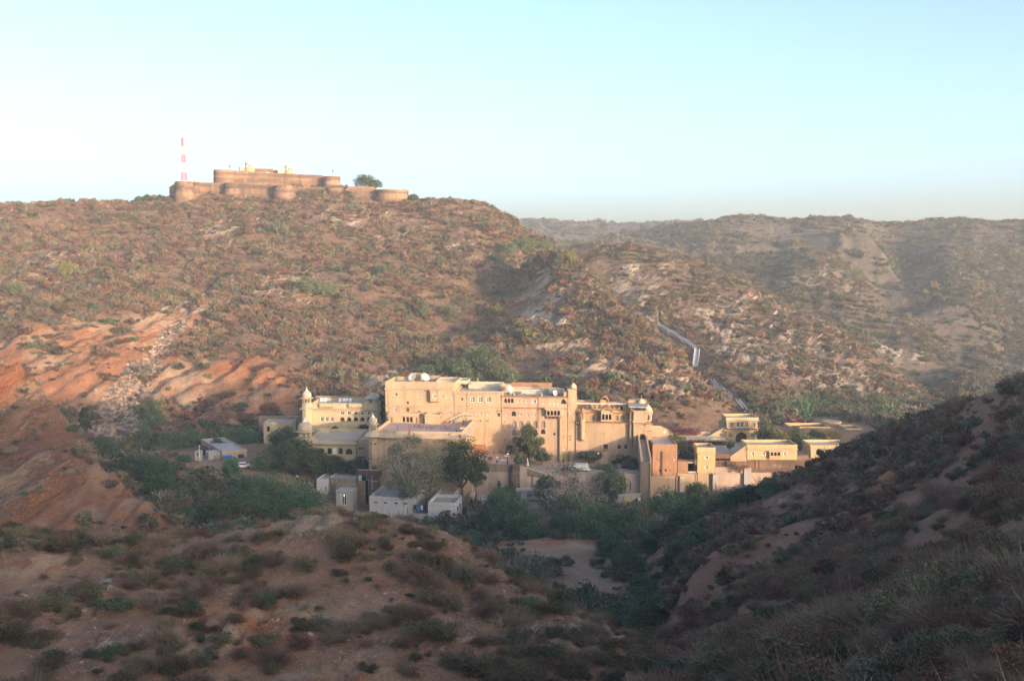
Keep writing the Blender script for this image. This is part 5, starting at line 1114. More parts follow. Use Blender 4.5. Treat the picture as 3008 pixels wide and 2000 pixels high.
# terrace furniture, pots and plants
def pot(label, X, plant=.8, kd='green', grp='potted plants on the terraces'):
    t = thing('potted_plant', label, 'potted plant', X, 0, grp); mb = MB(); mb.lathe([(.16,0),(.28,.42),(.31,.44),(.26,.46)],0,0,8); mb.build('pot', M['terracotta'], t)
    rg = np.random.default_rng(int(abs(X.x*91+X.y*13)) % 9999); link_mesh('foliage', quads_mesh('foliage', [(leaf_cloud(rg, (0,0,.5+plant*.5), (plant*.38,plant*.38,plant*.55), 70, .10), 0)], [LM[kd]]), t); return t
PP = [(1168,1265,1.3,'dusk','spiky plant at the front of the pink terrace, leftmost'), (1203,1265,1.5,'green','bushy potted plant at the front of the pink terrace'), (1341,1267,2.3,'green','tall conical potted plant at the right end of the pink terrace'), (1361,1246,1.0,'green','round potted plant by the white stair'), (1172,1241,1.0,'olive','potted plant left of the three terrace arches'), (1245,1243,1.2,'rust','potted plant between the two terrace rooms'),
      (1292,1243.5,.5,'rust','low pot right of the small terrace room'), (1308,1244,.5,'green','low pot halfway along the terrace wall'), (1320,1244.3,.5,'green','pot just left of the white stair'), (1333,1245,.5,'rust','pot under the white stair'), (1141,1241,.8,'lime','potted plant at the left corner by the grey terrace door')]
for px, py, hh, kd, lb in PP:
    x, y = f.hz(px, py, zt); pot(lb, f.o+f_rot(f, x, min(y, -.5), zt), hh, kd)
for n, px in enumerate((1418, 1431, 1451, 1469, 1489, 1500)):
    x, y = f.hz(px, 1331.5, zu); pot(['red pot at the left end of the line under the rose wall', 'second red pot from left under the rose wall', 'third red pot from left under the rose wall', 'red pot left of the white doorway', 'red pot between the doorway and the dark arch', 'red pot at the dark ground arch'][n], f.o+f_rot(f, x, -1.2, zu), .5 if n != 4 else 1.8, 'green')
n = 0
for gi_, (cx_, cy_) in enumerate(((1231, 1256), (1265, 1260.5), (1309, 1259.5))):
    gl = ['left', 'middle', 'right'][gi_]; x, y = f.hz(cx_, cy_, zt)
    t = thing('table', f'dark wire table of the {gl} group on the pink terrace', 'table', f.o+f_rot(f, x, y, zt), f.rz, 'wire tables on the pink terrace')
    mb = MB(); mb.lathe([(.45,.70),(.45,.74)],0,0,12); mb.build('tabletop', M['rust'], t); mb = MB(); mb.tube((0,0,0),(0,0,.70),.04,.04,5); mb.build('leg', M['rust'], t)
    for k in range(4):
        a = k*math.pi/2+.5; dx, dy = 1.05*math.cos(a), 1.3*math.sin(a); side = ['back right', 'back left', 'front left', 'front right'][k]
        t = thing('chair', f'{side} wire chair of the {gl} table group on the pink terrace', 'chair', f.o+f_rot(f, x+dx, y+dy, zt), f.rz+a-math.pi/2, 'wire chairs on the pink terrace')
        mb = MB(); mb.box(-.22,.22,-.22,.22,.43,.46); mb.build('seat', M['rust'], t); mb = MB()
        for q in (-.2, 0, .2): mb.tube((q,.2,.45),(q,.28,.98),.022,.022,4)
        mb.tube((-.22,.28,.98),(.22,.28,.98),.025,.025,4); mb.build('backrest', M['rust'], t)
        for sx, sy in ((-.2,-.2),(.2,-.2),(-.2,.2),(.2,.2)): mb = MB(); mb.tube((sx,sy,0),(sx,sy,.44),.022,.022,4); mb.build('leg', M['rust'], t)
# dishes and roof units
zr1 = f.rect(1133, 1336, 1121, 1400, 0)[3]-1.1
for lb, px, y, r, aim in (('large grey dish facing left on the palace roof, left of a pair', 1211, 7.5, 1.35, (-.5,-.75,.5)), ('large cream dish facing right on the palace roof, right of a pair', 1249, 7.5, 1.3, (.62,-.7,.6))):
    x = f.pl(px, 1115, y)[0]; dish(lb, f.o+f_rot(f, x, y, zr1), r, aim)
x = f.pl(1497, 1150, 2.5)[0]; zq = f.rect(1336.3, 1476, 1149, 1400, .15)[3]; dish('cream dish on a mast at the middle of the palace roof', f.o+f_rot(f, x, 2.5, zq-.6), .95, (.6,-.7,.45))
x = f.pl(1630, 1158, 3)[0]; zq2 = f.rect(1476.3, 1668, 1164, 1400, .3)[3]; dish('small white dish near the turret on the right roof', f.o+f_rot(f, x, 3, zq2-.3), .85, (.55,-.75,.4), mat='whitep')
for lb, px, y in (('box unit on the roof edge above the triple arches', 1507, 2.2), ('box unit midway along the rose roof edge', 1588, 2.2), ('box unit beside the brick roof wall', 1529, 6.2)):
    x = f.pl(px, 1155, y)[0]; t = thing('air_conditioner', lb, 'cooling unit', f.o+f_rot(f, x, y, zq2-.3), f.rz, 'cooling units on the palace roofs'); mb = MB(); mb.box(-.5,.5,-.3,.3,.1,1.0); mb.build('casing', M['metal'], t); mb = MB(); mb.tube((-.1,-.31,.55),(-.1,-.35,.55),.3,.3,12); mb.build('fan', M['dark'], t); mb = MB(); mb.box(-.45,-.35,-.25,.25,0,.1); mb.box(.35,.45,-.25,.25,0,.1); mb.build('foot', M['metal'], t)
for lb, px, y, mt, rr in (('pale blue-grey barrel tank at the right roof end', 1664, 8, 'teal', .5), ('white drum tank on the right roof', 1654, 7, 'whitep', .5)):
    x = f.pl(px, 1140, y)[0]; t = thing('water_tank', lb, 'water tank', f.o+f_rot(f, x, y, zq2-.3), 0, 'water tanks'); mb = MB(); mb.lathe([(rr,0),(rr*1.03,.5),(rr,1.0),(rr*.8,1.15),(.15,1.25)],0,0,14); mb.build('drum', M[mt], t); mb = MB(); mb.lathe([(.18,1.25),(.18,1.33),(0,1.34)],0,0,10); mb.build('lid', M['black'], t)
# ------------------------------------------------------------------ brick tower and gate court at the right
a = Fr(2150, 1400, 306, 0); ZA_ = -72-a.o.z
bt = a.root('brick_tower', 'square old brick tower beside the steep walled stair', 'tower')
block(bt, a, 1917, 1989, 1304, 1420, -2, 12, 'brick', 'concrete', [('rect',1936,1349,3,4,'vent'),('rect',1981,1350.5,5,7,'win'),('rect',1938,1381,4,7,'vent'),('rect',1955,1381,5,8,'vent'),('rect',1968,1380,3,4,'vent'),('rect',1979,1380,3,4,'vent'),('rect',1942,1397,3,3,'vent')], .5, zb=ZA_)
bx(bt, a, 1943, 1948, 1326, 1395, -2.35, -2.003, 'brown', 'chimney_flue'); bx(bt, a, 1905, 1916.6, 1362, 1440, -1.2, 3, 'rampart2', 'buttress')
cw = a.root('boundary_wall', 'sunlit old boundary wall stepping right from the brick tower', 'wall')
def cwp(p0, p1, t, y0, y1, mat, nm='wall'):
    x0, x1, z0, z1 = a.rect(p0, p1, t, t+40, y0); mb = MB(); mb.box(x0, x1, y0, y1, ZA_, z1); return mb.build(nm, M[mat], cw)
cwp(1905, 1990, 1398, -2.7, -2.05, 'old'); cwp(1990.4, 2021, 1355, -1.5, 1.5, 'brick'); cwp(1990.5, 2100, 1390, -2.2, -1.55, 'old'); cwp(1997, 2009, 1398, -3.0, -2.25, 'fortwall', 'pier'); cwp(2021.4, 2051, 1384, -1.5, -.9, 'lime', 'parapet')
cwp(2094, 2108, 1392, -3.2, -2.25, 'grey', 'pier')
for q in (1986, 2049, 2090): x0, z = a.pl(q, 1392, -2.8); mb = MB(); mb.tube((x0, -2.82, z-8), (x0, -2.82, z+.5), .1, .1, 5); mb.build('drain_pipe', M['rust'], cw)
yt = a.root('yellow_tower', 'slim yellow two-storey tower house on the sunlit wall', 'house')
block(yt, a, 2049, 2101, 1327, 1386, -1.9, 7, 'yellow', 'concrete', [('rect',2076,1343.6,9,9,'two'),('rect',2076,1372.3,9,9,'two')], .05, zb=ZA_+5); ledge(yt, a, 2045, 2103, 1329, -1.9, .6, .1)
x0, x1, z0, z1 = a.rect(2047, 2102, 1321, 1327, -2.1); block_m(yt, a, x0, x1, z0, z1+.7, -2.1, 7.4, 'yellow', 'concrete', (), .7, wall='parapet')
bx(yt, a, 2043, 2049.8, 1350, 1366, -1.5, .5, 'yellow', 'balcony')
# gate court retaining wall
gw = a.root('retaining_wall', 'broad stained retaining wall with piers below the yellow gate court', 'wall')
def gwp(p0, p1, t, y0, y1, mat, nm='wall', b=None):
    x0, x1, z0, z1 = a.rect(p0, p1, t, b or t+40, y0); mb = MB(); mb.box(x0, x1, y0, y1, ZA_ if b is None else z0, z1); return mb.build(nm, M[mat], gw)
gwp(2100.4, 2410, 1347, -1.2, -.4, 'rampart2'); gwp(2100.4, 2175, 1372, -2.0, -1.203, 'fortwall'); gwp(2175.3, 2405, 1388, -2.0, -1.203, 'fortwall', 'lower_wall')
for p0, p1, t in ((2186, 2207, 1376), (2306, 2334, 1386)): gwp(p0, p1, t, -3.0, -2.003, 'grey' if p0 < 2300 else 'fortwall', 'pier')
gwp(2176, 2207, 1374, -2.6, -2.01, 'fortwall', 'coping', 1390); gwp(2100.4, 2144, 1333, -1.2, -.6, 'brown', 'upper_wall', 1352); gwp(2342, 2410, 1336, -1.1, -.5, 'rampart2', 'upper_wall', 1352)
for q in (2112, 2133, 2219, 2230): x0, z = a.pl(q, 1345, -1.3); mb = MB(); mb.tube((x0, -1.3, z-3.2), (x0, -1.3, z), .07, .07, 5); mb.build('drain_pipe', M['rust'], gw)
mb = MB(); zf = a.pl(2300, 1347, -.5)[1]; mb.box(a.pl(2000, 1347, 0)[0], a.pl(2560, 1347, 0)[0], -.9, 46, zf-1.2, zf-.9); o = mb.build('gate_court', M['fortwall']); o.location = a.o; tag(o, 'level ground of the gate court', None, None, 'structure')
yb = a.root('yellow_house', 'long low yellow block with a pierced balcony on the retaining wall', 'house')
block(yb, a, 2195, 2341.5, 1314, 1350, -1.6, 8.5, 'yellow', None, [('rect',2211,1332.5,8,10,'two'),('rect',2243,1332.5,8,10,'two'),('rect',2306,1333,8,10,'two')], .05)
x0, x1, z0, z1 = a.rect(2194, 2342.5, 1306, 1314, -1.75); block_m(yb, a, x0, x1, z0, z1, -1.75, 8.8, 'yellow', 'lime', (), .75, wall='parapet'); ledge(yb, a, 2194, 2343, 1319, -1.6, .55, .1)
x0, x1, z0, z1 = a.rect(2260.5, 2295, 1327, 1348, -2.5); mb = MB(); hp = holes_px(a, [('ogee',2267.6,1332.5,8.5,11),('ogee',2277.8,1332.5,8.5,11),('ogee',2288,1332.5,8.5,11)], -2.5); facade(mb, [(x0,z0),(x1,z0),(x1,z1),(x0,z1)], hp, -2.5, .3)
mb.quad((x1,-2.5,z0),(x1,-1.6,z0),(x1,-1.6,z1),(x1,-2.5,z1)); mb.quad((x0,-1.6,z0),(x0,-2.5,z0),(x0,-2.5,z1),(x0,-1.6,z1)); mb.quad((x0,-2.5,z1),(x1,-2.5,z1),(x1,-1.6,z1),(x0,-1.6,z1)); mb.quad((x0,-1.6,z0),(x1,-1.6,z0),(x1,-2.5,z0),(x0,-2.5,z0)); bb = mb.build('balcony', M['yellow'], yb)
for p in hp: poly_face(p, -2.1, M['dark'], 'archway', bb)
ledge_m(bb, x0-.2, x1+.2, z1, -2.5, .4, .1); mb = MB()
for k in range(10): mb.box(x0+.15+k*(x1-x0-.5)/9, x0+.3+k*(x1-x0-.5)/9, -2.56, -2.503, z0+.1, z0+.95)
mb.build('balustrade', M['pink'], bb)
mb = MB(); xq0, zq0 = a.pl(2146, 1345, -1.4); xq1, zq1 = a.pl(2195, 1308, -1.4); mb.prism([(xq0, zq0-.9), (xq1-.003, zq0-.9), (xq1-.003, zq1), (xq0, zq0+.2)], -1.4, -.9); mb.build('wing_wall', M['old'], yb)
mb = MB(); mb.prism([(xq0-.1, zq0+.2), (xq1-.003, zq1), (xq1-.003, zq1+.25), (xq0-.1, zq0+.45)], -1.55, -.8); mb.build('coping', M['yellow'], yb)
yr = a.root('yellow_house', 'small yellow block half hidden by the dark slope at the right', 'house')
block(yr, a, 2382, 2500, 1314, 1345, -1.6, 9, 'yellow', None, [('rect',2404,1335,6,8,'win'),('rect',2437,1335,6,8,'win')], .05); x0, x1, z0, z1 = a.rect(2380, 2502, 1307, 1314, -1.75); block_m(yr, a, x0, x1, z0, z1, -1.75, 9.3, 'yellow', 'lime', (), .7, wall='parapet'); ledge(yr, a, 2378, 2502, 1320, -1.6, .5, .1)
# gatehouse
k = Fr(2180, 1314, 338, 0); ZK = -68-k.o.z
gh = k.root('gatehouse', 'yellow gatehouse with a tall pointed arch and a pink upper pavilion', 'gatehouse')
hs = [('ogee',2177.5,1291,33,45,'open'),('arch',2144.6,1277.5,14,12,'shut'),('arch',2210,1277.5,13,12,'shut'),('rect',2145,1300,5,6,'vent'),('rect',2210,1300,5,6,'vent')]
block(gh, k, 2133, 2225, 1257, 1314, 0, 9, 'yellow', None, hs, .05, zb=ZK); ledge(gh, k, 2126, 2226, 1263, 0, .7, .1); ledge(gh, k, 2134, 2157, 1289, 0, .7, .1, name='balcony'); ledge(gh, k, 2201, 2224, 1289, 0, .7, .1, name='balcony')
hs = [('arch',2148,1246,12,17,'shut'),('arch',2168,1246,10,17,'win'),('arch',2180.5,1246,10,17,'win'),('arch',2193,1246,10,17,'win'),('arch',2213,1246,12,17,'shut')]
block(gh, k, 2135, 2225, 1235, 1257, -.5, 8, 'pink', None, hs, .05, wall='pavilion_wall'); ledge(gh, k, 2131, 2231, 1237.5, -.5, 1.3, .25)
x0, x1, z0, z1 = k.rect(2133, 2228, 1226, 1236.5, -.7); block_m(gh, k, x0, x1, z0, z1, -.7, 8.6, 'yellow', 'lime', (), .8, wall='parapet'); bx(gh, k, 2135, 2225, 1255.5, 1258.5, -1.0, -.503, 'pink', 'balcony_rail')
mb = MB()
for q in range(9): x = k.pl(2138+q*10.5, 1258, -.6)[0]; mb.box(x, x+.15, -.95, -.05, k.pl(2150, 1262, -.6)[1], k.pl(2150, 1258.6, -.6)[1])
mb.build('bracket', M['brick'], gh); block(gh, k, 2123, 2133.6, 1242, 1275, 2, 6, 'yellow', None, (), .1)
xq0, zq0 = k.pl(2076, 1284, .4); xq1, zq1 = k.pl(2132.6, 1252, .4); mb = MB(); mb.prism([(xq0, ZK), (xq1, ZK), (xq1, zq1), (xq0, zq0)], .4, 1.2); mb.build('wing_wall', M['yellow'], gh)
x0, x1, z0, z1 = k.rect(2117, 2125, 1272, 1284, .3); mb = MB(); mb.box(x0, x1, .3, .39, z0, z1); mb.build('shutter', M['shut'], gh)
ar = k.root('arcade_building', 'long low arcade with a pale flat canopy left of the gatehouse', 'house')
block(ar, k, 1988, 2131, 1287, 1318, -4.2, 4.0, 'khaki', 'lime', [('arch',2004+i*15.5,1305,12,17,'open') for i in range(8)], .1, zb=ZK); ledge(ar, k, 1986, 2132, 1293, -4.2, 1.3, .2, .2, 'trim')
sw = k.root('boundary_wall', 'stepped cream wall between the old palace and the gatehouse', 'wall'); mb = MB()
pts = [k.pl(p, q, 3) for p, q in ((1900,1250),(1938,1250),(1976,1267),(2060,1268),(2076,1267),(2110,1267))]; mb.prism([(pts[0][0], ZK)]+[(pts[-1][0], ZK)]+pts[::-1], 3, 3.6); mb.build('wall', M['cream'], sw)
bx(sw, k, 1950, 1955, 1265, 1272, 2.9, 2.997, 'frame', 'window'); bx(sw, k, 2080, 2085, 1270, 1275, 2.9, 2.997, 'frame', 'window')
# far yellow house beyond the trees
w_ = Fr(2440, 1290, 372, 0); ZW = -72-w_.o.z
fy_ = w_.root('yellow_house', 'yellow flat-roofed house farthest back behind the round trees', 'house')
block(fy_, w_, 2326, 2436, 1262, 1292, 0, 9, 'yellow', None, (), .1, zb=ZW); x0, x1, z0, z1 = w_.rect(2322, 2440, 1254, 1262, -.2); block_m(fy_, w_, x0, x1, z0, z1, -.2, 9.4, 'yellow', 'lime', (), .8, wall='parapet')
block(fy_, w_, 2487, 2530, 1266, 1295, -4, 8, 'yellow', None, [('rect',2501,1276,8,14,'whitedoor')], .1, zb=ZW); x0, x1, z0, z1 = w_.rect(2485, 2534, 1258, 1266, -4.2); block_m(fy_, w_, x0, x1, z0, z1, -4.2, 8.4, 'yellow', 'lime', (), .7, wall='parapet')
block(fy_, w_, 2440.4, 2487, 1272, 1300, -2, 8, 'yellow', 'terrace', (), .5, zb=ZW); sh = MB(); x, z = w_.pl(2451, 1254, 9.5); sh.lathe([(3.2, z-1), (3.2, z+1.2), (3.6, z+1.3), (3.4, z+1.6), (2.9, z+1.6)], x, 12.8, 16); sh.build('round_tank', M['old'], fy_)
block(fy_, w_, 2531, 2580, 1257, 1295, 3, 8, 'old', 'concrete', (), .5, zb=ZW, wall='rear_wall')
fp = w_.root('garden_terrace_steps', 'pale garden steps right of the far trees, above the yellow block', 'staircase'); mb = MB(); x0, x1, z0, z1 = w_.rect(2478, 2545, 1298, 1310, -12)
for q in range(5): mb.box(x0+q*1.0, x1+q*.6, -12+q*1.2, -6.5+q*.2, z0-3, z0+q*.35)
mb.build('steps', M['lime'], fp)
# ------------------------------------------------------------------ village houses below the palace
def house(name, label, f, parts_, cat='house'):
    r = f.root(name, label, cat)
    return r
v = Fr(1145, 1462, 282, -8); ZV = -74-v.o.z
h1 = v.root('white_house', 'white flat-roofed house with four small hooded windows under the big tree', 'house')
x0, x1, z0, z1 = v.rect(1085, 1211, 1461, 1500, 0)
block(h1, v, 1085, 1211, 1459, 1500, 0, 22, 'white', 'concrete', [('rect',1103.5,1475,10,4.5,'vent'),('rect',1132,1476.5,10,4.5,'vent'),('rect',1163.7,1478,9,4.5,'vent'),('rect',1192.5,1479,8,4.5,'vent')], .8, .3, zb=ZV)
for px, py in ((1103.5,1471.5),(1132,1473),(1163.7,1474.5),(1192.5,1475.5)): ledge(h1, v, px-6, px+6, py, 0, .5, .0, .08, 'white', 'window_hood')
ledge(h1, v, 1085, 1211, 1469, 0, .05, 0, .1, 'grey', 'band')
for q in (1186,): xx, zz = v.pl(q, 1475, -.1); mb = MB(); mb.tube((xx, -.1, zz-5), (xx, -.1, zz+.5), .06, .06, 5); mb.build('rain_pipe', M['grey'], h1)
v2 = Fr(1296, 1500, 279, -8); Z2 = -74-v2.o.z
h2 = v2.root('white_house', 'white block house with a stepped parapet and one shuttered window', 'house')
block(h2, v2, 1257, 1338, 1475, 1532, 0, 9.5, 'white', 'concrete', [('rect',1318,1505,11,16,'shut')], .8, .3, zb=Z2); ledge(h2, v2, 1309, 1327, 1496, 0, .55, 0, .09, 'white', 'window_hood'); ledge(h2, v2, 1258, 1338, 1486, 0, .05, 0, .1, 'grey', 'band')
a0, a1, b0q, b1q = v2.rect(1257, 1338, 1475, 1532, 0); block_m(h2, v2, a0, a1-2.4, Z2, b1q-.002, 9.502, 14, 'white', 'concrete', (), .8, .3, 'rear_wall', 'rear_roof')
for y in (2.2, 5.2):
    mb = MB(); mb.box(a1-.003, a1+.06, y, y+1.1, b1q-2.6, b1q-1.5); wd_ = mb.build('vent', M['dark'], h2); mb = MB(); mb.box(a1, a1+.5, y-.15, y+1.25, b1q-1.45, b1q-1.37); mb.build('window_hood', M['white'], wd_)
wl = v2.root('low_wall', 'low white wall joining the two white houses', 'wall'); xx0 = v2.pl(1211, 1500, 1)[0]; mb = MB(); mb.box(xx0, a0-.003, 1, 1.3, Z2, v2.pl(1230, 1508, 1)[1]); mb.build('wall', M['white'], wl); mb = MB(); mb.box(xx0, a0-.003, .93, 1.37, v2.pl(1230, 1508, 1)[1]+.003, v2.pl(1230, 1508, 1)[1]+.12); mb.build('coping', M['grey'], wl)
pf = v2.root('stone_platform', 'grey stone platform under the shuttered white house', 'platform'); mb = MB(); zz = v2.pl(1300, 1533, -.8)[1]; mb.box(v2.pl(1258, 1535, -.8)[0], v2.pl(1358, 1535, -.8)[0], -1.6, -.003, Z2, zz); mb.build('wall', M['grey'], pf); mb = MB(); mb.box(v2.pl(1258, 1535, -.8)[0]-.1, v2.pl(1358, 1535, -.8)[0]+.1, -1.75, -.003, zz+.003, zz+.15); mb.build('coping', M['concrete'], pf)
ln = v2.root('washing_line', 'washing line hung between the two white houses', 'washing line'); zz = v2.pl(1232, 1488, .6)[1]; mb = MB(); mb.tube((xx0, .6, zz+.4), (a0, .6, zz+.4), .03, .03, 4); mb.build('line', M['black'], ln); mb = MB(); mb.tube((xx0+.2, .6, zz-4), (xx0+.2, .6, zz+.5), .05, .05, 5); mb.build('pole', M['grey'], ln)
for n, (t0, t1, hh, mt, lb) in enumerate(((.10,.28,1.1,'black','dark cloth at the left end of the washing line'),(.30,.52,1.6,'blue','bright blue cloth hanging on the washing line'),(.55,.66,1.2,'whitep','white cloth on the washing line'),(.70,.86,1.0,'black','dark cloth at the right half of the washing line'))):
    xa, xb = xx0+(a0-xx0)*t0, xx0+(a0-xx0)*t1; mb = MB(); nseg = 5
    for q in range(nseg):
        u0, u1 = q/nseg, (q+1)/nseg; w0, w1 = .06*math.sin(u0*9), .06*math.sin(u1*9); mb.quad((xa+(xb-xa)*u0,.55+w0,zz+.4-hh*.9),(xa+(xb-xa)*u1,.55+w1,zz+.4-hh),(xa+(xb-xa)*u1,.57,zz+.42),(xa+(xb-xa)*u0,.57,zz+.42))
    o = mb.build('laundry', M[mt]); o.location = v2.o; o.rotation_euler = (0, 0, v2.rz); tag(o, lb, 'laundry', 'laundry between the white houses')
u = Fr(990, 1420, 292, -8); ZU = -73-u.o.z
gb = u.root('grey_house', 'patched grey flat-roofed house of two joined rooms left of the brick wall', 'house')
block(gb, u, 930, 962, 1406, 1450, .5, 15, 'white', 'concrete', [('rect',956,1437,6,16,'shut')], .4, .3, zb=ZU); block(gb, u, 962.4, 1049, 1404, 1440, 2, 11, 'stone', 'concrete', [('rect',970,1435,8,20,'shut')], .35, .3, zb=ZU); block(gb, u, 985, 1052, 1421, 1450, -.6, 2.4, 'stone', 'concrete', (), .25, .3, zb=ZU)
gt = u.root('stair_house', 'small grey tower room with a white glazed door', 'house'); u2 = u
block(gt, u, 987, 1037, 1441, 1483, -5, 4.3, 'grey', 'concrete', [('rect',1011,1466,15,34,'win')], .1, .2, zb=ZU); ledge(gt, u, 986, 1039, 1442.5, -5, .35, 0, .12, 'white'); 
xx, zz = u.pl(1011, 1454.5, -5.15); lampo = MB(); lampo.lathe([(.0, zz-.12), (.13, zz), (0, zz+.12)], xx, -5.2, 8); lm = NT('lit_bulb'); lm.p.inputs['Emission Color'].default_value = (1, .95, .85, 1); lm.p.inputs['Emission Strength'].default_value = 2.5; lampo.build('door_lamp', lm.mat, gt)
bw = u.root('brick_wall', 'dark brown brick wall behind the two water tanks', 'wall'); mb = MB(); p0, p1, q0, q1 = u.rect(1050, 1113, 1381, 1420, 3.5); mb.box(p0, p1, 3.5, 4.0, ZU, q1); mb.build('wall', M['brown'], bw); mb = MB(); mb.box(p0-.05, p1+.05, 3.4, 4.1, q1+.003, q1+.14); mb.build('coping', M['grey'], bw)
bs = u.root('ruined_wall', 'crumbling stone shed wall with dark stains below the tanks', 'ruin'); block(bs, u, 1052.4, 1083, 1412, 1460, 1, 2.3, 'stone', 'concrete', (), .1, zb=ZU); bx(bs, u, 1074, 1081, 1410, 1480, .8, .997, 'black', 'stain_panel'); block(bs, u, 1083.3, 1112, 1414, 1450, 1.6, 2, 'rampart', 'concrete', (), .1, zb=ZU)
for lb, px, mt, rr in (('pale blue water tank on the shed beside the rusty pole', 1058, 'teal', .62), ('dark green water tank right of the pale blue one', 1068, 'black', .6)):
    xx, zz = u.pl(px, 1412, 1.8); t = thing('water_tank', lb, 'water tank', u.o+f_rot(u, xx, 2.0, zz), 0, 'water tanks'); mb = MB(); mb.lathe([(rr,0),(rr*1.03,.6),(rr,1.2),(rr*.8,1.4),(.15,1.5)],0,0,14); mb.build('drum', M[mt], t); mb = MB(); mb.lathe([(.18,1.5),(.18,1.58),(0,1.6)],0,0,10); mb.build('lid', M['black'], t)
for lb, px, t_, b_ in (('tall rusty iron pole left of the tanks', 1048, 1367, 1470), ('tall rusty iron pole at the left edge of the white house', 1084.5, 1378, 1482), ('thin grey pole behind the rusty poles', 1093, 1396, 1440)):
    xx, z1 = u.pl(px, t_, -.9); z0 = u.pl(px, b_, -.9)[1]; tp = thing('pole', lb, 'pole', u.o+f_rot(u, xx, -.9, z0), 0, 'iron poles by the white house'); mb = MB(); mb.tube((0,0,-3),(0,0,z1-z0),.13,.10,8); mb.build('shaft', M['rust'] if px < 1090 else M['metal'], tp); mb = MB(); mb.tube((-.3,0,z1-z0-.8),(.3,0,z1-z0-.8),.04,.04,5); mb.build('crossbar', M['rust'], tp); mb = MB(); mb.lathe([(.2,-.2),(.2,.15),(.13,.2)],0,0,8); mb.build('base', M['rust'], tp)
tm = Fr(1388, 1466, 296, 0); r_ = tm.root('domed_tomb', 'small cream domed shrine with a white finial right of the white house', 'shrine')
mb = MB(); mb.lathe([(1.55,-8),(1.55,.0),(1.45,.1),(1.45,.45),(1.3,.5)],0,0,8); mb.build('base', M['khaki'], r_); mb = MB(); mb.lathe([(1.25,.5),(1.3,.9),(1.2,1.4),(.9,1.85),(.45,2.1),(.15,2.2)],0,0,18); d = mb.build('dome', M['khaki'], r_, True); mb = MB(); mb.lathe([(.12,2.2),(.06,2.5),(.09,2.7),(.05,3.2),(.02,3.6)],0,0,8); mb.build('finial', M['whitep'], r_)
ww = tm.root('ramp_wall', 'sloping khaki wall left of the domed shrine', 'wall'); mb = MB(); p = [tm.pl(1352, 1478, 1), tm.pl(1380, 1440, 1)]; mb.prism([(p[0][0],-9),(p[1][0],-9),p[1],p[0]], 1, 1.5); mb.build('wall', M['khaki'], ww); mb = MB(); mb.prism([p[0], p[1], (p[1][0], p[1][1]+.2), (p[0][0], p[0][1]+.2)], .9, 1.6); mb.build('coping', M['lime'], ww)
sh = Fr(1450, 1468, 292, 0); s_ = sh.root('flat_shed', 'long low grey roof behind the domed shrine', 'house'); block(s_, sh, 1402, 1470, 1468, 1485, 0, 8, 'grey', 'concrete', [('rect',1440,1478,8,8,'vent')], .2, zb=-8); block(s_, sh, 1452, 1480, 1440, 1460, 9, 5, 'stone', 'concrete', (), .2, zb=-8, wall='rear_wall')
s2 = Fr(1560, 1455, 292, 0); s_ = s2.root('pale_shed', 'pale flat-roofed shed behind a white ladder frame', 'house'); block(s_, s2, 1517, 1572, 1441, 1470, 0, 4, 'white', 'lime', [('rect',1555,1455,14,10,'shut')], .1, zb=-8); ledge(s_, s2, 1515, 1574, 1441, 0, .6, 0, .15, 'white')
ld = s2.root('ladder', 'white ladder frame leaning at the pale shed', 'ladder'); mb = MB(); p0, p1, q0, q1 = s2.rect(1534, 1544, 1447, 1470, -.6)
for x in (p0, p1): mb.tube((x,-.8,q0),(x,-.3,q1),.07,.07,5)
mb.build('rail', M['whitep'], ld); mb = MB()
for q in range(5): z = q0+(q1-q0)*q/4; mb.tube((p0,-.8+.5*q/4,z),(p1,-.8+.5*q/4,z),.06,.06,5)
mb.build('rung', M['whitep'], ld)
s3 = Fr(1585, 1500, 281, 8); s_ = s3.root('ruined_house', 'roofless brown ruin with broken walls in the thicket', 'ruin'); block(s_, s3, 1552, 1616, 1493, 1520, 0, 11, 'stone', 'stone', (), .6, .5, zb=-8); bx(s_, s3, 1544, 1552, 1470, 1520, 5, 6, 'stone', 'broken_wall'); bx(s_, s3, 1575, 1585, 1502, 1530, -1.5, -.5, 'stone', 'broken_pier')
s4 = Fr(1630, 1530, 272, 0); s_ = s4.root('ruined_arcade', 'low ruined arcade of three arches under the bare branched tree', 'ruin'); block(s_, s4, 1598, 1666, 1521, 1545, 0, 1.2, 'stone', None, [('arch',1611,1536,16,16,'open'),('arch',1631,1536,15,16,'open'),('arch',1650,1536,14,16,'open')], .1, zb=-6)
s5 = Fr(1850, 1470, 293, 14); s_ = s5.root('cream_hut', 'small cream hut with a white door at the foot of the dark pier', 'house'); block(s_, s5, 1834, 1883, 1452, 1482, 0, 5, 'khaki', 'concrete', [('rect',1870,1471,8,16,'vent')], .05, zb=-6); ledge(s_, s5, 1816, 1884, 1452, 0, .6, 0, .15, 'white'); block(s_, s5, 1816, 1833.5, 1456, 1484, .4, 4, 'grey', 'concrete', (), .05, zb=-6); bx(s_, s5, 1875, 1882, 1462, 1482, -.06, -.003, 'frame', 'door')
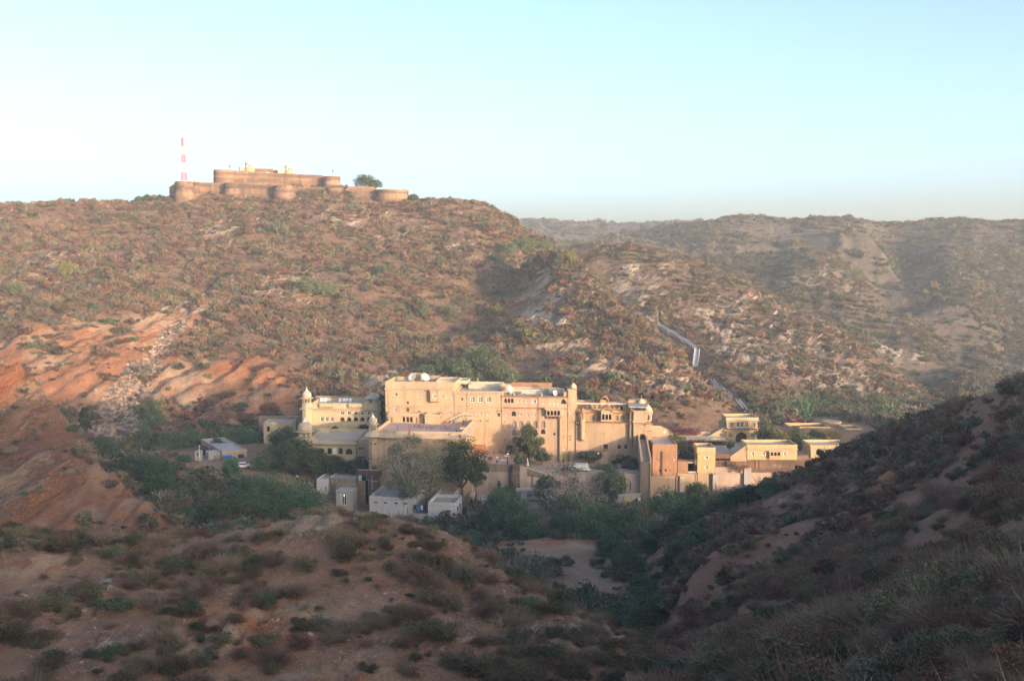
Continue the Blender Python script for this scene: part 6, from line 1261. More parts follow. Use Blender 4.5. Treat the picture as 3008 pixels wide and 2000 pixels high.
# ------------------------------------------------------------------ houses and yard at the left
e = Fr(688, 1354, 316, 30); ZE = -70-e.o.z
lb_ = e.root('long_shed', 'long low flat-roofed building with a dark doorway on the dirt yard', 'house')
block(lb_, e, 652, 725, 1322, 1356, 0, 24, 'old', 'concrete', [('rect',708,1344,18,20,'open')], .3, .3, zb=ZE, wall='wall'); ledge(lb_, e, 651, 726, 1326, 0, .25, 0, .2, 'lime')
x1_ = e.rect(652, 725, 1322, 1356, 0)[1]; zt_ = e.rect(652, 725, 1322, 1356, 0)[3]
for q in range(4):
    mb = MB(); y = 4+q*5; mb.box(x1_, x1_+.12, y-.5, y+.5, zt_-2.0, zt_-1.0); wv = mb.build('window', M['shut'], lb_); mb = MB(); mb.box(x1_, x1_+.6, y-.8, y+.8, zt_-.9, zt_-.8); mb.build('window_hood', M['grey'], wv)
sh_ = e.root('small_shed', 'tin-roofed lean-to at the left end of the long shed', 'house'); block(sh_, e, 613, 651, 1328, 1355, 1.5, 4, 'grey', 'concrete', [('rect',632,1345,8,14,'shut')], .1, zb=ZE)
tp = e.root('market_awning', 'bright blue awning on thin poles before the dark doorway', 'awning'); p0, p1, q0, q1 = e.rect(656, 684, 1342, 1354, -2.2); mb = MB(); n = 7
for i in range(n): mb.quad((p0+(p1-p0)*i/n,-2.8,q1-.35+.1*(i%2)),(p0+(p1-p0)*(i+1)/n,-2.8,q1-.35+.1*((i+1)%2)),(p0+(p1-p0)*(i+1)/n,-.6,q1+.25),(p0+(p1-p0)*i/n,-.6,q1+.25))
mb.build('cloth', M['blue'], tp)
for i in range(4): x = p0+.1+(p1-p0-.2)*i/3; mb = MB(); mb.tube((x,-2.75,q0-2),(x,-2.75,q1-.3),.05,.05,5); mb.build('pole', M['frame'], tp)
ho = Fr(815, 1264, 342, 0); r_ = ho.root('khaki_house', 'small khaki flat-roofed house on the bank behind the left trees', 'house'); block(r_, ho, 774, 856, 1240, 1268, 0, 7, 'khaki', 'concrete', [('rect',788,1260,9,15,'open')], .4, zb=-9); ledge(r_, ho, 773, 857, 1247, 0, .25, 0, .15, 'lime')
rr_ = ho.root('rubble_wall', 'long rubble stone wall on the bank above the khaki house', 'wall'); mb = MB(); p0, p1, q0, q1 = ho.rect(760, 895, 1224, 1250, 9); mb.box(p0, p1, 9, 9.6, -6, q1); mb.build('wall', M['stone'], rr_); mb = MB(); mb.box(p0-.05, p1+.05, 8.9, 9.7, q1+.003, q1+.15); mb.build('coping', M['grey'], rr_)
hu = Fr(582, 1332, 312, 0); r_ = hu.root('small_hut', 'tiny grey hut beside the white post at the yard', 'house'); block(r_, hu, 572, 590, 1325, 1340, 0, 2, 'grey', 'concrete', [('rect',580,1334,5,9,'vent')], .1, zb=-4)
po = thing('pole', 'slim white post standing at the left end of the yard', 'pole', W(586, 1344, 309)); mb = MB(); mb.tube((0,0,-2),(0,0,3.7),.10,.08,6); mb.build('shaft', M['whitep'], po); mb = MB(); mb.lathe([(.25,-1),(.25,.1),(.1,.15)],0,0,8); mb.build('base', M['grey'], po)
# vehicles and people on the yard
def car(label, X, rz, mat, grp='cars parked on the yard'):
    t = thing('car', label, 'car', X, rz, grp); mb = MB()
    mb.prism([(-2.0,.35),(2.0,.35),(2.05,.75),(1.95,.95),(1.0,1.02),(.55,1.5),(-1.2,1.52),(-1.8,1.0),(-2.05,.9)], -.8, .8); mb.build('body', M[mat], t)
    for s in (-1, 1):
        mb = MB(); mb.prism([(-1.15,1.02),(.80,1.04),(.48,1.42),(-1.05,1.44)], s*.79, s*.81); mb.build('window', M['glass'], t)
        for x in (-1.25, 1.25):
            mb = MB(); mb.tube((x,s*.62,.33),(x,s*.84,.33),.33,.33,12); wh = mb.build('wheel', M['black'], t); mb = MB(); mb.tube((x,s*.83,.33),(x,s*.86,.33),.17,.17,10); mb.build('rim', M['metal'], wh)
    for s in (-.55, .55): mb = MB(); mb.box(1.98,2.06,s-.15,s+.15,.68,.82); mb.build('headlight', M['whitep'], t)
    mb = MB(); mb.v = [(1.02,-.72,1.03),(1.02,.72,1.03),(.60,.68,1.47),(.60,-.68,1.47)]; mb.f = [(0,1,2,3)]; mb.m = [0]; mb.v = [(x+.02, y, z+.02) for x, y, z in mb.v]; mb.build('windscreen', M['glass'], t); return t
def person(label, X, rz, shirt, legs, h=1.68, pose=0, grp='people on the dirt yard'):
    """standing figure: one skinned body, with clothing and hair as children"""
    t = thing('person', label, 'person', X, rz, grp); s = h/1.7; lw_ = .10 if pose == 0 else .17
    V = [(0,0,.92),(0,.01,1.12),(0,.01,1.32),(0,0,1.44),(0,-.01,1.52),(0,-.02,1.62)]; E = [(0,1),(1,2),(2,3),(3,4),(4,5)]; RD = [.13,.12,.14,.07,.06,.095]
    for sx in (-1, 1):
        n = len(V); V += [(sx*.09,0,.88),(sx*lw_,-.02*sx*pose,.48),(sx*lw_,.03+.05*sx*pose,.08),(sx*lw_,-.10+.05*sx*pose,.03)]; E += [(0,n),(n,n+1),(n+1,n+2),(n+2,n+3)]; RD += [.095,.065,.045,.04]
        n = len(V); V += [(sx*.19,0,1.38),(sx*.24,.03,1.12),(sx*.23,-.06-.08*pose,.90),(sx*.23,-.09-.08*pose,.80)]; E += [(2,n),(n,n+1),(n+1,n+2),(n+2,n+3)]; RD += [.06,.045,.036,.03]
    me = bpy.data.meshes.new('body'); me.from_pydata([tuple(c*s for c in v_) for v_ in V], E, []); o = link_mesh('body', me, t)
    sk = o.modifiers.new('skin', 'SKIN'); sk.use_smooth_shade = True
    if not me.skin_vertices: me.update()
    lay = me.skin_vertices[0].data if me.skin_vertices else None
    if lay is None:
        bpy.context.view_layer.objects.active = o; o.select_set(True); bpy.ops.mesh.customdata_skin_add(); lay = me.skin_vertices[0].data
    for i, r in enumerate(RD): lay[i].radius = (r*s, r*s*.85)
    lay[0].use_root = True; o.modifiers.new('sub', 'SUBSURF').levels = 1; me.materials.append(M['skin'])
    mb = MB(); mb.lathe([(.17*s,.80*s),(.165*s,1.0*s),(.175*s,1.2*s),(.21*s,1.36*s),(.13*s,1.45*s),(.075*s,1.47*s)],0,0,12,0,0,2*math.pi,1.1,.8)
    for sx in (-1, 1): mb.tube((sx*.20*s,0,1.40*s),(sx*.25*s,.03*s,1.10*s),.075*s,.06*s,8)
    mb.build('shirt', M[shirt], t, True); mb = MB()
    for sx in (-1, 1): mb.tube((sx*.09*s,0,.90*s),(sx*lw_*s,.02*s,.48*s),.115*s,.085*s,8); mb.tube((sx*lw_*s,.02*s,.48*s),(sx*lw_*s,.03*s,.08*s),.085*s,.07*s,8)
    mb.lathe([(.17*s,.80*s),(.17*s,.95*s)],0,0,10); mb.build('trousers', M[legs], t, True)
    mb = MB(); mb.lathe([(.098*s,1.60*s),(.105*s,1.66*s),(.08*s,1.72*s),(.02*s,1.745*s)],0,.015*s,10); mb.build('hair', M['black'], t, True); return t
YARDZ = lambda x, y: ground(x, y)
for px, py, Y, lb, mt, rz in ((868, 1396, 299, 'dark car under the trees behind the man in white', 'car', 2.6), (757, 1376, 303, 'pale van with a white cover at the right of the dirt yard', 'whitep', .5), (716, 1380, 302, 'pale car half hidden by bushes beside the yard', 'whitep', .2)):
    p = W(px, py, Y); car(lb, Vector((p.x, p.y, ground(p.x, p.y)+.05)), rz, mt)
for px, py, Y, lb, sh2, lg, ps in ((873, 1410, 296, 'person in a white shirt and dark trousers by the dark car', 'cloth', 'black', 0), (894, 1414, 294, 'person in white standing in the middle of the yard', 'cloth', 'cloth', 1), (910, 1414, 294, 'person in white at the right of the yard, facing left', 'cloth', 'cloth', 0), (901, 1412, 295.5, 'person in dark clothes between the two in white', 'flag', 'black', 0), (916, 1412, 295, 'person in a dark shirt and pale trousers, rightmost', 'wood', 'cloth', 1)):
    p = W(px, py, Y); person(lb, Vector((p.x, p.y, ground(p.x, p.y))), random.uniform(-1.5, 1.5), sh2, lg, 1.68, ps)
# ------------------------------------------------------------------ the stairway climbing behind the gatehouse
sg = [((1872,924),(1896,940)),((1897,938),(1922,952)),((1923,951),(1938,964)),((1940,963),(1968,980)),((1970,979),(2006,1004)),((2008,1003),(2044,1031)),((2048,1030),(2042,1078)),((2092,1122),(2104,1138)),((2110,1142),(2124,1153)),((2134,1160),(2146,1173)),((2166,1182),(2178,1197)),((2178,1197),(2198,1222))]
sw_ = thing('hillside_stairway', 'pale blue-grey walled stairway zigzagging up the spur behind the gatehouse', 'stairway', W_on(2044, 1031, 440, 660))
og = sw_.location.copy()
for k_, ((ax, ay), (bx_, by)) in enumerate(sg):
    p = W_on(ax, ay, 400, 690); q = W_on(bx_, by, 400, 690); d = Vector((q.x-p.x, q.y-p.y, 0)); L = d.length
    if L < .5: continue
    d.normalize(); s = Vector((-d.y, d.x, 0)); wd = .62 if (ax, ay) != (2048, 1030) else 1.05
    steps = max(4, int(L/1.2)); mb = MB(); z0, z1 = p.z+.7, q.z+.7
    for i in range(steps):
        t0, t1 = i/steps, (i+1)/steps; zz = z0+(z1-z0)*(t0+t1)/2; a0_, a1_ = p+d*L*t0-og, p+d*L*t1-og; zz -= og.z
        for sg_ in (0,):
            c = [(a0_.x-s.x*wd, a0_.y-s.y*wd), (a1_.x-s.x*wd, a1_.y-s.y*wd), (a1_.x+s.x*wd, a1_.y+s.y*wd), (a0_.x+s.x*wd, a0_.y+s.y*wd)]; mb.slab(c[::-1] if d.x*s.y-d.y*s.x < 0 else c, zz-4, zz)
    fl_ = mb.build('flight', M['rail'], sw_)
    for sg_ in (-1, 1):
        mb = MB(); o1 = s*(wd*sg_+.003*sg_); o2 = s*((wd+.25)*sg_); A0, A1 = p-og, q-og
        h_ = .8; lo = -4
        pts_ = [(A0+o1, z0-og.z), (A1+o1, z1-og.z), (A1+o2, z1-og.z), (A0+o2, z0-og.z)]
        mb.v = [(c.x, c.y, z+lo) for c, z in pts_]+[(c.x, c.y, z+h_) for c, z in pts_]; mb.f = [(4,5,6,7),(0,1,5,4),(1,2,6,5),(2,3,7,6),(3,0,4,7)]; mb.m = [0]*5; mb.build('parapet', M['rail'], fl_)
for lb, px, py in (('thin post beside the upper stairway', 1932, 952), ('slim post with a crossbar on the spur crest', 1653, 738)):
    p = W_on(px, py+3, 400, 720); t = thing('pole', lb, 'pole', p, 0, 'thin posts on the hillside'); mb = MB(); mb.tube((0,0,-1),(0,0,7.5 if px > 1700 else 5),.11,.08,5); mb.build('shaft', M['metal'], t); mb = MB(); mb.tube((-.8,0,7 if px > 1700 else 4.4),(.8,0,7 if px > 1700 else 4.4),.07,.07,4); mb.build('crossbar', M['metal'], t)
# ------------------------------------------------------------------ the fort on the hill
o_ = Fr(800, 560, 690, 0)
kp = o_.root('hill_fort', 'brown stone hill fort keep with two round bastions and white rooftop pavilions', 'fort')
def drum(par, fr, p0, p1, t, b, y, mat, name='bastion', batter=1.12, rim=True, sy=1.0):
    x0, x1, z0, z1 = fr.rect(p0, p1, t, b, y); r = (x1-x0)/2; cx = (x0+x1)/2; mb = MB(); H = z1-z0
    mb.lathe([(r*batter*1.02, z0-9), (r*batter, z0), (r*(1+(batter-1)*.35), z0+H*.6), (r*1.0, z1-.9), (r*1.03, z1-.8), (r*1.0, z1), (r*.9, z1), (r*.9, z1-.9), (0.1, z1-.9)], cx, y+r*.6*sy, 40, 0, 0, 2*math.pi, 1, sy)
    n = 40
    for i in range(n):
        a_ = math.pi+math.pi*(i+.5)/n; rr = r*(1+(batter-1)*.18); c, s = math.cos(a_), math.sin(a_); px_, py_ = cx+rr*c, y+r*.6*sy+rr*s*sy
        if i % 2 == 0: mb.tube((px_+c*.05, py_+s*.05, z0+H*.66), (px_+c*.05-c*.08, py_+s*.05, z0+H*.80), .14, .14, 4, 1)
    d = mb.build(name, [M[mat], M['dark']], par, False); return d, cx, r, z1
def curtain(par, fr, pts, b, y0, y1, mat, name='curtain_wall', slots=0, merl=False):
    """pts: photo points along the wall top"""
    P = [fr.pl(px, py, y0) for px, py in pts]; zb = fr.pl(pts[0][0], b, y0)[1]; mb = MB(); mb.prism([(P[0][0], zb-9), (P[-1][0], zb-9)]+P[::-1], y0, y1)
    if slots:
        for i in range(slots):
            t = (i+.5)/slots; x = P[0][0]+(P[-1][0]-P[0][0])*t; z = np.interp(x, [p[0] for p in P], [p[1] for p in P]); mb.box(x-.12, x+.12, y0-.06, y0-.003, z-2.3, z-1.0, 1)
    w = mb.build(name, [M[mat], M['dark']], par)
    if merl:
        mb = MB(); x = P[0][0]+.2
        while x < P[-1][0]-.6:
            z = np.interp(x, [p[0] for p in P], [p[1] for p in P]); mb.prism([(x, z-.05), (x+.75, z-.05), (x+.75, z+.4), (x+.37, z+.6), (x, z+.4)], y0+.02, y0+.5); x += 1.15
        mb.build('merlons', M[mat], w)
    return w
drum(kp, o_, 624, 683, 499, 538, 8, 'rampart', batter=1.05); curtain(kp, o_, [(680,503),(760,508),(850,512),(950,517)], 555, 14, 17, 'rampart', slots=30, merl=True); drum(kp, o_, 949, 997, 518, 552, 8, 'rampart', batter=1.06)
curtain(kp, o_, [(746,497),(800,498),(802,501),(836,502)], 515, 24, 26, 'rampart', 'inner_wall', merl=True)
def pav(p, cx, top, eave, foot, base, wd, we, wb, y):
    k_ = .2156; x = o_.pl(cx, eave, y)[0]; zt, ze, zf, zb = (o_.pl(cx, q, y)[1] for q in (top, eave, foot, base)); r, re, rb = wd*k_/2, we*k_/2, wb*k_/2
    mb = MB(); mb.lathe([(r*1.02, ze+.1), (r*1.05, ze+(zt-ze)*.35), (r*.92, ze+(zt-ze)*.7), (r*.55, ze+(zt-ze)*.95), (0, zt)], x, y, 16); root = mb.build('pavilion', M['pavilion'], p, True)
    mb = MB(); mb.lathe([(r*.9, ze-.1), (re, ze-.25), (re, ze), (r, ze+.12)], x, y, 8); mb.build('eaves', M['lime'], root)
    for i in range(8):
        q = 2*math.pi*(i+.5)/8; mb = MB(); mb.tube((x+r*.9*math.cos(q), y+r*.9*math.sin(q), zf), (x+r*.9*math.cos(q), y+r*.9*math.sin(q), ze-.1), .42, .40, 6); mb.build('column', M['pavilion'], root)
    mb = MB(); mb.lathe([(r*.95, ze-1.0), (r*.95, ze-.1), (r*.85, ze-.1)], x, y, 8); mb.build('arch_band', M['pavilion'], root)
    mb = MB(); mb.lathe([(rb*.94, zb-4), (rb*.94, zf-.5), (rb*1.06, zf-.45), (rb*1.06, zf-.15), (rb*.9, zf)], x, y, 12); mb.build('base', M['old'], root)
pav(kp, 733, 475, 482, 493, 504, 26, 32, 33, 21); pav(kp, 849, 484, 490.5, 501.5, 512, 24, 30, 31, 22); pav(kp, 711, 490, 493, 502, 506, 17, 22, 16, 20)
block(kp, o_, 816, 836, 498, 510, 19, 4, 'lime', 'lime', (), .1, wall='roof_room'); bx(kp, o_, 780, 791, 506, 509, 13, 13.99, 'lime', 'balcony')
rp_ = o_.root('outer_rampart', 'lower ring wall of the hill fort with round bastions stepping down the crest', 'fort wall')
drum(rp_, o_, 513, 563, 533, 604, -10, 'rampart', batter=1.28); curtain(rp_, o_, [(497,548),(503,548),(504,543),(511,543),(511.5,535),(540,534)], 590, -1, 2, 'rampart2', 'stepped_wall')
drum(rp_, o_, 563, 583, 535, 560, -4, 'rampart2', batter=1.1); curtain(rp_, o_, [(572,536),(600,537),(664,537)], 562, 0, 2.5, 'rampart', slots=18)
drum(rp_, o_, 657, 700, 537, 590, -5, 'rampart2', batter=1.15); curtain(rp_, o_, [(686,537),(732,538),(733,542),(804,546)], 592, -3, -.5, 'rampart2', slots=18)
drum(rp_, o_, 800, 866, 545, 612, -10, 'rampart2', batter=1.12); curtain(rp_, o_, [(860,551),(958,553)], 592, -3, -.5, 'rampart', slots=20, merl=True)
drum(rp_, o_, 956, 1006, 552, 604, -9, 'rampart2', batter=1.05); curtain(rp_, o_, [(1000,556),(1020,556),(1021,548),(1098,549),(1104,555)], 586, -3, -.5, 'rampart', slots=14)
drum(rp_, o_, 1099, 1197, 557, 592, -9, 'rampart', batter=1.03); curtain(rp_, o_, [(1192,580),(1206,581)], 594, -4, -2, 'rampart')
# rubble slope between bastions is terrain; mast on the left bastion
mst = thing('telecom_mast', 'red and white lattice telecom mast on the left bastion', 'mast', o_.o+Vector(((546-800)*.2156, -2, o_.pl(546, 531, -2)[1])))
H = 27.0
def hw(z): return 1.55-.5*min(z/8, 1)-.12*min(max(z-8, 0)/10, 1)
bands = [(0,5.0,'red'),(5.0,11.0,'whitep'),(11.0,16.0,'red'),(16.0,21.0,'whitep'),(21.0,26.4,'red')]
for z0, z1, mt in bands:
    mb = MB(); n = max(3, int((z1-z0)/1.25))
    for i in range(n):
        a0, a1 = z0+(z1-z0)*i/n, z0+(z1-z0)*(i+1)/n; w0, w1 = hw(a0), hw(a1); c0 = [(-w0,-w0),(w0,-w0),(w0,w0),(-w0,w0)]; c1 = [(-w1,-w1),(w1,-w1),(w1,w1),(-w1,w1)]
        for j in range(4):
            j2 = (j+1) % 4; mb.tube((*c0[j], a0), (*c1[j], a1), .11, .11, 4); mb.tube((*c0[j], a0), (*c1[j2], a1), .065, .065, 4); mb.tube((*c0[j2], a0), (*c1[j], a1), .065, .065, 4); mb.tube((*c1[j], a1), (*c1[j2], a1), .065, .065, 4)
    mb.build('lattice_section', M[mt], mst)
mb = MB(); mb.box(-1.2,1.2,-1.2,1.2,20.7,20.85); mb.box(-1.2,1.2,-1.2,1.2,15.7,15.8); mb.build('platform', M['red'], mst); mb = MB(); mb.tube((0,0,26.3),(0,0,28.2),.12,.03,5); mb.build('lightning_rod', M['red'], mst)
for x, y, z0, z1, mt in ((-1.7,-1,21.5,25.5,'whitep'),(-1.4,-1.4,21.5,25.4,'whitep'),(1.9,-.6,21,25.2,'metal'),(1.3,-1.5,21.6,25.3,'whitep'),(.2,-1.6,21.5,25.6,'red')):
    mb = MB(); mb.box(x-.16,x+.16,y-.1,y+.1,z0,z1); an = mb.build('antenna', M[mt], mst); mb = MB(); mb.tube((x,y,(z0+z1)/2),(x*.4,y*.4,(z0+z1)/2),.05,.05,4); mb.build('bracket', M['metal'], an)
for x, z, r in ((2.3,17.4,1.25),(-1.9,19.4,.55),(1.6,19.6,.5)):
    mb = MB(); mb.lathe([(.05,0),(r*.7,.1),(r,.3),(r*.98,.7),(r*.5,.85),(0,.9)],0,0,18); q = Vector((.25 if x > 0 else -.4,-.95,0)).to_track_quat('Z','Y'); mb.v = [tuple(q @ Vector(v_)+Vector((x,-.6,z))) for v_ in mb.v]; dd = mb.build('dish', M['whitep'], mst, True); mb = MB(); mb.tube((x,-.5,z),(x*.4,0,z),.08,.08,4); mb.build('bracket', M['metal'], dd)
cab = thing('equipment_cabin', 'small white equipment cabin beside the foot of the mast', 'cabin', o_.o+Vector(((569-800)*.2156, 1.5, o_.pl(569, 537, 1)[1]))); mb = MB(); mb.box(-1.9,1.9,-1.3,1.3,0,2.0); mb.build('wall', M['pavilion'], cab); mb = MB(); mb.box(-2.1,2.1,-1.5,1.5,2.003,2.2); mb.build('roof', M['metal'], cab); mb = MB(); mb.box(.6,1.3,-1.34,-1.303,.1,1.7); mb.build('door', M['shut'], cab)
gen = thing('generator', 'grey generator set right of the white equipment cabin', 'generator', o_.o+Vector(((582-800)*.2156, 1.5, o_.pl(582, 537, 1)[1]))); mb = MB(); mb.box(-1.1,1.1,-.8,.8,.3,1.5); mb.build('casing', M['metal'], gen); mb = MB(); mb.box(-1.2,1.2,-.7,.7,0,.297); mb.build('skid', M['black'], gen); mb = MB(); mb.tube((.6,0,1.5),(.6,0,2.3),.1,.1,6); mb.build('exhaust', M['black'], gen)
for lb, px, t_, b_, y in (('thin flag on the left round bastion of the fort', 673, 484, 502, 8), ('thin flag on the right round bastion of the fort', 976, 497, 519, 9)):
    x, z0 = o_.pl(px, b_, y); z1 = o_.pl(px, t_, y)[1]; t = thing('flag', lb, 'flag', o_.o+Vector((x, y, z0)), 0, 'flags on the fort'); mb = MB(); mb.tube((0,0,-1.5),(0,0,z1-z0),.07,.05,5); mb.build('pole', M['metal'], t); mb = MB(); hh = z1-z0; mb.quad((.05,0,hh-1.9),(.5,.25,hh-2.1),(.55,.2,hh-.5),(.05,0,hh-.1)); mb.quad((.5,.25,hh-2.1),(.8,-.05,hh-1.7),(.8,-.05,hh-.8),(.55,.2,hh-.5)); mb.build('cloth', M['flag'], t)
p = W_on(1241, 595, 640, 720); mp = thing('marker_post', 'small dark upright post on the crest right of the fort', 'post', p); mb = MB(); mb.lathe([(.32,-.5),(.28,1.0),(.20,1.7),(.16,1.9),(0,2.0)],0,0,8); mb.build('post', M['dark'], mp); mb = MB(); mb.lathe([(.5,-.4),(.45,.15),(.3,.2)],0,0,8); mb.build('base', M['rampart2'], mp)
# ------------------------------------------------------------------ trees
def limb(mb, p, q, r0, r1, rg, bend=.12, seg=6, parts_=4):
    p, q = Vector(p), Vector(q); L = (q-p).length; pr = p; off = Vector(rg.normal(size=3))*L*bend
    for i in range(1, parts_+1):
        t = i/parts_; c = p.lerp(q, t)+off*math.sin(math.pi*t); mb.tube(pr, c, r0+(r1-r0)*(i-1)/parts_, r0+(r1-r0)*t, seg); pr = c
def tree(name, label, px, top, bot, wpx, Y, kind, n=5200, shape='round', wood=None, leaf=.26, gap=.55, group=None, clumps=None, z=None, bare=0, cat='tree', cb=None):
    b = W(px, bot, Y); gz = (ground(b.x, b.y) if z is None else z)
    if z is None and gz > b.z+1.5: gz = b.z
    zt = W(px, top, Y).z; H = zt-gz; Rw = wpx*Y/FPX/2
    sd = int(px*7+top*13) % 100000; rg = np.random.default_rng(sd); rnd = rg.random
    t = thing(name, label, cat, (b.x, b.y, gz), 0, group)
    vis = zt-b.z                                             # the part of it the photo shows
    c0 = (H-vis)+vis*(cb if cb is not None else {'round': .18, 'tall': .15, 'dome': .0, 'sparse': .22, 'umbrella': .45}[shape]); c0 = max(c0, .3)
    cz, rz = (H+c0)/2, (H-c0)/2
    m = clumps or {'round': 26, 'tall': 26, 'dome': 30, 'sparse': 34, 'umbrella': 18}[shape]
    C_ = []; tries = 0
    while len(C_) < m and tries < 4000:
        tries += 1
        d = rg.normal(size=3); d /= np.linalg.norm(d); rr = .35+.55*rnd()**.6
        if len(C_) < 12:
            d = np.array([(0,0,1),(1,0,.1),(-1,0,.1),(.6,-.4,.7),(-.6,-.4,.7),(.8,-.3,-.5),(-.8,-.3,-.5),(0,-.8,.6),(.3,.2,.95),(-.35,.1,.93),(0,-1,-.2),(.9,-.2,.45)][len(C_)], float)+rg.normal(size=3)*.12; d /= np.linalg.norm(d); rr = .80+.16*rnd()
        if shape == 'dome': d[2] = abs(d[2])*1.0-.12
        if shape == 'umbrella': d[2] *= .7; d[2] += .1
        p = d*rr
        if shape == 'tall':
            p[0] *= 1-.55*max(p[2], 0); p[1] *= 1-.55*max(p[2], 0)
        q = np.array([p[0]*Rw, p[1]*Rw, (cz if shape != 'dome' else c0+.1)+p[2]*(rz if shape != 'dome' else (H-c0)*1.06)])
        cr = (.28+.22*rnd())*(Rw if shape != 'sparse' else Rw*.72)
        C_.append((q, cr*(.78 if shape == 'tall' else .9)))
    mb = MB(); tr = max(.10, Rw*.055); hub = Vector((0, 0, max(c0*.9, .35*H if shape in ('tall', 'sparse') else .22*H)))
    if shape == 'dome': hub = Vector((0, 0, .12*H))
    limb(mb, (0, 0, -.6), hub, tr*1.35, tr, rg, .03, 8)
    for q, cr in C_:
        if rnd() < (.9 if shape == 'sparse' else .6):
            if q[2] > hub.z*.7: limb(mb, hub+Vector((0, 0, (q[2]-hub.z)*.25*rnd() if q[2] > hub.z else 0)), q, tr*.5, tr*.12, rg, .13, 5)
        if shape in ('sparse',) or bare:
            for k in range(4): e = Vector(q)+Vector(rg.normal(size=3))*cr*1.1; limb(mb, q, e, tr*.14, tr*.04, rg, .15, 4, 3)
    for k in range(bare):
        d = Vector(rg.normal(size=3)); d.z = abs(d.z)*.7+.1; d.normalize(); e = hub+Vector((d.x*Rw*1.05, d.y*Rw, d.z*(H-hub.z)*.95)); limb(mb, hub, e, tr*.55, tr*.10, rg, .16, 5, 5)
        for j in range(6): s_ = hub.lerp(e, .35+.6*rnd()); limb(mb, s_, s_+Vector(rg.normal(size=3))*Rw*.32, tr*.16, tr*.05, rg, .2, 4, 3)
    mb.build('trunk', wood or WOOD, t, True)
    per = max(20, int(n/m)); parts_ = []
    for q, cr in C_: parts_.append((leaf_cloud(rg, q, (cr, cr, cr*(.72 if shape in ('dome', 'umbrella') else .8)), int(per*(.6+.8*rnd())), leaf, .5, 1.0 if shape != 'dome' else 1.25), 0))
    if shape in ('round', 'dome', 'tall'):
        k_ = int(n*.22); parts_.append((leaf_cloud(rg, (0, 0, cz if shape != 'dome' else .38*H), (Rw*.72, Rw*.72, rz*.72 if shape != 'dome' else H*.42), k_, leaf*1.15, .4), 0))
    if gap: pass
    link_mesh('crown', quads_mesh('crown', parts_, [LM[kind] if isinstance(kind, str) else kind]), t); return t
LM['mesq'] = leaf_material('feathery_leaves', (.038, .082, .040), (.102, .165, .080), .2)
LM['deep'] = leaf_material('deep_green_leaves', (.034, .060, .030), (.090, .120, .060), .2)
LM['grove'] = leaf_material('grove_leaves', (.052, .078, .038), (.130, .155, .080), .3)
LM['airy'] = leaf_material('airy_leaves', (.066, .082, .044), (.150, .160, .092), .3)
# by the palace
tree('shade_tree', 'big airy pale-limbed tree between the two white houses', 1207, 1283, 1500, 190, 284, 'airy', 9000, 'sparse', PALEWOOD, .22, clumps=52, cb=.12)
tree('shade_tree', 'dense dark tree right of the pale-limbed one, before the pink terrace corner', 1358, 1291, 1440, 132, 289, 'grove', 8500, 'round', None, .24, clumps=36, cb=.08)
tree('shade_tree', 'low dark tree pressed against the left of the stained court wall', 1398, 1345, 1445, 70, 289, 'deep', 3600, 'round', None, .24)
tree('shade_tree', 'tall pointed tree in front of the two rows of rose arches', 1553, 1252, 1362, 96, 311, 'grove', 6500, 'tall', None, .25, z=W(1553, 1366, 311).z, cb=.04)
tree('shade_tree', 'small rounded tree right of the tall pointed one', 1592, 1322, 1364, 52, 309, 'grove', 1800, 'round', None, .22, z=W(1592, 1364, 309).z)
tree('shade_tree', 'flat-topped tree in the garden court before the ochre front', 1731, 1327, 1366, 66, 311, 'dusk', 2600, 'umbrella', None, .22, z=W(1731, 1368, 311).z)
tree('cypress', 'single slim dark cypress in the garden court', 1671.5, 1326, 1370, 6, 308, 'deep', 500, 'tall', None, .16, z=W(1671, 1372, 308).z, clumps=14)
tree('shade_tree', 'small tree at the corner of the pink court beside the folded parasol', 1526, 1334, 1366, 36, 302, 'airy', 1200, 'round', None, .2, z=W(1526, 1368, 302).z)
tree('shade_tree', 'bright olive bush-tree by the foot of the walled stair', 1856, 1347, 1396, 62, 305, 'airy', 2600, 'round', None, .22, z=W(1856, 1396, 305).z)
tree('shade_tree', 'dark leafy shrub-tree under the two ogee windows', 1830, 1333, 1366, 44, 313, 'deep', 1500, 'round', None, .22, z=W(1830, 1368, 313).z)
tree('topiary', 'dark clipped egg-shaped bush on the garden court', 1804.5, 1352, 1372, 15, 309, 'deep', 500, 'round', None, .16, z=W(1804, 1373, 309).z, clumps=16)
tree('shade_tree', 'bushy tree on the garden court right of the white pavilion', 1776, 1368, 1400, 72, 304, 'grove', 2400, 'umbrella', None, .22, z=W(1776, 1400, 304).z)
tree('shade_tree', 'round brown-green tree against the wall right of the bare tree', 1794, 1376, 1466, 88, 296, 'grove', 5000, 'round', None, .25, cb=.05)
tree('shade_tree', 'dark bushy tree left of the bare branched tree', 1606, 1400, 1470, 72, 289, 'deep', 4200, 'round', None, .25, cb=.02)
tree('bare_tree', 'large half-bare tree with grey branches in front of the garden court', 1668, 1366, 1570, 205, 276, 'dusk', 5200, 'sparse', PALEWOOD, .20, clumps=50, bare=14, cb=.08)
tree('shade_tree', 'leafy tree standing low in front of the half-bare tree', 1690, 1448, 1545, 120, 272, 'grove', 4200, 'round', None, .24, cb=.05)
tree('palm', 'small feathery palm on the pink court by the white doorway', 1497, 1308, 1330, 17, 315, 'olive', 260, 'umbrella', None, .22, z=W(1497, 1332, 315).z)
tree('palm', 'small feathery palm at the front of the pink court', 1440, 1342, 1360, 14, 303, 'lime', 240, 'umbrella', None, .2, z=W(1440, 1361, 303).z)
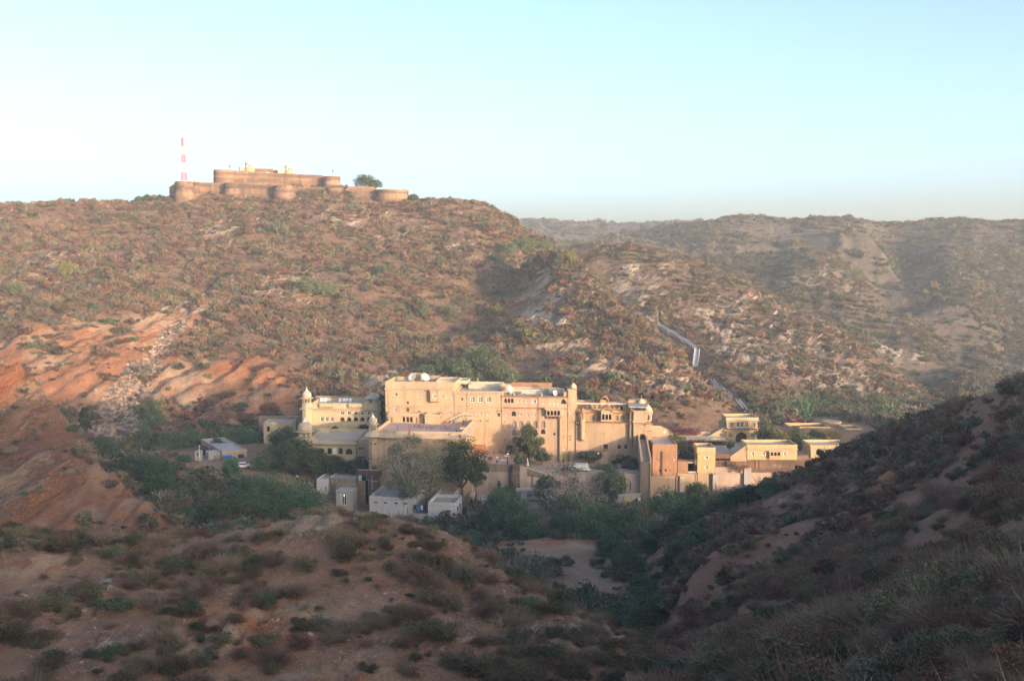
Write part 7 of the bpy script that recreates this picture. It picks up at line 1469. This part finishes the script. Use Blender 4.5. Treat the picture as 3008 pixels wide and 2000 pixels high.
for px, lb in ((1466, 'left one of two small pointed trees below the court wall'), (1502, 'right one of two small pointed trees below the court wall')): tree('cypress', lb, px, 1412, 1444, 11, 297, 'deep', 500, 'tall', None, .17, z=W(px, 1446, 297).z, clumps=14)
# left of the palace
tree('shade_tree', 'tallest broad tree left of the low khaki wing', 868, 1292, 1395, 120, 301, 'grove', 6500, 'round', None, .25, cb=.05)
tree('shade_tree', 'broad tree at the left end of the row before the khaki wing', 798, 1318, 1396, 110, 303, 'grove', 5200, 'round', None, .25, cb=.05)
tree('shade_tree', 'rounded tree behind the row, below the khaki house', 838, 1256, 1345, 84, 325, 'deep', 4200, 'round', None, .26, cb=.0)
tree('shade_tree', 'tree overlapping the left arches of the khaki wing', 925, 1322, 1392, 84, 300, 'grove', 4200, 'round', None, .24, cb=.03)
tree('shade_tree', 'low tree under the middle arches of the khaki wing', 985, 1342, 1395, 74, 302, 'grove', 3400, 'round', None, .24, cb=.02)
tree('shade_tree', 'low dark tree between the khaki wing and the cream corner tower', 1048, 1352, 1392, 76, 302, 'deep', 3000, 'round', None, .24, cb=.0)
tree('shade_tree', 'dark tree in the gap between the khaki wing and the palace', 1121, 1150, 1262, 40, 338, 'deep', 3800, 'tall', None, .26, cb=.0)
tree('shade_tree', 'orange-lit tree on the bank left of the tall kiosk', 795, 1183, 1232, 60, 356, 'rust', 2400, 'round', None, .26)
tree('shade_tree', 'small round bush on the khaki wing roof terrace', 984, 1253, 1266, 20, 329, 'deep', 420, 'round', None, .2, z=W(984, 1268, 329).z, cat='bush')
tree('shade_tree', 'small bush beside the corner tower on the roof terrace', 1070, 1247, 1266, 34, 329, 'deep', 700, 'round', None, .2, z=W(1070, 1268, 329).z, cat='bush')
tree('shade_tree', 'lone round tree against the orange cliff', 443, 1178, 1275, 74, 368, 'grove', 4200, 'round', None, .26, cb=.02)
tree('shade_tree', 'dark bushy tree below the lone cliff tree', 424, 1263, 1330, 62, 352, 'deep', 3000, 'round', None, .26, cb=.0)
tree('shade_tree', 'upright tree on the ridge just right of the cut spur', 252, 1195, 1275, 44, 300, 'grove', 2400, 'tall', None, .25, cb=.0)
# thorn trees of the valley
MQ = [(800,1385,1520,190,262,'large dome-shaped thorn tree left of the small grey tower room'),(668,1432,1530,150,256,'large dome-shaped thorn tree near the foot of the red talus'),(735,1398,1480,130,278,'broad thorn tree behind the two large domes at the left'),(890,1418,1510,150,266,'broad thorn tree directly left of the grey tower room'),
      (545,1492,1550,110,238,'low thorn tree at the foot of the red talus'),(395,1340,1400,110,305,'thorn tree in the hollow right of the cut spur, nearest'),(340,1300,1370,100,318,'thorn tree in the hollow right of the cut spur, middle'),(460,1345,1410,110,300,'thorn tree in the middle of the left hollow'),(540,1338,1375,70,312,'thorn tree beside the white post'),(300,1278,1340,70,330,'thorn tree in the hollow right of the cut spur, farthest'),
      (560,1264,1315,110,345,'spreading thorn tree on the bank before the orange cliff'),(660,1255,1312,110,348,'spreading thorn tree behind the long shed, right'),(500,1282,1335,90,340,'spreading thorn tree on the bank, leftmost'),(730,1262,1310,80,345,'spreading thorn tree behind the long shed roof'),(640,1288,1330,60,330,'grey-green thorn tree left of the long shed'),
      (480,1395,1450,100,288,'thorn tree before the red gully bank'),(560,1410,1462,60,280,'thorn bush on the red gully bank'),(680,1345,1400,50,297,'spindly thorn tree before the blue awning'),
      (1500,1470,1580,170,262,'wide thorn tree below the domed shrine'),(1420,1500,1580,120,264,'wide thorn tree right of the shuttered white house'),(1475,1425,1500,110,280,'tall thorn tree rising over the pale shed'),(1545,1520,1578,110,258,'wide thorn tree in front of the brown ruin'),(1385,1560,1630,90,250,'low thorn tree below the shuttered white house'),
      (1770,1490,1580,150,262,'wide thorn tree right of the half-bare tree'),(1850,1500,1575,130,266,'wide thorn tree below the cream hut'),(1960,1440,1520,120,284,'dense thorn tree at the foot of the brick tower'),(2050,1420,1500,110,288,'rounded thorn tree at the foot of the yellow tower wall'),(2140,1450,1510,130,282,'long thorn thicket tree below the wall piers'),(2020,1480,1545,120,262,'thorn tree at the foot of the shaded slope'),
      (2190,1430,1490,110,262,'thorn tree at the top corner of the shaded slope'),(2270,1405,1450,90,262,'thorn tree hiding the end of the pier wall'),(1930,1545,1610,110,236,'thorn tree above the stony gully, right'),(2060,1530,1600,110,232,'olive thorn tree on the lower slope'),
      (1795,1560,1625,100,225,'thorn tree on the gully bank, left'),(1840,1600,1690,140,218,'thorn tree on the gully bank, right'),(1880,1690,1770,120,190,'thorn tree over the middle of the gully'),(1920,1735,1860,180,168,'largest thorn tree at the lower end of the gully'),(1800,1770,1830,90,182,'low thorn tree left of the largest gully tree'),(1560,1660,1720,70,205,'thorn bush on the pale gully floor, leftmost'),(1720,1720,1775,70,200,'thorn bush on the pale gully floor, middle'),(1850,1850,1900,90,150,'dark thorn bush in the gully bottom'),
      (1990,1600,1660,90,212,'thorn tree on the red lower slope'),(1660,1500,1560,80,262,'thorn tree beside the ruined arches')]
for i, (px, t_, b_, w_px, Y, lb) in enumerate(MQ):
    if b_ > 1380 or Y < 270:
        p = W_on(px, b_, 100, 330); Y = min(Y, p.y)
    tree('thorn_tree', lb, px, t_-4, b_+8, w_px*(1.18 if Y > 245 else .95), Y, ('mesq', 'grove', 'mesq', 'mesq', 'deep')[i % 5], int(2200+w_px*30), 'dome', None, .21 if Y > 230 else .15, group='thorn trees of the valley')
# gate court
for px, t_, b_, w_px, Y, kd, lb in ((2250,1236,1305,62,330,'airy','grey-green tree right of the gatehouse'),(2290,1268,1318,80,326,'lime','golden round tree before the gatehouse garden'),(2335,1255,1320,70,334,'grove','dark tree between the golden tree and the far yellow house'),(2362,1275,1330,66,324,'grove','rounded green tree above the right end of the yellow house'),(2390,1290,1330,50,332,'deep','dark tree right of the rounded green one'),(2430,1270,1312,90,340,'lime','wide golden tree below the far yellow house'),(2395,1262,1300,40,346,'deep','small dark tree before the far yellow house'),
      (1985,1278,1320,58,326,'grove','domed green tree just behind the brick tower roof'),(2015,1310,1385,70,312,'olive','large brownish tree between brick and yellow towers'),(2145,1298,1316,20,322,'grove','small shrub tree by the gatehouse foot'),(2165,1272,1300,18,350,'deep','small dark tree seen through the gatehouse arch')):
    tree('garden_tree', lb, px, t_, b_, w_px, Y, kd, int(900+w_px*36), 'round', None, .24, group='garden trees of the gate court', cb=.03)
def creeper(label, spots, kd, group=None):
    p0 = W(*spots[0][:3]); t = thing('creeper', label, 'creeper', p0, 0, group); rg = np.random.default_rng(int(spots[0][0])); ps = []; mb = MB()
    for px, py, Y, rx, rz_ in spots:
        c = W(px, py, Y)-p0; ps.append((leaf_cloud(rg, c, (rx, .45, rz_), int(130*rx*rz_+60), .17, .1), 0)); limb(mb, c+Vector((0, .3, -rz_)), c, .05, .02, rg, .1, 4, 2)
    link_mesh('foliage', quads_mesh('foliage', ps, [LM[kd]]), t); mb.build('stem', WOOD, t)
creeper('purple flowering creeper spilling over the stepped wall', [(1985,1266,340,1.6,1.1),(2000,1268,340,1.6,1.3),(2018,1268,340,1.6,1.4),(2035,1269,340,1.6,1.3),(2050,1269,340,1.3,1.1)], 'purple')
creeper('purple and green creeper hanging under the long arcade canopy', [(1998+i*14,1299,332.5,1.1,1.0) for i in range(6)], 'purple')
creeper('dark green creeper over the right half of the long arcade', [(2085+i*11,1303,332.5,1.0,1.2) for i in range(5)], 'deep')
creeper('reddish creeper over the ledge of the pier wall', [(2168,1377,302,1.4,1.2),(2185,1372,302,1.6,.8),(2150,1362,303,1.2,.9)], 'rust')
creeper('purple creeper on the roof of the far yellow house', [(2455,1271,367,1.5,.9),(2468,1270,367,1.5,1.0)], 'purple')
creeper('red flowering creeper by the rusty pole at the corner tower foot', [(1100,1374,296,.8,.9),(1117,1391,295,.6,1.0)], 'rust')
# dark grove at the foot of the spurs
GV = [(2240,1196,1250,80,418),(2290,1180,1250,90,425),(2340,1170,1250,95,430),(2390,1162,1245,90,436),(2440,1172,1245,80,440),(2490,1176,1250,80,436),(2540,1160,1240,90,448),(2590,1158,1235,90,455),(2640,1172,1235,80,462),(2690,1182,1235,70,470),(2270,1210,1262,80,400),(2350,1204,1262,90,404),(2430,1204,1262,90,408),(2510,1200,1260,90,410),(2590,1196,1255,90,416),(2660,1206,1250,80,420)]
ON = ['leftmost','second from left','third from left','fourth from left','fifth from left','fifth from right','fourth from right','third from right','second from right','rightmost']
for i, (px, t_, b_, w_px, Y) in enumerate(GV):
    lb = f'{ON[i]} tree in the back row of the dark grove' if i < 10 else ['leftmost','second from left','third from left','third from right','second from right','rightmost'][i-10]+' tree in the front row of the dark grove'
    tree('grove_tree', lb, px, t_, b_, w_px*1.05, Y, ('deep','grove','mesq')[i % 3], 2600, 'round', None, .36, group='dark grove below the far spurs', cb=.0)
# trees that stand out on the hillside
HT = [(1085,545,None),]
HS = [(1412,1020,1085,100,'deep','largest dark green tree in the gully above the palace roof'),(1455,1060,1110,90,'airy','grey-green tree right of the largest gully tree'),(1345,1055,1110,80,'deep','dark tree left of the largest gully tree'),(1290,1045,1095,70,'grove','tree at the upper left of the gully above the palace'),(1380,1090,1140,80,'grove','tree low in the gully just over the palace roof'),(1500,1090,1135,70,'grove','tree low in the gully, right of centre over the palace'),(1250,1075,1120,60,'deep','tree at the left rim of the gully above the dishes'),
      (1455,893,935,44,'lime','yellow-green tree at the left foot of the pale rocky spur'),(1240,873,940,40,'airy','upright olive tree in the middle of the hill above the palace'),(1322,895,940,56,'airy','round olive tree left of the yellow-green one'),(1545,962,1000,32,'lime','small yellow-green tree low on the pale rocky spur'),(1672,738,780,40,'lime','yellow-green tree on the crest of the rocky spur'),(192,768,812,48,'lime','bright yellow-green tree on the upper left hillside'),(45,832,870,66,'airy','broad olive tree at the far left of the hillside'),(815,650,690,60,'airy','round olive tree just below the fort'),(905,815,868,90,'airy','broad olive tree group in the middle of the left hill'),(960,830,870,70,'airy','olive tree right of the broad olive group'),(1130,780,812,56,'airy','olive tree midway up the right half of the hill'),(1290,755,790,44,'airy','olive tree above the dry gully'),
      (1490,715,752,62,'grove','dark shrubby tree on the right rim of the fort hill'),(1545,705,740,60,'grove','dark tree on the right skyline slope of the fort hill'),(1460,745,775,46,'deep','dark tree in the dip left of the rocky spur'),(1600,715,740,56,'grove','dark tree where the fort hill meets the spur'),
      (1155,1095,1160,44,'grove','tree just over the left end of the palace roof'),(1250,1120,1150,40,'grove','tree peeping over the palace roof wall'),(600,1300,1300,1,'airy',''),(1735,1150,1185,44,'grove','bright green bush-tree behind the turret of the palace'),(1800,1095,1125,44,'grove','green tree on the slope above the ochre roofs'),(1600,1105,1140,40,'deep','dark tree above the right palace roof')]
for px, t_, b_, w_px, kd, lb in HS:
    if not lb: continue
    p = W_on(px, b_, 340, 700); tree('hillside_tree', lb, px, t_, b_, w_px, p.y, kd, int(700+w_px*22), 'round', None, .34, z=p.z, group='trees on the fort hillside', cb=.02)
for px, t_, b_, w_px, Y, kd, lb in ((1072,516,556,60,694,'deep','dark round tree on the crest beside the fort wall'),(1102,530,556,40,696,'deep','smaller dark tree at the right of the crest tree'),(1214,573,594,30,684,'deep','flat little tree right of the round outer bastion'),(410,578,600,26,690,'deep','leggy little tree on the left skyline'),(432,572,598,22,690,'deep','taller leggy tree on the left skyline'),(470,584,600,60,690,'deep','low dark thicket left of the fort wall')):
    tree('crest_tree', lb, px, t_, b_, w_px, Y, kd, int(400+w_px*30), 'round', None, .40, z=W(px, b_+3, Y).z, group='trees on the fort crest', cb=.1)
